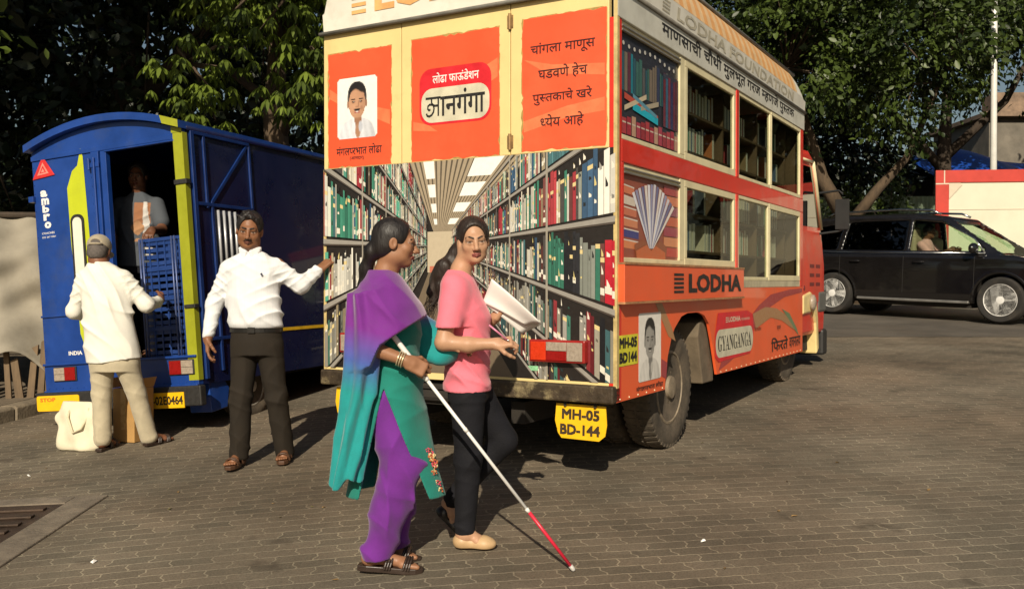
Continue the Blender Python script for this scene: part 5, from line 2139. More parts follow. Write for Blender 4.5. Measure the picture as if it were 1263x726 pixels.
def wells(P):
    d = np.full(P.shape[:-1], 1e9)
    for yy in (-hb, hb):
        r_ = np.hypot(P[..., 1] - yy, P[..., 2] - .385) - .435
        d = np.minimum(d, np.maximum(r_, .58 - np.abs(P[..., 0])))
    return d


F_ = Field(.024)
lo, hi = (-1.0, YR, .26), (1.0, YF, 1.93)
F_.add(car_all, lo, hi, k=0)
F_.add(hollow, lo, hi, k=0, op='s')
F_.add(wells, lo, hi, k=0, op='s')
for k_, f_ in wp.items():
    F_.add(lambda P, f_=f_: np.maximum(f_(P[..., 1], P[..., 2]), .4 - np.abs(P[..., 0])), lo, hi, k=0, op='s')
F_.add(lambda P: np.maximum(np.maximum(wsh(P[..., 1], P[..., 2]), np.abs(P[..., 0]) - .815 + .305 * (P[..., 2] - 1.1)), .4 - P[..., 1]), lo, hi, k=0, op='s')
F_.add(lambda P: np.maximum(np.abs(P[..., 0]) - .6, np.maximum(P[..., 1] - YR - .5, np.abs(P[..., 2] - 1.42) - .2)), lo, hi, k=0, op='s')
body = F_.build('body', CPAINT, car)


def pane(nm, cond, m, parent):
    f = Field(.024)
    f.add(lambda P: np.maximum(np.maximum(car_gh(P, .018), -car_gh(P, .07)), cond(P)), lo, hi, k=0)
    o = f.build(nm, m, parent)
    return o


for k_, f_ in wp.items():
    for s_ in (1, -1):
        pane(k_, lambda P, f_=f_, s_=s_: np.maximum(f_(P[..., 1], P[..., 2]) - .03, .35 - s_ * P[..., 0]), CGLASS if 'front' not in k_ else CCLEAR, car)
pane('windscreen', lambda P: np.maximum(np.maximum(wsh(P[..., 1], P[..., 2]) - .03, np.abs(P[..., 0]) - .835 + .305 * (P[..., 2] - 1.1)), .4 - P[..., 1]), CCLEAR, car)
pane('rear_window', lambda P: np.maximum(np.abs(P[..., 0]) - .64, np.maximum(P[..., 1] - YR - .55, np.abs(P[..., 2] - 1.42) - .24)), CGLASS, car)
# trim
for s_ in (1, -1):
    m = MB()
    xw = .895 * s_
    m.tube([(s_ * .905, YR + .36, 1.165), (s_ * .915, -.5, 1.16), (s_ * .905, hb - .28, 1.165)], .014, 6)
    m.tube([(s_ * .905, hb - .28, 1.165), (s_ * .845, hb - .48, 1.41), (s_ * .765, .46, 1.72)], .012, 6)
    m.build('window_trim', CHROME, car, smooth=True)
    m = MB()
    m.tube([(s_ * .66, YR + .7, 1.83), (s_ * .66, YR + .85, 1.905), (s_ * .66, -.4, 1.945), (s_ * .66, .2, 1.92), (s_ * .66, .36, 1.85)], .02, 8)
    m.build('roof_rail', CHROME, car, smooth=True)
    m = MB()
    m.box((s_ * .93 - .04, -hb + .50, .30), (s_ * .93 + .04, hb - .5, .345))
    m.build('running_board', mat('grey running board', (.3, .29, .27), .4, .6, vary=.1), car, bevel=.012)
    fm = Field(.014)
    fm.ell((s_ * 1.05, hb - .42, 1.24), (.13, .07, .095))
    fm.cap((s_ * .9, hb - .42, 1.17), (s_ * 1.0, hb - .42, 1.19), .03)
    fm.build('wing_mirror', CPAINT, car)
    m = MB()
    for y_ in (YR + 1.28, -.02):
        m.tube([(s_ * (HW + .004), y_ + .05, 1.0), (s_ * (HW + .035), y_ + .07, 1.0), (s_ * (HW + .035), y_ + .22, 1.0), (s_ * (HW + .004), y_ + .24, 1.0)], .013, 6)
    m.build('door_handle', CPAINT, car, smooth=True)
    m = MB()
    for y_ in (-.15, hb - .43, YR + 1.12):
        m.box((s_ * (HW - .0), y_ - .004, .45), (s_ * (HW + .002), y_ + .004, 1.1))
    m.build('door_gap', DARK, car)
    for yy in (-hb, hb):
        m = MB()
        P_ = [(yy + .47 * math.cos(R_(a)), .385 + .47 * math.sin(R_(a))) for a in range(-5, 190, 13)]
        m.tube([(s_ * (HW - .02), a, b) for a, b in P_], .025, 6)
        m.build('wheel_arch_trim', CPAINT, car, smooth=True)
m = MB()
m.box((-.7, YF - .05, .55), (.7, YF + .005, .82))
m.build('grille', CTRIM, car, bevel=.02)
for s_ in (1, -1):
    fm = Field(.02)
    fm.ell((s_ * .74, YF - .13, .82), (.19, .16, .1))
    fm.build('headlight', LENS_W, car)
    fm = Field(.02)
    fm.ell((s_ * .80, YR + .08, .98), (.14, .1, .15))
    fm.build('rear_light', LENS_R, car)
m = MB()
m.box((-.85, -hb + .5, .22), (.85, hb - .5, .40))
m.box((-.5, -hb - .4, .24), (.5, hb + .4, .39))
m.box((-.8, -1.2, .40), (.8, 1.2, .62))
m.build('underbody', UNDER, car)
SEAT = mat('beige car seat', (.26, .20, .13), .7, vary=.2)
for x_ in (-.38, .38):
    for y_ in (.05, -.95):
        fm = Field(.024)
        fm.box((x_, y_ + .1, .85), (.25, .27, .1), .06, k=.05)
        fm.box((x_, y_ - .22, 1.12), (.24, .08, .34), .06, k=.05)
        fm.box((x_, y_ - .25, 1.52), (.13, .05, .1), .04, k=.02)
        fm.build('seat', SEAT, car)
m = MB()
m.box((-.75, hb - .45, .9), (.75, hb - .1, 1.14))
m.build('dashboard', CTRIM, car, bevel=.04)
m = MB()
th = np.linspace(0, 2 * PI, 21)
m.tube([(.38 + .18 * math.cos(a), hb - .62 + .07 * math.sin(a), 1.16 + .16 * math.sin(a)) for a in th], .014, 6, cap=False)
m.build('steering_wheel', CTRIM, car)


def car_wheel(x_, y_, flip):
    m = MB()
    rad, h = .385, .14
    m.lathe([(-h, rad * .70), (-h, rad * .92), (-h * .7, rad), (h * .7, rad), (h, rad * .93), (h * 1.02, rad * .8), (h * .86, rad * .70)], 48, 'x')
    t = m.build('wheel', mat('black tyre', (.022, .020, .018), .85, vary=.3, dirt=(.09, .07, .05), dirt_amt=.5), car, smooth=True, auto=R_(35))
    m = MB()
    m.lathe([(h * .86, rad * .70), (h * .92, rad * .69), (h * .8, rad * .655), (h * .1, rad * .62), (-h * .4, rad * .60)], 48, 'x')
    for k in range(5):
        a0 = 2 * PI * k / 5
        for off in (-.115, .115):
            a1, a2 = a0 + off * 2.2, a0 + off * 1.25
            c1, s1, c2, s2 = math.cos(a1), math.sin(a1), math.cos(a2), math.sin(a2)
            p1, p2 = np.array((c1, s1)) * rad * .14, np.array((c2, s2)) * rad * .66
            nn = np.array((-(p2 - p1)[1], (p2 - p1)[0]))
            nn = nn / np.linalg.norm(nn) * .026
            m.prism([tuple(p1 + nn), tuple(p1 - nn), tuple(p2 - nn * 1.15), tuple(p2 + nn * 1.15)], (h * .62, 0, 0), Y, Z, (h * .24, 0, 0))
    m.lathe([(h * .6, rad * .2), (h * .88, rad * .17), (h * .92, rad * .08), (h * .92, 0)], 24, 'x')
    m.build('rim', ALLOY, t, auto=R_(30), smooth=True)
    m = MB()
    m.lathe([(-h * .1, rad * .5), (h * .05, rad * .48), (h * .06, 0)], 30, 'x')
    m.build('brake_disc', mat('brake disc steel', (.10, .09, .08), .5, .5), t)
    t.location = (x_, y_, .385)
    if flip:
        t.rotation_euler = (.4, 0, PI)
    else:
        t.rotation_euler = (.3 if y_ > 0 else 0, 0, 0)
    return t


for y_ in (-hb, hb):
    car_wheel(.83, y_, False)
    car_wheel(-.83, y_, True)

# ------------------------------------------------------------------ behind the car
HW_ = mat('cream white hoarding', (.66, .62, .48), .6, vary=.06, scale=1.5, dirt=(.45, .40, .28), dirt_amt=.4)
HR = mat('red hoarding border', (.50, .035, .02), .5, vary=.12, scale=4)
hx, hy = 9.36, 20.6
hrd = empty('hoarding', (hx, hy, G(hx, hy)), (0, 0, R_(-7)), 'tall cream hoarding with a red border behind the black car', 'hoarding')
HH, HL = 2.96, 6.0
mb = MB()
mb.box((.0, 0, .1), (HL, .08, HH))
mb.build('panel', HW_, hrd, bevel=.005)
mb = MB()
mb.box((-.02, -.03, HH - .26), (HL, -.003, HH + .01))
mb.box((-.02, -.03, .0), (.26, -.003, HH - .2605))
mb.build('border', HR, hrd, bevel=.006)
mb = MB()
mb.box((-.02, -.036, HH - .30), (.5, -.0315, HH - .272))
mb.box((.15, -.036, HH - .2715), (.175, -.0315, HH + .01))
mb.prism([(.26, HH - .30), (.55, HH - .30), (.26, HH - .62)], (0, -.034, 0), X, Z, (0, .003, 0))
mb.box((.261, -.010, HH - .86), (HL, -.0005, HH - .845))
mb.box((2.4, -.010, .1), (2.412, -.0005, HH - .861))
mb.build('batten', mat('pale batten', (.6, .5, .38), .6, vary=.1), hrd)
mb = MB()
for x_ in (.2, 2.0, 3.8, 5.6):
    mb.box((x_, .081, 0), (x_ + .08, .16, HH))
mb.build('post', CTRIM, hrd)

fx, fy = 9.35, 26.2
fence = empty('corrugated_fence', (fx, fy, G(fx, fy)), (0, 0, R_(-6)), 'green corrugated sheet fence between the forked tree and the hoarding', 'fence')
mb = MB()
V, F = [], []
nx = 120
for i in range(nx + 1):
    x_ = -.9 + i * .03
    y_ = .018 * math.sin(i * 1.57)
    V += [(x_, y_, 0), (x_, y_, 2.9), (x_, y_ + .006, 0), (x_, y_ + .006, 2.9)]
for i in range(nx):
    a, b = 4 * i, 4 * i + 4
    F += [(a, b, b + 1, a + 1), (a + 2, a + 3, b + 3, b + 2), (a + 1, b + 1, b + 3, a + 3)]
mb.add(V, F)
mb.build('sheet', mat('green grey sheeting', (.16, .21, .14), .6, vary=.2, scale=3, dirt=(.2, .13, .06), dirt_amt=.6), fence)
mb = MB()
for x_ in (-.9, .4, 1.7):
    mb.box((x_, .03, 0), (x_ + .08, .1, 2.95))
mb.build('post', CTRIM, fence)

px, py = 11.03, 21.4
pole = empty('lamp_pole', (px, py, G(px, py)), label='tall thin white pole rising behind the hoarding', cat='pole')
mb = MB()
mb.tube([(0, 0, 0), (0, 0, 4), (0, 0, 13)], [.085, .07, .05], 20)
mb.build('shaft', mat('white painted steel', (.68, .67, .63), .35, vary=.05, coat=.3), pole, smooth=True)
mb = MB()
mb.lathe([(0, .17), (.35, .16), (.42, .10)], 20, 'z')
mb.build('base', mat('white painted steel', None), pole, smooth=True)
mb = MB()
mb.tube([(0, 0, 12.9), (.4, 0, 13.3), (1.3, -.1, 13.5)], .04, 8)
mb.box((1.2, -.2, 13.44), (1.8, .0, 13.54))
mb.build('lamp_arm', mat('white painted steel', None), pole)

# stall under a blue tarpaulin
sx, sy = 15.2, 31.5
stall = empty('market_stall', (sx, sy, G(sx, sy)), label='dark stall under a sagging bright blue tarpaulin beyond the hoarding', cat='stall')
V, F = [], []
n1, n2 = 16, 8
for j in range(n2 + 1):
    for i in range(n1 + 1):
        a, b = i / n1, j / n2
        x_, y_ = -1.5 + 5.2 * a, -1.2 + 2.4 * b
        z_ = 4.05 + .9 * b - .35 * a + .35 * math.exp(-((a - .38) / .16) ** 2) - .16 * math.sin(a * 9.0) * math.sin(b * PI) - .1 * (1 - b)
        V.append((x_, y_, z_))
for j in range(n2):
    for i in range(n1):
        k = j * (n1 + 1) + i
        F.append((k, k + 1, k + n1 + 2, k + n1 + 1))
tp = mesh_obj('tarpaulin', V, F, mat('blue tarpaulin', (.012, .075, .42), .45, vary=.12, scale=3), stall, smooth=True)
so_ = tp.modifiers.new('thick', 'SOLIDIFY')
so_.thickness = .012
mb = MB()
for x_, y_ in ((-1.4, -1.1), (1.2, -1.1), (3.6, -1.1), (-1.4, 1.1), (3.6, 1.1)):
    mb.tube([(x_, y_, 0), (x_, y_, 4.2 if y_ < 0 else 4.8)], .05, 8)
mb.build('post', BARK_D, stall)
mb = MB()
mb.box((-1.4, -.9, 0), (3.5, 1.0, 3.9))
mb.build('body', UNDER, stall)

# hillside houses far behind: rough low dwellings
WALLG = mat('grey plaster', (.17, .15, .12), .85, vary=.3, scale=2, dirt=(.12, .1, .08), dirt_amt=.7)
WALLT = mat('tan plaster', (.24, .185, .12), .85, vary=.3, scale=2, dirt=(.14, .11, .08), dirt_amt=.7)
for i, (x_, y_, z_, w_, d_, h_, m_, lb) in enumerate(((19.4, 38, 0, 5.0, 5, 7.2, WALLG, 'grey plaster house with small dark windows behind the blue tarpaulin'),
                                                     (26.0, 41, 0, 6.5, 5, 9.0, WALLT, 'taller tan plaster house at the right edge behind the pole'))):
    hs = empty('house', (x_, y_, G(x_, y_)), label=lb, cat='house')
    m = MB()
    m.box((0, 0, 0), (w_, d_, h_))
    m.build('wall', m_, hs)
    m = MB()
    m.box((-.3, -.35, h_ + .002), (w_ + .3, d_ + .3, h_ + .18))
    m.box((.5, .4, h_ + .182), (1.7, 1.6, h_ + 1.1))
    m.build('roof', mat('rusty sheet roof', (.22, .15, .10), .7, vary=.4, scale=3), hs)
    r = random.Random(i)
    for fl in range(int(h_ // 2.6)):
        for k in range(int(w_ // 1.7)):
            m = MB()
            xx = .5 + k * 1.65 + r.uniform(-.15, .15)
            zz = 1.0 + fl * 2.6 + r.uniform(-.1, .1)
            m.box((xx, -.05, zz), (xx + .9, -.002, zz + 1.1))
            f = m.build('window', mat('pale window frame', (.45, .42, .36), .6, vary=.2), hs)
            m = MB()
            m.box((xx + .07, -.056, zz + .07), (xx + .83, -.0505, zz + 1.03))
            m.build('pane', mat('dark window glass', (.02, .022, .025), .15), f)

# ------------------------------------------------------------------ left edge: tarpaulin, broken pallets
CLOTH = mat('grey beige tarpaulin', (.29, .26, .205), .85, vary=.2, scale=2.5, bump=.3, bscale=14, dirt=(.2, .16, .1), dirt_amt=.6)
tx, ty = -5.0, 9.0
tz = G(tx, ty) + .13
tarp = empty('tarpaulin_sheet', (tx, ty, tz), (0, 0, R_(8)), 'creased pale tarpaulin hanging over sticks at the left edge', 'tarpaulin')
V, F = [], []
n1, n2 = 60, 40
for j in range(n2 + 1):
    for i in range(n1 + 1):
        a, b = i / n1, j / n2
        x_ = -2.2 + 2.9 * a
        z_ = .36 + 1.42 * b - .16 * math.sin(a * 7) * (1 - b) + (.07 * math.sin(a * 31) * (1 - b) ** 2)
        y_ = .20 * math.sin(a * 13 + 2 * b) * (.35 + .65 * (1 - b)) + .35 * b + .06 * math.sin(a * 37 + 5 * b) + .10 * math.sin(9 * b + 6 * a) + .03 * math.sin(23 * b - 30 * a)
        V.append((x_, y_, z_))
for j in range(n2):
    for i in range(n1):
        k = j * (n1 + 1) + i
        F.append((k, k + 1, k + n1 + 2, k + n1 + 1))
o = mesh_obj('cloth', V, F, CLOTH, tarp, smooth=True)
q = o.modifiers.new('thick', 'SOLIDIFY')
q.thickness = .006
mb = MB()
for x_ in (-1.9, -.6, .6):
    mb.tube([(x_, .45, 0), (x_, .42, 1.85)], .03, 8)
mb.tube([(-2.2, .40, 1.80), (.7, .40, 1.80)], .03, 8)
mb.build('support_pole', BARK_D, tarp)
STICK = mat('weathered stick', (.16, .11, .065), .9, vary=.4, scale=14, stretch=(1, 1, .2))
r = random.Random(4)
sp = None
for i in range(24):
    x_ = -1.45 + i * .09 + r.uniform(-.03, .03)
    mb = MB()
    h_ = r.uniform(.38, .62)
    ln = r.uniform(-.05, .05)
    wv = r.uniform(.025, .04)
    mb.prism([(-wv, 0), (wv, 0), (wv * .9 + ln, h_), (-wv * .8 + ln, h_ - .03)], (0, 0, 0), X, Z, (0, .022, 0))
    o = mb.build('wooden_stake', STICK, bevel=.003)
    o.location = Matrix.Translation((tx, ty, tz)) @ Matrix.Rotation(R_(8), 4, 'Z') @ Vector((x_, -.16 + r.uniform(-.03, .03), -.01))
    o.rotation_euler = (r.uniform(-.1, .05), 0, R_(8) + r.uniform(-.3, .3))
    tag(o, 'weathered wooden stake in the row under the pale tarpaulin', 'stake', 'stakes along the foot of the tarpaulin')

# ------------------------------------------------------------------ bags and box at the truck
BAG = mat('cream cloth bag', (.68, .62, .46), .85, vary=.08, scale=8, bump=.25, bscale=30)
bxw, byw = -3.30, 7.15
bag = empty('cloth_bag', (bxw, byw, G(bxw, byw)), (0, 0, R_(-12)), 'slumped cream cloth bag with loop handles on the paving beside the old man', 'bag')
F_ = Field(.007)
F_.loft([(0, 0, 0, .175, .08), (.02, 0, 0, .19, .09), (.12, -.005, 0, .188, .08), (.26, -.016, .005, .178, .055), (.345, -.028, .01, .172, .025), (.365, -.03, .01, .165, .012)], pw=3.2,
        fold=lambda P, th: .006 * np.sin(P[..., 0] * 38 + 18 * P[..., 2]) + .006 * np.sin(P[..., 0] * 22 - 25 * P[..., 2]), k=.01)
F_.build('sack', BAG, bag)
for s_ in (-1, 1):
    mb = MB()
    mb.tube([(-.09, s_ * .022, .31), (-.075, s_ * .07, .25), (-.01, s_ * .1, .14), (.05, s_ * .085, .17), (.085, s_ * .05, .26), (.075, s_ * .022, .32)], .009, 8)
    mb.build('handle', mat('cream strap', (.62, .55, .38), .8), bag, smooth=True)
bxw, byw = -3.02, 7.40
cbx = empty('cardboard_box', (bxw, byw, G(bxw, byw)), (0, 0, R_(-20)), 'tan cardboard box standing behind the old man, between his legs', 'box')
CARD = mat('cardboard', (.42, .24, .08), .8, vary=.12, scale=6)
mb = MB()
mb.box((-.10, -.1, 0), (.11, .12, .42))
mb.build('carton', CARD, cbx, bevel=.006)
mb = MB()
mb.box((-.101, -.02, .4205), (.111, .03, .423))
mb.box((-.02, -.1035, .1), (.03, -.1005, .42))
mb.build('tape', mat('brown tape', (.5, .33, .14), .3), cbx)
for lab, dx_, an in (('left flap', -.10, 1), ('right flap', .11, -1)):
    mb = MB()
    mb.add([(dx_, -.1, .422), (dx_, .12, .422), (dx_ - an * .03, .12, .50), (dx_ - an * .03, -.1, .50)], [(0, 1, 2, 3)])
    o = mb.build('flap', CARD, cbx)
    q = o.modifiers.new('thick', 'SOLIDIFY')
    q.thickness = .004
# ------------------------------------------------------------------ people
SKIN = mat('skin', attr=True, rough=.48, vary=.06, scale=40, bump=.08, bscale=200, spec=.35)
HAIR = mat('black hair', (.012, .009, .008), .52, vary=.4, scale=40, bump=.5, bscale=60, stretch=(1, 1, .25), spec=.5)
HAIRB = mat('brown black hair', (.022, .013, .009), .52, vary=.4, scale=40, bump=.5, bscale=60, stretch=(1, 1, .25), spec=.5)


def cloth(name, col, rough=.85, vary=.08, bump=.18, bs=160, sheen=.2):
    return mat(name, col, rough, vary=vary, scale=14, bump=bump, bscale=bs, sheen=sheen, spec=.25)


DK = (.012, .009, .008)


def head(F_, c, R, col, s=1.0, fem=False, open_mouth=False, lip=None, brow=DK, frown=0.0, mous=False):
    c = np.array(c, float)
    col = np.array(col)
    lip = np.array(lip) if lip is not None else col * np.array([.8, .55, .55])

    def p(x, y, z):
        return c + R @ (np.array((x, y, z)) * s)

    def el(x, y, z, a, b, d, **k):
        F_.ell(p(x, y, z), np.array((a, b, d)) * s, R, **k)
    j = .9 if fem else 1.0
    el(0, -.018, .030, .071, .090, .082, col=col, k=.02)
    el(0, .018, -.030, .059 * j, .068, .082, col=col, k=.03)
    for q in (-1, 1):
        el(q * .036 * j, .012, -.066, .026, .045, .028, col=col, k=.03)
        el(q * .039, .055, -.026, .022, .022, .022, col=col, k=.025)
    el(0, .056, -.092, .026 * j, .024, .018, col=col, k=.028)
    F_.cap(p(-.034, .076, .016), p(.034, .076, .016), .012 * s, col=col, k=.02)
    for q in (-1, 1):
        el(q * .031, .098, -.001, .019, .016, .010, op='s', k=.014)
    for q in (-1, 1):
        el(q * .030, .0705, -.0015, .0125, .0115, .0062, col=(.36, .30, .26), k=.002, kc=.0008)
        F_.ell(p(q * .030, .0795, -.0015), np.array((.0062, .0036, .0056)) * s, R, col=DK, k=.001, kc=.001)
        F_.chain([p(q * .017, .0800, .003), p(q * .030, .0825, .0058), p(q * .045, .0735, .002)], [.0030 * s] * 3, col=tuple(col * .45), k=.004, kc=.0012)
        F_.chain([p(q * .017, .0790, -.0095), p(q * .030, .0800, -.011), p(q * .044, .0715, -.008)], [.003 * s] * 3, col=tuple(col * .85), k=.008)
        F_.chain([p(q * .013, .0895, .0185 - frown), p(q * .032, .0865, .024), p(q * .052, .071, .0185)], [(.0026 if fem else .0036) * s, (.0030 if fem else .0040) * s, .0020 * s], col=brow, k=.003, kc=.0015)
        el(q * .0745, -.010, -.004, .010, .020, .031, col=col, k=.008)
        el(q * .0835, -.004, -.002, .006, .011, .018, op='s', k=.006)
    F_.cap(p(0, .083, .006), p(0, .104, -.034), .0075 * s, .0120 * s, col=col, k=.012)
    for q in (-1, 1):
        el(q * .0125, .094, -.038, .0085, .010, .0075, col=col, k=.006)
        F_.ell(p(q * .0065, .1045, -.0455), np.array((.0035, .004, .003)) * s, R, op='s', k=.003)
    F_.chain([p(-.022, .082, -.0615), p(-.007, .0900, -.0590), p(0, .0900, -.0602), p(.007, .0900, -.0590), p(.022, .082, -.0615)], [.0025 * s, .0040 * s, .0038 * s, .0040 * s, .0025 * s], col=lip, k=.004, kc=.0015)
    F_.chain([p(-.019, .082, -.0685), p(0, .0890, -.0705), p(.019, .081, -.0685)], [.0025 * s, .0048 * s, .0025 * s], col=lip, k=.005, kc=.0015)
    F_.chain([p(-.020, .0835, -.0650), p(0, .0905, -.0650), p(.020, .0835, -.0650)], [.0014 * s, .0026 * s, .0014 * s], col=lip * .45, k=.002, kc=.0012)  # shade of the mouth crease put into the colour
    if mous:
        F_.chain([p(-.030, .082, -.058), p(-.012, .0955, -.0505), p(.012, .0955, -.0505), p(.030, .082, -.058)], [.0018 * s, .0036 * s, .0036 * s, .0018 * s], col=DK, k=.003, kc=.0015)
    return p


def hair_cap(F_, c, R, s=1.0, thick=.012, line=.045, back=-.06, side=True):
    """close scalp hair; the face, ears and nape are cut free"""
    c = np.array(c, float)

    def p(x, y, z):
        return c + R @ (np.array((x, y, z)) * s)
    t = thick
    nz = wob(70, .0016, (1, 1, .4))
    F_.ell(p(0, -.018, .032), np.array((.071 + t, .090 + t, .083 + t)) * s, R, k=.02)
    F_.ell(p(0, -.052, -.025), np.array((.064 + t * .6, .050 + t, .062)) * s, R, k=.03)
    F_.ell(p(0, .108, -.016), np.array((.074, .092, .108)) * s, R, op='s', k=.015)
    F_.ell(p(0, .0, -.135), np.array((.12, .12, .062)) * s, R, op='s', k=.02)
    for q in (-1, 1):
        F_.ell(p(q * .088, .020, -.032), np.array((.030, .046, .042)) * s, R, op='s', k=.012)
    return p


def hand(F_, w, d, n, col, side=1, curl=.5, s=1.0, spread=.10, thumb=.5, pinch=0):
    """hand from the wrist w: fingers run along d, the palm faces n; side = +1 puts the thumb on d x n"""
    w, d, n = [np.array(v, float) for v in (w, d, n)]
    d /= np.linalg.norm(d)
    n -= d * (n @ d)
    n /= np.linalg.norm(n)
    l = np.cross(d, n) * side
    col = np.array(col)
    Rm = np.stack([l, d, n], 1)
    F_.box(w + d * .045 * s, np.array((.038, .050, .0135)) * s, .012 * s, Rm, col=col, k=.014)
    F_.cap(w - d * .02 * s, w + d * .02 * s, .022 * s, .024 * s, col=col, k=.02)
    F_.ell(w + d * .03 * s + l * .022 * s + n * .008 * s, np.array((.018, .030, .014)) * s, Rm, col=col, k=.012)
    for i, (off, ln, r_) in enumerate(((.029, .072, .0088), (.0098, .080, .0090), (-.0098, .074, .0086), (-.0285, .058, .0076))):
        a = w + d * (.088 - .006 * abs(i - 1)) * s + l * off * s
        dr = d + l * spread * (off / .03)
        dr /= np.linalg.norm(dr)
        ang = 0
        pts = [a - dr * .02 * s]
        pts.append(a)
        q = a
        for sg, cu in ((.46, .75), (.30, 1.05), (.24, .7)):
            ang += curl * cu * (1.0 + .12 * i)
            v = dr * math.cos(ang) + n * math.sin(ang)
            q = q + v * ln * sg * s
            pts.append(q)
        F_.chain(pts, [r_ * s, r_ * 1.02 * s, r_ * .98 * s, r_ * .92 * s, r_ * .78 * s], col=col, k=.0035)
    b = w + d * .022 * s + l * .030 * s + n * .006 * s
    t1 = b + (d * .62 + l * .55 + n * (.25 + thumb * .3)) * .040 * s
    t2 = t1 + (d * .85 + l * .05 + n * (.2 + thumb * .6)) * .030 * s
    t3 = t2 + (d * .85 - l * .15 + n * (.2 + thumb * .7)) * .024 * s
    F_.chain([b, t1, t2, t3], [.0135 * s, .0108 * s, .0098 * s, .0080 * s], col=col, k=.006)


def foot(F_, heel, toe, col, s=1.0, up=(0, 0, 1), toes=True):
    heel, toe, up = [np.array(v, float) for v in (heel, toe, up)]
    d = toe - heel
    L_ = np.linalg.norm(d)
    d /= L_
    l = np.cross(d, up)
    l /= np.linalg.norm(l)
    u = np.cross(l, d)
    h0 = heel + d * .035 + u * .032
    F_.ell(h0, (.034, .034, .032), col=col, k=.03)
    F_.cap(h0 + d * .02 + u * .01, heel + d * (L_ - .07) + u * .022, .034, .024, col=col, k=.03)
    F_.cap(heel + d * (L_ - .075) + l * .022 + u * .017, heel + d * (L_ - .075) - l * .022 + u * .017, .019, col=col, k=.02)
    if toes:
        for i, (o_, b_, r_) in enumerate(((.030, .005, .0115), (.013, .0, .0092), (-.001, -.006, .0085), (-.015, -.014, .008), (-.028, -.022, .0075))):
            F_.cap(heel + d * (L_ - .06) + l * o_ + u * .015, heel + d * (L_ - .012 + b_) + l * o_ + u * .011, r_, r_ * .95, col=col, k=.004)


def sandal(parent, heel, toe, m, strap=2, th=.02, name='sandal', wide=.046):
    heel, toe = Vector(heel), Vector(toe)
    d = (toe - heel)
    L_ = d.length
    d.normalize()
    l = d.cross(Vector((0, 0, 1))).normalized()
    u = l.cross(d)
    mb = MB()
    prof = [(-.012, .024), (.03, .034), (.10, .036), (L_ - .07, wide), (L_ - .02, wide * .82), (L_ + .012, wide * .4)]
    pts = [(a, b) for a, b in prof] + [(a, -b) for a, b in prof[::-1]]
    mb.prism(pts, heel - u * th * .5, d, l, u * th)
    for k in range(strap):
        a = L_ - .065 - k * .085
        c = heel + d * a
        P_ = [c + l * (wide * math.cos(t)) + u * (.052 * math.sin(t) + .004) + d * (.012 * math.sin(t)) for t in np.linspace(0, PI, 11)]
        for dd in (-.012, 0, .012):
            mb.tube([q + d * dd for q in P_], .0065, 6)
    return mb.build(name, m, parent, bevel=.004)


def person(name_label, loc, rz=0.0):
    return empty('person', (loc[0], loc[1], G(loc[0], loc[1]) if len(loc) < 3 else loc[2]), (0, 0, rz), name_label, 'person')


def A(*v):
    return np.array(v, float)


# ---- woman with the cane ------------------------------------------------
WSK = (.30, .145, .078)
wo = person('woman in a teal tunic and purple shawl walking with a white cane', (-.546, 4.328))
S = Field(.0034)
hc, hR = A(.006, 0, 1.50), rot(R_(-84), R_(-4))
head(S, hc, hR, WSK, .97, fem=True, lip=(.25, .08, .06))
S.chain([hc + A(-.025, 0, -.06), A(-.040, 0, 1.36), A(-.035, 0, 1.28)], [.050, .048, .075], col=WSK, k=.03)
S.cap((-.035, -.11, 1.26), (-.035, .11, 1.26), .06, col=WSK, k=.05)
S.loft([(1.28, -.03, 0, .07, .14), (1.12, .0, 0, .09, .13), (.95, .0, 0, .085, .115), (.80, -.01, 0, .07, .10)], col=WSK, k=.04)
# near (right) arm
el_, wr = A(-.085, -.20, 1.03), A(.075, -.205, .972)
S.chain([A(-.055, -.155, 1.26), el_, wr], [.046, .037, .024], col=WSK, k=.02)
hd = A(.80, .10, -.42)
hand(S, wr + A(.012, 0, -.006), hd, A(-.30, .85, -.25), WSK, side=1, curl=.95, s=.93, thumb=.7)
# far arm reaching to the girl's elbow
S.chain([A(-.035, .155, 1.26), A(.08, .21, 1.02), A(.235, .15, 1.0)], [.046, .038, .026], col=WSK, k=.02)
hand(S, A(.235, .15, 1.0), A(.9, -.3, .1), A(0, -.5, -.8), WSK, side=-1, curl=.4, s=.9)
for y_, a0, a1 in ((-.085, (-.05, .80), (-.06, .10)), (.085, (-.0, .80), (-.03, .09))):
    S.chain([A(a0[0] + .02, y_ * .7, a0[1] - .03), A(.04, y_, .45), A(a1[0], y_, a1[1])], [.062, .055, .036], col=WSK, k=.02)
foot(S, (-.145, -.085, .030), (.125, -.095, .018), WSK)
foot(S, (-.115, .08, .030), (.10, .07, .014), WSK)
S.build('body', SKIN, wo)
Hh = Field(.005)
hp = hair_cap(Hh, hc, hR, .97, .010)
Hh.ell(hp(0, -.108, -.045), (.038, .040, .040), k=.02)
Hh.chain([hp(0, -.112, -.06), A(-.135, .02, 1.38), A(-.145, .03, 1.30), A(-.16, .03, 1.20)], [.030, .030, .028, .024], k=.02)
Hh.build('hair', HAIR, wo)

TEAL = cloth('teal cotton', (.012, .19, .15), vary=.10)
PURP = cloth('purple cotton', (.145, .022, .235), vary=.10)
rw = wob(13, .0045, (1, 1, .5))


def kf(P, th):
    z = P[..., 2]
    low_ = np.clip((.86 - z) / .45, 0, 1)
    return low_ * (.008 * np.sin(th * 5 + 3 * np.sin(z * 4)) + ridge(P, ((24, 20, 5, 0, .6),), .008)) + (1 - low_) * ridge(P, ((8, 6, 22, 0, .9), (-12, 3, 15, 1, .8)), .007)


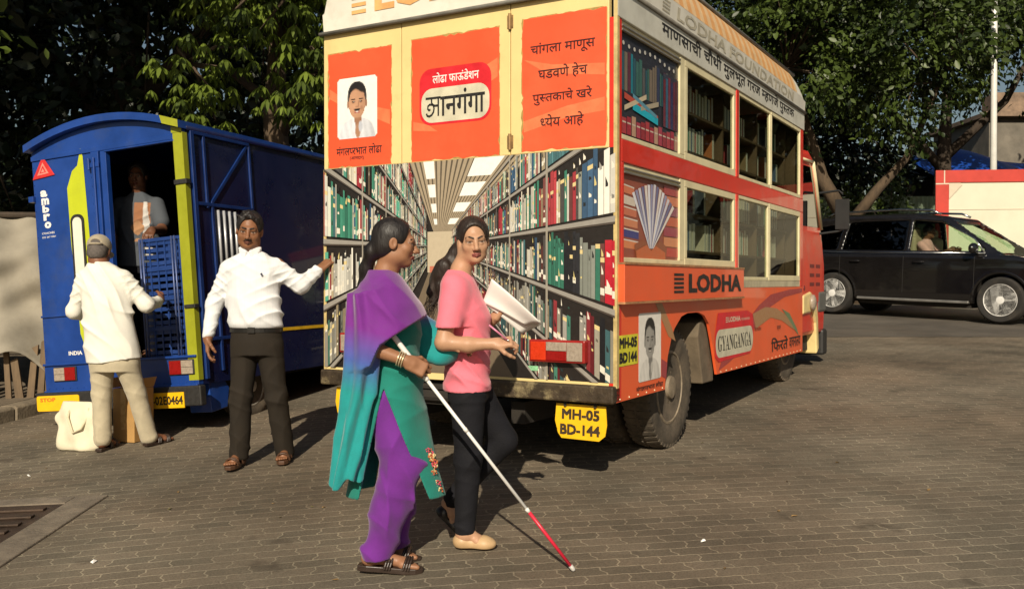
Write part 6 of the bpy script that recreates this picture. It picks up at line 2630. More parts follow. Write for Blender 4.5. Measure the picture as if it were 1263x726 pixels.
slit = poly2([(-.03, .845), (-.155, .30), (.195, .28)])
slit2 = poly2([(-.03, .845), (-.12, .30), (.17, .30)])
K = Field(.0065)
K.loft([(1.355, -.045, 0, .050, .075), (1.32, -.04, 0, .075, .155), (1.2, -.012, 0, .108, .172), (1.12, .012, 0, .120, .165), (1.0, .0, 0, .112, .148), (.9, .0, 0, .125, .158), (.8, -.008, 0, .143, .172), (.6, -.004, 0, .175, .185), (.45, .003, 0, .198, .192), (.335, .006, 0, .228, .20)], fold=kf, k=.01)
K.chain([A(-.05, -.13, 1.25), A(-.065, -.160, 1.13)], [.055, .046], k=.03)
K.chain([A(-.04, .155, 1.26), A(.02, .19, 1.12)], [.068, .064], k=.03)
K.loft([(.80, -.008, 0, .118, .148), (.6, -.004, 0, .150, .160), (.45, .003, 0, .173, .168), (.32, .006, 0, .204, .177)], op='s', k=.0)
K.add(lambda P: np.maximum(slit(P[..., 0], P[..., 2]), P[..., 1] + .02), (-.2, -.3, .25), (.25, .0, .86), op='s', k=.004)
K.add(lambda P: np.maximum(slit2(P[..., 0], P[..., 2]), .02 - P[..., 1]), (-.2, .0, .25), (.25, .3, .86), op='s', k=.004)
K.build('tunic', TEAL, wo)
# embroidery on the front panel, near the slit edge
r = random.Random(8)
EM = [mat('pink thread', (.55, .06, .12), .7), mat('cream thread', (.6, .5, .25), .7), mat('rust thread', (.45, .12, .04), .7)]
mb = MB()
for i in range(26):
    z_ = .36 + .20 * r.random()
    t = (z_ - .345) / .25
    x_ = .215 - .045 * t + r.uniform(-.016, .010)
    y_ = -.064 - r.uniform(0, .012) - (.215 - x_) * .55
    mb.m = r.randrange(3)
    rr = r.uniform(.006, .011)
    for k in range(5):
        a = k * 2 * PI / 5 + r.random()
        mb.lathe([(-.004, rr * .3), (0, rr * .55), (.004, 0)], 6, 'y', (x_ + rr * math.cos(a), y_, z_ + rr * math.sin(a)))
emb = mb.build('embroidery', EM, wo)

TR = Field(.007)


def sf(P, th=None):
    x, y, z = P[..., 0], P[..., 1], P[..., 2]
    return ridge(P, ((9, 4, 17, 0, .8), (-20, 6, 7, 1.3, .7), (26, 5, 9, 2.1, .9)), .016 + .013 * np.clip((.5 - z) / .3, 0, 1))


TR.chain([A(-.03, -.070, .78), A(.045, -.085, .47), A(-.015, -.09, .28), A(-.065, -.085, .085)], [.085, .095, .088, .076], fold=sf, k=.03)
TR.chain([A(.0, .070, .78), A(.035, .080, .47), A(-.0, .08, .28), A(-.02, .075, .09)], [.085, .09, .085, .072], fold=sf, k=.03)
TR.cap((-.015, -.04, .78), (-.015, .04, .78), .085, k=.04)
TR.build('trousers', PURP, wo, cut=lambda P: .062 - P[..., 2] + .06 * (P[..., 0] + .05))


# shawl: purple over the shoulders, fading into turquoise where it hangs behind
def df(P, th):
    x, y, z = P[..., 0], P[..., 1], P[..., 2]
    return ridge(P, ((13, 3, 12, 0, .9), (19, -6, 20, 1.7, .8)), .011) + .006


DP = Field(.006)
DP.loft([(1.375, -.058, 0, .055, .062), (1.345, -.05, -.005, .080, .120), (1.30, -.045, -.005, .108, .185), (1.22, -.028, -.008, .148, .222), (1.13, -.012, -.008, .166, .240), (1.03, -.012, -.010, .172, .266), (.95, -.02, -.010, .168, .268)],
        fold=df, k=.01, cut=lambda P: (1.065 + .10 * np.clip((P[..., 0]) / .15, -1.4, 1) - .22 * np.clip((-P[..., 0] - .03) / .15, 0, 1)) - P[..., 2])


def ff(P, th):
    z = P[..., 2]
    return .012 * np.sin(th * 6 + 2.2 * np.sin(z * 5)) + ridge(P, ((42, 20, 4, 0, .7), (30, -25, 3, 1, .6)), .008)


DP.loft([(1.27, -.115, -.12, .070, .10), (1.10, -.118, -.135, .078, .10), (.95, -.125, -.15, .080, .090), (.75, -.150, -.155, .074, .075), (.55, -.178, -.16, .070, .066), (.395, -.203, -.16, .064, .056)], fold=ff, k=.05,
        cut=lambda P: .42 + .35 * (P[..., 0] + .20) + .02 * np.sin(P[..., 0] * 60) - P[..., 2])
DP.chain([A(.05, .17, 1.14), A(.13, .20, 1.03), A(.215, .165, .985)], [.075, .088, .075], k=.04, fold=wob(22, .006))


def dcol(V, C):
    z, x = V[:, 2], V[:, 0]
    t = np.clip((1.10 - z - .28 * np.clip(x + .05, -.2, .2)) / .30, 0, 1)
    t = np.where(x > .10, np.where(V[:, 1] > .09, np.clip((1.2 - z) / .1, 0, 1), 0), t)
    t = np.where((V[:, 1] > .13) & (x > .02), np.clip((1.22 - z) / .12, 0, 1), t)
    a, b, c = A(.165, .020, .235), A(.06, .10, .36), A(.012, .27, .27)
    t = t[:, None]
    return np.where(t < .5, a + (b - a) * t * 2, b + (c - b) * (t * 2 - 1))


DP.build('shawl', mat('dip dyed shawl', attr=True, rough=.75, vary=.08, scale=14, bump=.15, bscale=180, sheen=.3, spec=.25), wo, colfn=dcol)
mb = MB()
bc = A(.045, -.205, .982)
for k in range(3):
    c_ = bc + A(.010, 0, -.004) * k
    ax_ = (wr - el_) / np.linalg.norm(wr - el_)
    u_ = np.cross(ax_, A(0, 0, 1))
    u_ /= np.linalg.norm(u_)
    v_ = np.cross(ax_, u_)
    mb.tube([tuple(c_ + (u_ * math.cos(t) + v_ * math.sin(t)) * .033) for t in np.linspace(0, 2 * PI, 25)], .0032, 6, cap=False)
mb.build('bangle', mat('pale gold bangle', (.75, .62, .38), .25, .6), wo, smooth=True)
SHOE = mat('dark brown leather', (.035, .022, .016), .4, vary=.2, scale=20)
sandal(wo, (-.145, -.085, .022), (.130, -.095, .008), SHOE, 2, .026, 'shoe')
sandal(wo, (-.115, .08, .022), (.105, .07, .008), SHOE, 2, .024, 'shoe')

# the white cane
tip = A(.283, 4.215, G(.283, 4.215) + .006)
hgl = A(.115, -.168, .950) + A(-.546, 4.328, G(-.546, 4.328))
u = (tip - hgl) / np.linalg.norm(tip - hgl)
top = hgl - u * .17
cane = empty('white_cane', tuple(tip), label='long white cane with a red lower end held by the woman in purple', cat='cane')
L_ = np.linalg.norm(tip - top)


def cp(t):
    return tuple(top + u * t - tip)


mb = MB()
mb.tube([cp(.26), cp(L_ * .74)], [.0082, .0078], 12)
mb.build('shaft', mat('white cane enamel', (.80, .79, .76), .3, vary=.03, coat=.4), cane, smooth=True)
mb = MB()
mb.tube([cp(L_ * .74 + .001), cp(L_ - .03)], [.0082, .0078], 12)
mb.build('red_section', mat('red cane tape', (.62, .02, .05), .35, vary=.08), cane, smooth=True)
mb = MB()
mb.tube([cp(L_ - .03), cp(L_ - .008), cp(L_)], [.0105, .0105, .006], 12)
mb.build('tip', mat('grey nylon tip', (.5, .48, .45), .5), cane, smooth=True)
mb = MB()
mb.tube([cp(0), cp(.01), cp(.25), cp(.26)], [.008, .0125, .0125, .009], 12)
mb.build('grip', mat('pale cane grip', (.72, .70, .66), .6, vary=.08), cane, smooth=True)
for t0 in (.40, .74):
    mb = MB()
    mb.tube([cp(L_ * t0 - .01), cp(L_ * t0 + .01)], .0094, 12)
    mb.build('joint_ring', mat('pale cane grip', None), cane, smooth=True)

# ---- girl in the pink shirt ---------------------------------------------
GSK = (.47, .265, .160)
gi = person('girl in a pink t-shirt and dark jeans looking back while holding white paper', (-.208, 4.622))
S = Field(.0034)
hc, hR = A(.018, -.012, 1.495), rot(R_(-170), R_(-5), R_(4))
head(S, hc, hR, GSK, .98, fem=True, frown=.002, lip=(.33, .11, .09))
S.chain([hc + A(-.028, .01, -.06), A(-.045, 0, 1.35), A(-.055, 0, 1.28)], [.048, .046, .07], col=GSK, k=.03)
S.cap((-.055, -.10, 1.25), (-.055, .10, 1.25), .045, col=GSK, k=.05)
S.loft([(1.28, -.05, 0, .07, .14), (1.12, -.02, 0, .095, .14), (.95, -.012, 0, .085, .115), (.80, -.01, 0, .075, .105)], col=GSK, k=.04)
elb, wri = A(-.118, -.205, 1.005), A(.125, -.215, 1.0)
S.chain([A(-.078, -.155, 1.235), elb, A(.0, -.212, .995), wri], [.046, .038, .036, .024], col=GSK, k=.02)
hand(S, wri, A(.95, .05, .12), A(.15, .55, -.75), GSK, side=-1, curl=.85, s=.92, thumb=.9)
wr2 = A(.125, .055, 1.115)
S.chain([A(-.03, .16, 1.25), A(.01, .19, 1.02), wr2], [.046, .038, .025], col=GSK, k=.02)
hand(S, wr2, A(.55, -.25, .72), A(.60, .30, -.55), GSK, side=1, curl=.55, s=.92, thumb=.8)
S.chain([A(-.01, -.065, .74), A(-.005, -.09, .43), A(-.025, -.09, .075)], [.065, .050, .036], col=GSK, k=.02)
S.chain([A(.02, .065, .74), A(.165, .10, .49), A(-.115, .10, .17)], [.065, .050, .036], col=GSK, k=.02)
foot(S, (-.065, -.088, .022), (.115, -.105, .016), GSK, toes=False)
foot(S, (-.165, .10, .125), (-.055, .10, -.02 + .03), GSK, up=(.7, 0, .7), toes=False)
S.build('body', SKIN, gi)
Hh = Field(.005)
hp = hair_cap(Hh, hc, hR, .98, .013)
hs_ = wob(34, .006, (1, 1, .5))
Hh.chain([hp(.0, -.10, .02), A(-.075, .075, 1.43), A(-.125, .075, 1.35), A(-.150, .06, 1.27), A(-.185, .05, 1.20)], [.045, .046, .048, .050, .022], k=.03, fold=hs_)
Hh.chain([hp(.02, -.10, .0), A(-.10, .06, 1.40), A(-.165, .05, 1.32), A(-.205, .045, 1.24)], [.035, .036, .038, .012], k=.02, fold=hs_)
Hh.chain([hp(-.02, -.10, .0), A(-.085, .05, 1.38), A(-.12, .04, 1.27), A(-.15, .04, 1.16)], [.035, .036, .034, .010], k=.02, fold=hs_)
Hh.build('hair', HAIRB, gi)
def wisps(parent, starts, ends, n, jit, m, seed, sag=.03):
    """loose single strands lifting off the hair"""
    q = random.Random(seed)
    mm = MB()
    for i in range(n):
        k = q.randrange(len(starts))
        a, b = Vector(starts[k]), Vector(ends[k])
        j = [Vector((q.uniform(-1, 1), q.uniform(-1, 1), q.uniform(-1, 1))) * jit for _ in range(4)]
        P_ = [a + j[0] * .8, a.lerp(b, .35) + j[1], a.lerp(b, .7) + j[2] + Vector((0, 0, -sag * .3)), b + j[3] * 1.3 + Vector((0, 0, -sag))]
        P2 = [P_[0], P_[0].lerp(P_[1], .6), P_[1], P_[1].lerp(P_[2], .5), P_[2], P_[2].lerp(P_[3], .5), P_[3]]
        mm.tube(P2, [.0016, .0016, .0015, .0014, .0012, .001, .0006], 4)
    return mm.build('hair_strands', m, parent, smooth=True)


wisps(gi, [tuple(hp(.0, -.10, .02)), (-.075, .075, 1.43), (-.125, .075, 1.35), (-.15, .06, 1.27)], [(-.10, .07, 1.40), (-.16, .06, 1.27), (-.20, .05, 1.20), (-.23, .04, 1.12)], 150, .034, HAIRB, 5)
wisps(wo, [(-.105, .0, 1.44), (-.135, .02, 1.38)], [(-.14, .02, 1.34), (-.16, .03, 1.2)], 60, .02, HAIR, 8)
PINK = cloth('pink jersey', (.80, .185, .245), vary=.06)


def tf(P, th):
    x, y, z = P[..., 0], P[..., 1], P[..., 2]
    lw = np.clip((1.12 - z) / .2, 0, 1)
    return (.35 + lw) * np.clip((z - .755) / .06, .25, 1) * ridge(P, ((11, 5, 21, 0, .8), (-17, 4, 13, 1.2, .8), (33, 8, 26, .5, .8)), .008)


T = Field(.006)
T.loft([(1.352, -.060, 0, .050, .056), (1.325, -.060, 0, .070, .115), (1.29, -.058, 0, .088, .165), (1.2, -.043, 0, .112, .176), (1.12, -.026, 0, .134, .172), (1.02, -.02, 0, .120, .155), (.9, -.012, 0, .112, .152), (.8, -.014, 0, .118, .166), (.758, -.014, 0, .121, .172)], fold=tf, k=.012)
T.chain([A(-.07, -.145, 1.265), A(-.09, -.195, 1.075)], [.062, .060], k=.035, fold=wob(24, .003))
T.chain([A(-.035, .15, 1.265), A(-.015, .19, 1.075)], [.070, .066], k=.035)
T.cap(hc + A(-.03, .01, -.08), A(-.04, 0, 1.335), .054, op='s', k=.01)
T.build('t_shirt', PINK, gi, cut=lambda P: np.where((np.abs(P[..., 1]) > .15) & (P[..., 2] > 1.0), 1.075 - P[..., 2] - .0 * P[..., 0], -1))
mb = MB()
for i in range(9):
    r = random.Random(i + 40)
    mb.m = i % 2
    mb.lathe([(0, .0075), (-.003, .006), (-.003, 0)], 7, 'y', (.03 + r.uniform(-.028, .025), -.170 + .004 * (i % 3), 1.08 + r.uniform(-.08, .06)))
DEN = cloth('black denim', (.009, .009, .012), rough=.85, vary=.25, bump=.3, sheen=0)


def jf(P):
    x, y, z = P[..., 0], P[..., 1], P[..., 2]
    a = np.exp(-((z - .45) / .09) ** 2) + np.exp(-((z - .12) / .07) ** 2) + .8 * np.exp(-((z - .77) / .07) ** 2)
    return (.25 + a) * ridge(P, ((10, 8, 40, 0, .9), (-22, 6, 30, 1.1, .8)), .006)


J = Field(.006)
J.chain([A(-.008, -.078, .74), A(-.005, -.09, .43), A(-.022, -.09, .085)], [.088, .066, .050], fold=jf, k=.03)
J.chain([A(.02, .078, .74), A(.165, .10, .49), A(-.095, .10, .19)], [.088, .068, .048], fold=jf, k=.03)
J.loft([(.84, -.012, 0, .088, .132), (.80, -.012, 0, .090, .136), (.765, -.012, 0, .096, .143), (.72, -.008, 0, .104, .153)], k=.03)
J.build('jeans', DEN, gi)
BEIGE = mat('beige ballet flat', (.50, .33, .17), .5, vary=.1)
BLKS = mat('black leather shoe', (.015, .013, .013), .35, vary=.2)


def flat(parent, heel, toe, m, up=(0, 0, 1), name='shoe'):
    f = Field(.005)
    heel, toe, up = A(*heel), A(*toe), A(*up)
    d = toe - heel
    n_ = np.linalg.norm(d)
    d /= n_
    l = np.cross(d, up)
    l /= np.linalg.norm(l)
    u_ = np.cross(l, d)
    f.ell(heel + d * .035 + u_ * .022, (.041, .041, .036), k=.03)
    f.cap(heel + d * .05 + u_ * .012, heel + d * (n_ - .06) + u_ * .014, .034, .036, k=.03)
    f.ell(heel + d * (n_ - .045) + u_ * .012, (.052, .044, .030), k=.03)
    f.cap(heel + d * .045 + u_ * .075, heel + d * (n_ - .10) + u_ * .062, .034, .030, op='s', k=.015)
    f.add(lambda P: (P - heel) @ u_ + .004, heel - .4, heel + .4, op='s', k=.0)
    f.P[-1] = (lambda P: (P - heel) @ u_ + .006, heel - .5, heel + .5, 0, None, 's', .004)
    return f.build(name, m, parent)


flat(gi, (-.075, -.088, .010), (.125, -.107, .008), BEIGE)
flat(gi, (-.180, .10, .135), (-.055, .10, .012), BLKS, (.7, 0, .7))

# what she holds
PAPER = mat('white paper', (.80, .78, .74), .6, vary=.03)
gz = A(-.208, 4.622, G(-.208, 4.622))
pp = empty('folded_paper', tuple(gz), label='folded white paper held up in the girl\'s raised hand', cat='paper')
for nm, q in (('front_sheet', [(.062, .010, 1.190), (.108, -.030, 1.308), (.355, -.015, 1.085), (.275, .020, 1.075)]), ('back_sheet', [(.066, .018, 1.186), (.112, -.022, 1.302), (.352, .030, 1.078), (.255, .060, 1.030)])):
    V, F = [], []
    n_ = 10
    for j in range(n_ + 1):
        for i in range(n_ + 1):
            a, b = i / n_, j / n_
            P_ = (A(*q[0]) * (1 - a) + A(*q[3]) * a) * (1 - b) + (A(*q[1]) * (1 - a) + A(*q[2]) * a) * b
            P_ = P_ + A(0, -.018 * math.sin(a * PI) + .006 * math.sin(b * 5), .006 * math.sin(a * PI))
            V.append(P_)
    for j in range(n_):
        for i in range(n_):
            k = j * (n_ + 1) + i
            F.append((k, k + 1, k + n_ + 2, k + n_ + 1))
    o = mesh_obj(nm, V, F, PAPER, pp, smooth=True)
    q_ = o.modifiers.new('thick', 'SOLIDIFY')
    q_.thickness = .0025
pen = empty('pen', tuple(gz), label='thin pink pen poking out of the girl\'s lower hand', cat='pen')
mb = MB()
mb.tube([(.185, -.235, 1.02), (.10, -.245, 1.09)], .0045, 8)
mb.build('barrel', mat('pink pen plastic', (.65, .22, .35), .3), pen, smooth=True)
mb = MB()
mb.tube([(.20, -.232, 1.008), (.185, -.235, 1.02)], [.0012, .0042], 8)
mb.build('nib', CHROME, pen, smooth=True)

# ---- man in the white shirt, hand on the bus ------------------------------
MSK = (.235, .105, .052)
ma = person('man in a white shirt and dark trousers resting one hand on the bus corner', (-1.735, 6.37))
S = Field(.0040)
hc, hR = A(-.048, -.035, 1.605), rot(R_(190), R_(-8), R_(-4))
head(S, hc, hR, MSK, 1.09, mous=True, lip=(.18, .07, .05))
S.chain([hc + A(0, .02, -.07), A(-.045, .0, 1.45), A(-.045, 0, 1.38)], [.060, .060, .08], col=MSK, k=.03)
S.cap((-.17, 0, 1.35), (.08, 0, 1.36), .05, col=MSK, k=.05)
S.loft([(1.38, -.04, 0, .14, .09), (1.2, -.03, 0, .17, .11), (.95, -.01, 0, .15, .10), (.85, -.01, 0, .13, .09)], col=MSK, k=.05)
wl = A(-.330, -.045, .875)
S.chain([A(-.205, 0, 1.35), A(-.303, .015, 1.11), wl], [.052, .042, .030], col=MSK, k=.02)
hand(S, wl, A(.05, -.1, -1), A(.9, .2, 0), MSK, side=1, curl=.32, s=1.05)
wr_ = A(.385, .17, 1.345)
S.chain([A(.13, 0, 1.37), A(.28, .05, 1.235), wr_], [.052, .042, .030], col=MSK, k=.02)
hand(S, wr_, A(.55, .35, .55), A(.5, .7, -.2), MSK, side=1, curl=.35, s=1.0)
for x0_, x1_, y1_ in ((-.085, -.135, .0), (.080, .150, .12)):
    S.chain([A(x0_ * .85, 0, .80), A((x0_ + x1_) / 2 - .005, y1_ * .5 - .02, .47), A(x1_, y1_, .09)], [.075, .058, .042], col=MSK, k=.02)
dz2 = G(-1.735 + .165, 6.49) - G(-1.735, 6.37)
foot(S, (-.13, .075, .035), (-.155, -.165, .028), MSK)
foot(S, (.15, .195, .035 + dz2), (.168, -.05, .028 + dz2), MSK)
S.build('body', SKIN, ma)
Hh = Field(.0055)
hp = hair_cap(Hh, hc, hR, 1.09, .012)
for i in range(26):
    q = random.Random(i + 300)
    a_, b_ = q.uniform(-.055, .060), q.uniform(-.05, .062)
    z0_ = .118 - 7.5 * a_ * a_ - 5.0 * (b_ + .01) ** 2
    Hh.cap(hp(a_, b_, z0_ - .012), hp(a_ * 1.15 + q.uniform(.0, .022), b_ + q.uniform(.005, .024), z0_ + q.uniform(.0, .012)), .011, .005, k=.012)
Hh.build('hair', HAIR, ma)
SHIRT = mat('white checked cotton', (.72, .73, .74), .8, vary=.04, scale=14, bump=.15, bscale=160, spec=.25)
nt = SHIRT.node_tree
bsn = nt.nodes['Principled BSDF']
src = bsn.inputs['Base Color'].links[0].from_socket
tcn = N(nt, 'ShaderNodeTexCoord')
prev = src
for axis in ('X',):
    wv = N(nt, 'ShaderNodeTexWave', wave_type='BANDS', bands_direction=axis, i_Scale=9.0, i_Distortion=.6)
    nt.links.new(tcn.outputs['Object'], wv.inputs['Vector'])
    cr = N(nt, 'ShaderNodeMapRange', i_1=.9, i_2=.98, i_3=0.0, i_4=.10)
    nt.links.new(wv.outputs['Fac'], cr.inputs[0])
    mx_ = N(nt, 'ShaderNodeMix', data_type='RGBA')
    nt.links.new(cr.outputs[0], mx_.inputs[0])
    nt.links.new(prev, mx_.inputs[6])
    mx_.inputs[7].default_value = (.30, .36, .50, 1)
    prev = mx_.outputs[2]
nt.links.new(prev, bsn.inputs['Base Color'])


def mf(P, th=None):
    x, y, z = P[..., 0], P[..., 1], P[..., 2]
    return np.clip((z - .93) / .07, 0, 1) * ridge(P, ((9, 5, 19, 0, 1.2), (21, 4, 7, 2.6, 1.1), (-26, 9, 30, .4, 1.2)), .012)


def slv(P, th=None):
    return ridge(P, ((30, 12, -34, 0, 1.0), (38, 8, 46, 1.2, 1.1), (-20, 10, 52, .5, .9)), .0085)


T = Field(.006)
T.loft([(1.475, -.045, .0, .064, .064), (1.445, -.045, 0, .10, .075), (1.41, -.043, 0, .168, .10), (1.35, -.04, 0, .188, .108), (1.2, -.032, -.004, .184, .122), (1.05, -.02, -.014, .184, .134), (.98, -.014, -.012, .187, .138), (.955, -.012, -.006, .182, .132), (.946, -.012, -.002, .176, .126)], fold=mf, k=.012)
T.chain([A(-.195, 0, 1.345), A(-.303, .015, 1.11), A(-.327, -.035, .905)], [.064, .054, .042], fold=slv, k=.035)
T.chain([A(.12, 0, 1.355), A(.28, .05, 1.235), A(.370, .155, 1.33)], [.066, .056, .042], fold=slv, k=.035)
T.cap(hc + A(0, .02, -.10), A(-.045, 0, 1.44), .062, op='s', k=.008)
T.build('shirt', SHIRT, ma)
cl_ = Field(.0045)
cl_.loft([(1.430, -.045, .002, .076, .070), (1.46, -.046, -.002, .072, .068), (1.498, -.047, .004, .068, .066)], k=.004)
cl_.loft([(1.42, -.045, .002, .066, .060), (1.46, -.046, -.002, .062, .058), (1.51, -.047, .004, .060, .058)], op='s', k=.002)
cl_.cap((-.047, -.10, 1.52), (-.047, -.10, 1.42), .030, .006, op='s', k=.004)
for s_ in (-1, 1):
    for k in range(4):
        t = k / 3
        cl_.cap(A(-.046 + s_ * (.016 + .01 * t), -.072 - .006 * t, 1.478 - .062 * t), A(-.046 + s_ * (.070 - .022 * t), -.030 - .036 * t, 1.485 - .060 * t), .009, k=.016)
cl_.build('collar', SHIRT, ma)
mb = MB()
mb.lathe([(.004, .008), (-.0005, .007), (-.0015, 0)], 10, 'y', (.055, -.121, 1.31))
mb.build('emblem', mat('navy emblem', (.03, .04, .08), .7), ma)
BROWN = cloth('dark brown trouser', (.022, .017, .012), vary=.15, bump=.2, sheen=0)


def bf(P, th=None):
    x, y, z = P[..., 0], P[..., 1], P[..., 2]
    a = .4 + np.exp(-((z - .5) / .12) ** 2) + 1.2 * np.exp(-((z - .1) / .08) ** 2)
    return (.3 + .7 * a) * ridge(P, ((12, 8, 26, 0, .9), (-24, 6, 14, 1.1, .8), (30, 3, 3, .6, .5)), .0075)


J = Field(.0065)
J.loft([(.935, -.012, 0, .170, .122), (.85, -.010, 0, .176, .128), (.76, -.008, 0, .165, .124)], k=.03)
J.chain([A(-.088, 0, .82), A(-.112, -.02, .47), A(-.135, .005, .075)], [.094, .074, .068], fold=bf, k=.02)
J.chain([A(.076, 0, .82), A(.115, .03, .47), A(.152, .12, .075)], [.094, .074, .068], fold=bf, k=.02)
J.build('trousers', BROWN, ma, cut=lambda P: .045 - P[..., 2])
mb = MB()
V, F = [], []
for i in range(40):
    a = 2 * PI * i / 40
    for z_ in (.918, .952):
        V.append((-.012 + .179 * math.cos(a), .127 * math.sin(a), z_))
F = [(2 * i, (2 * i + 2) % 80, (2 * i + 3) % 80, 2 * i + 1) for i in range(40)]
mb.add(V, F)
mb.box((-.035, -.136, .916), (.012, -.1265, .954))
o = mb.build('belt', mat('black leather belt', (.012, .011, .010), .35), ma)
BRS = mat('brown leather sandal', (.075, .035, .018), .45, vary=.2)
sandal(ma, (-.13, .075, .022), (-.157, -.165, .016), BRS, 2, .026)
sandal(ma, (.15, .195, .022 + dz2), (.170, -.05, .016 + dz2), BRS, 2, .026)

# ---- old man seen from behind ---------------------------------------------
OSK = (.20, .085, .045)
om = person('old man in white shirt and beige cap with his back turned', (-2.99, 7.06))
S = Field(.0055)
hc, hR = A(-.178, .10, 1.500), rot(R_(6), R_(-24))
head(S, hc, hR, OSK, 1.03)
S.chain([hc + A(.0, -.03, -.05), A(-.155, .055, 1.39), A(-.13, .05, 1.32)], [.062, .062, .08], col=OSK, k=.03)
S.cap((-.22, .05, 1.29), (-.02, .05, 1.30), .048, col=OSK, k=.05)
S.loft([(1.32, -.12, .05, .14, .09), (1.0, -.07, 0, .155, .10), (.7, -.02, 0, .12, .09)], col=OSK, k=.05)
S.chain([A(-.255, .05, 1.27), A(-.355, .08, 1.05), A(-.29, .30, .98)], [.040, .038, .03], col=OSK, k=.02)
hand(S, A(-.29, .30, .98), A(.3, .9, .15), A(.9, -.3, 0), OSK, side=-1, curl=.4)
S.chain([A(.01, .06, 1.27), A(.183, .10, 1.10), A(.19, .36, 1.13)], [.040, .038, .03], col=OSK, k=.02)
hand(S, A(.19, .36, 1.13), A(-.1, .9, .2), A(-.9, -.1, 0), OSK, side=1, curl=.4)
dz1 = G(-2.99 - .12, 7.0) - G(-2.99, 7.06)
dz2 = G(-2.99 + .20, 7.16) - G(-2.99, 7.06)
S.chain([A(-.10, 0, .66), A(-.13, .03, .42), A(-.115, .0, .08)], [.07, .055, .04], col=OSK, k=.02)
S.chain([A(.05, 0, .66), A(.13, .06, .42), A(.205, .12, .08)], [.07, .055, .04], col=OSK, k=.02)
foot(S, (-.12, -.05, .03 + dz1), (-.105, .2, .022 + dz1), OSK)
foot(S, (.19, .06, .03 + dz2), (.30, .27, .022 + dz2), OSK)
S.build('body', SKIN, om)
Hh = Field(.0055)
hair_cap(Hh, hc, hR, 1.03, .006)
Hh.build('hair', mat('grey stubble hair', (.10, .085, .075), .8, vary=.3, scale=60), om)
Cp = Field(.0055)
CAPM = cloth('beige cap cotton', (.36, .31, .22), vary=.12)
Rc = hR


def cpnt(x, y, z):
    return hc + hR @ (A(x, y, z) * 1.03)


Cp.ell(cpnt(0, -.016, .046), A(.088, .108, .088), Rc, k=.02)
Cp.ell(cpnt(0, .098, .036), A(.075, .085, .012), Rc, k=.012)
Cp.ell(cpnt(0, -.115, .032), A(.040, .03, .024), Rc, op='s', k=.006)
nrm_ = hR @ A(0, .12, 1)
c0_ = cpnt(0, 0, .012)
Cp.build('cap', CAPM, om, cut=lambda P: -((P - c0_) @ nrm_))
mb = MB()
mb.tube([tuple(cpnt(-.046, -.105, .022)), tuple(cpnt(-.02, -.118, .018)), tuple(cpnt(.02, -.118, .018)), tuple(cpnt(.046, -.105, .022))], .008, 8)
mb.build('cap_strap', CAPM, om, smooth=True)
OSH = mat('white cotton shirt', (.76, .74, .66), .8, vary=.04, scale=14, bump=.15, bscale=160, spec=.25)


def of(P, th=None):
    x, y, z = P[..., 0], P[..., 1], P[..., 2]
    return ridge(P, ((13, 3, 4, 0, 1.0), (9, 4, 17, 2.6, 1.0), (26, 9, 13, .4, 1.0)), .013)


T = Field(.0065)
T.loft([(1.43, -.15, .055, .066, .062), (1.40, -.148, .05, .105, .075), (1.36, -.135, .05, .165, .092), (1.28, -.118, .045, .182, .112), (1.1, -.088, .01, .186, .122), (.9, -.055, 0, .195, .130), (.76, -.035, 0, .204, .137), (.665, -.022, 0, .212, .142)], fold=of, k=.012, cut=lambda P: .68 + .02 * np.sin(P[..., 0] * 9) - P[..., 2])
T.chain([A(-.275, .05, 1.295), A(-.362, .075, 1.05), A(-.30, .24, .99)], [.060, .053, .048], fold=slv, k=.04)
T.chain([A(.03, .06, 1.305), A(.188, .09, 1.10), A(.195, .27, 1.115)], [.060, .055, .050], fold=slv, k=.04)
T.cap(hc + A(.02, -.03, -.07), A(-.155, .055, 1.40), .062, op='s', k=.008)
T.build('shirt', OSH, om)
PTR = cloth('cream trouser cotton', (.46, .40, .28), vary=.1)
J = Field(.0065)
J.loft([(.78, -.02, 0, .18, .125), (.66, -.02, 0, .185, .13), (.60, -.02, 0, .172, .125)], k=.03)
J.chain([A(-.115, 0, .66), A(-.125, .01, .42), A(-.118, .0, .085)], [.092, .070, .064], fold=lambda P: .6 * bf(P), k=.02)
J.chain([A(.065, 0, .66), A(.125, .05, .42), A(.190, .11, .085)], [.092, .070, .064], fold=lambda P: .6 * bf(P), k=.02)
J.build('trousers', PTR, om, cut=lambda P: .035 - P[..., 2])
sandal(om, (-.12, -.055, .018 + dz1), (-.105, .205, .012 + dz1), SHOE, 2, .022)
sandal(om, (.19, .055, .018 + dz2), (.30, .275, .012 + dz2), SHOE, 2, .022)

# ---- man inside the truck ---------------------------------------------------
pl_ = TM @ Vector((-.21, .48, .60))
tm_ = person('man in a grey printed t-shirt standing in the dark doorway of the truck', tuple(pl_))
TSK = (.14, .06, .032)
S = Field(.006)
hc, hR = A(-.0, -.03, 1.60), rot(R_(186), R_(-6))
head(S, hc, hR, TSK, 1.0)
S.chain([hc + A(0, .02, -.07), A(0, 0, 1.45), A(0, 0, 1.36)], [.055, .055, .07], col=TSK, k=.03)
S.cap((-.14, 0, 1.34), (.14, 0, 1.34), .06, col=TSK, k=.05)
S.loft([(1.36, 0, 0, .14, .09), (1.1, 0, 0, .15, .10), (.85, 0, 0, .15, .1)], col=TSK, k=.05)
S.chain([A(-.17, 0, 1.33), A(-.23, .03, 1.07), A(-.2, -.08, .85)], [.05, .04, .03], col=TSK, k=.02)
hand(S, A(-.2, -.08, .85), A(.1, -.2, -1), A(1, 0, 0), TSK, side=1)
S.chain([A(.16, 0, 1.33), A(.25, -.12, 1.12), A(.255, -.38, 1.10)], [.05, .04, .03], col=TSK, k=.02)
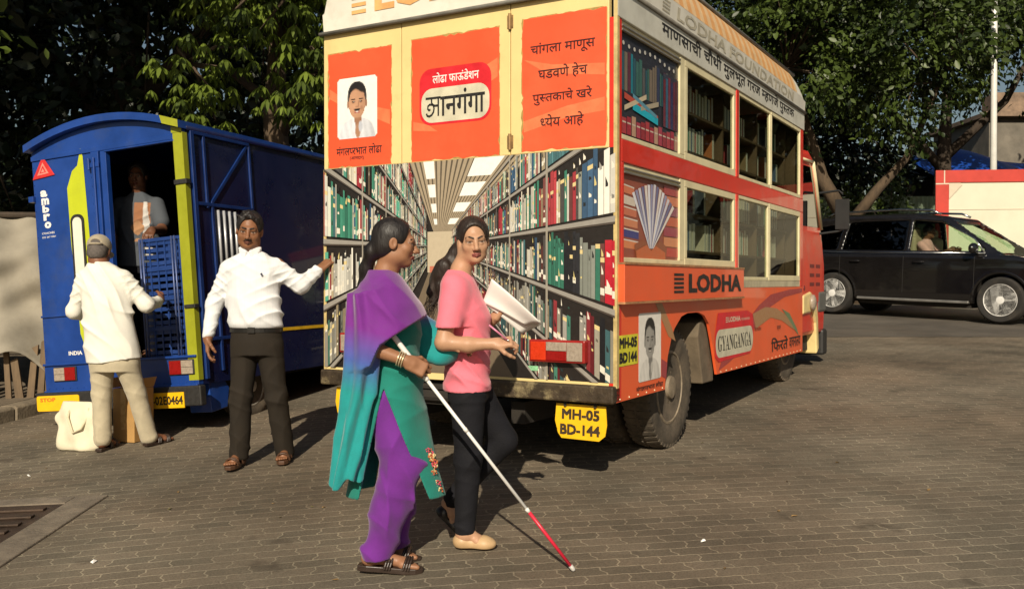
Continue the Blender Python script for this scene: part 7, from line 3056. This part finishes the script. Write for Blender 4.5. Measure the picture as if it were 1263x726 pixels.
hand(S, A(.255, -.38, 1.10), A(.1, -.75, -.5), A(0, -.5, -.85), TSK, side=-1, curl=.45)
for x_ in (-.09, .09):
    S.chain([A(x_, 0, .84), A(x_, -.01, .45), A(x_, .01, .08)], [.09, .06, .04], col=TSK, k=.02)
    foot(S, (x_, .06, .02), (x_ * 1.2, -.18, .012), TSK)
S.build('body', SKIN, tm_)
Hh = Field(.006)
hair_cap(Hh, hc, hR, 1.0, .016)
Hh.build('hair', HAIR, tm_)
T = Field(.007)
T.loft([(1.46, 0, 0, .062, .06), (1.43, 0, 0, .10, .07), (1.39, 0, 0, .165, .095), (1.3, 0, 0, .185, .12), (1.1, 0, -.005, .182, .125), (.9, 0, 0, .18, .125), (.80, 0, 0, .182, .13)], fold=mf, k=.012)
T.chain([A(-.165, 0, 1.345), A(-.215, .02, 1.16)], [.072, .070], k=.03)
T.chain([A(.155, 0, 1.345), A(.225, -.07, 1.19)], [.072, .070], k=.03)


def gcol(V, C):
    g = np.tile(A(.07, .08, .095), (len(V), 1))
    x, y, z = V[:, 0], V[:, 1], V[:, 2]
    front = y < -.03
    q = front & (x > .0) & (x < .13) & (z > 1.18) & (z < 1.36)
    g[q] = A(.30, .13, .06)
    q = front & (x > .075) & (x < .15) & (z > .90) & (z < 1.37) & (np.sin(x * 60 + z * 7) > -.2)
    g[q] = A(.55, .53, .5)
    q = front & (x > -.03) & (x < .09) & (z > 1.02) & (z < 1.2) & (np.sin(x * 45) + np.sin(z * 40) > .1)
    g[q] = A(.38, .2, .10)
    return g


T.build('t_shirt', mat('printed grey jersey', attr=True, rough=.85, vary=.1, scale=20, bump=.15, bscale=160), tm_, colfn=gcol)
J = Field(.007)
J.loft([(.84, 0, 0, .165, .115), (.74, 0, 0, .165, .12)], k=.03)
for x_ in (-.09, .09):
    J.chain([A(x_, 0, .78), A(x_, -.01, .45), A(x_, .01, .07)], [.095, .08, .07], fold=bf, k=.02)
J.build('trousers', DEN, tm_, cut=lambda P: .04 - P[..., 2])
for x_ in (-.09, .09):
    sandal(tm_, (x_, .06, .013), (x_ * 1.2, -.18, .010), BRS, 2, .02)

# ---- driver in the black car ------------------------------------------------
dp = CM @ Vector((.38, .08, .93))
dr = person('driver in a pink shirt seated at the wheel of the black car', tuple(dp))
dr.rotation_euler = (0, 0, yaw_c)
S = Field(.009)
hc, hR = A(0, .0, .62), rot(0, 0)
head(S, hc, hR, TSK, 1.0)
S.chain([hc + A(0, -.02, -.07), A(0, -.06, .48), A(0, -.08, .40)], [.055, .055, .08], col=TSK, k=.03)
S.loft([(.42, 0, -.08, .15, .09), (.1, 0, -.06, .16, .11), (.0, 0, -.03, .17, .13)], col=TSK, k=.05)
S.chain([A(.18, -.08, .38), A(.22, .12, .18), A(.15, .40, .27)], [.05, .04, .03], col=TSK, k=.02)
S.chain([A(-.18, -.08, .38), A(-.22, .12, .18), A(-.15, .40, .27)], [.05, .04, .03], col=TSK, k=.02)
hand(S, A(.15, .40, .27), A(-.1, 1, .2), A(-1, 0, 0), TSK, side=1, curl=.9)
hand(S, A(-.15, .40, .27), A(.1, 1, .2), A(1, 0, 0), TSK, side=-1, curl=.9)
for x_ in (-.1, .1):
    S.chain([A(x_, -.02, .06), A(x_, .42, .06), A(x_, .62, -.3)], [.09, .06, .04], col=TSK, k=.02)
S.build('body', SKIN, dr)
Hh = Field(.009)
hair_cap(Hh, hc, hR, 1.0, .018)
Hh.build('hair', HAIR, dr)
T = Field(.009)
T.loft([(.49, 0, -.06, .07, .06), (.45, 0, -.07, .14, .085), (.38, 0, -.08, .19, .12), (.1, 0, -.06, .19, .13), (.02, 0, -.03, .19, .14)], k=.02)
T.chain([A(.17, -.08, .38), A(.22, .12, .18)], [.075, .06], k=.03)
T.chain([A(-.17, -.08, .38), A(-.22, .12, .18)], [.075, .06], k=.03)
T.build('shirt', cloth('pale pink shirt', (.55, .28, .27)), dr)
J = Field(.009)
for x_ in (-.1, .1):
    J.chain([A(x_, -.04, .06), A(x_, .42, .06), A(x_, .62, -.3)], [.10, .07, .05], k=.02)
J.build('trousers', DEN, dr)

# leaf litter: dry leaves scattered near the kerb
LIT = [mat('dry leaf tan', (.26, .16, .06), .8, vary=.3), mat('dry leaf olive', (.14, .12, .04), .8, vary=.3), mat('paper scrap', (.5, .46, .38), .8)]
r = random.Random(77)
V0 = [(-.5, 0, 0), (-.1, .2, .05), (.3, .14, .08), (.55, 0, .02), (.3, -.15, .09), (-.1, -.2, .04), (0, 0, .0)]
for i in range(26):
    x_, y_ = (r.uniform(-4.2, -.9), r.uniform(5.2, 8.2)) if i < 18 else (r.uniform(.4, 2.6), r.uniform(4.4, 7.0))
    if i >= 24 or i < 3:
        x_, y_ = r.uniform(-2.2, 1.6), r.uniform(4.0, 5.4)
    m = MB()
    s_ = r.uniform(.022, .05)
    m.add([(a * s_, b * s_, c * s_ * r.uniform(.6, 2)) for a, b, c in V0], [(0, 1, 2, 6), (6, 2, 3, 4), (0, 6, 4, 5)])
    o = m.build('fallen_leaf', LIT[0 if i % 3 else 1])
    o.location = (x_, y_, G(x_, y_) + .004)
    o.rotation_euler = (r.uniform(-.2, .2), r.uniform(-.2, .2), r.uniform(0, 6.3))
    tag(o, 'small dry leaf lying on the paving', 'leaf', 'dry leaves lying on the paving')

for i, (x_, y_, lb) in enumerate(((.95, 4.62, 'small white paper scrap on the paving to the right of the cane tip'), (-2.05, 4.55, 'white paper scrap on the paving near the drain cover'), (-3.3, 6.35, 'tiny white scrap on the paving in front of the cloth bag'))):
    m = MB()
    s_ = (.013, .016, .012)[i]
    m.add([(-s_, -s_ * .6, 0), (s_, -s_ * .5, .006), (s_ * .8, s_ * .6, .012), (-s_ * .7, s_ * .7, .004), (0, 0, .014)], [(0, 1, 4), (1, 2, 4), (2, 3, 4), (3, 0, 4)])
    o = m.build('paper_scrap', PAPER)
    o.location = (x_, y_, G(x_, y_) + .003)
    o.rotation_euler = (0, 0, i * 1.3)
    tag(o, lb, 'paper scrap', 'paper scraps on the paving')
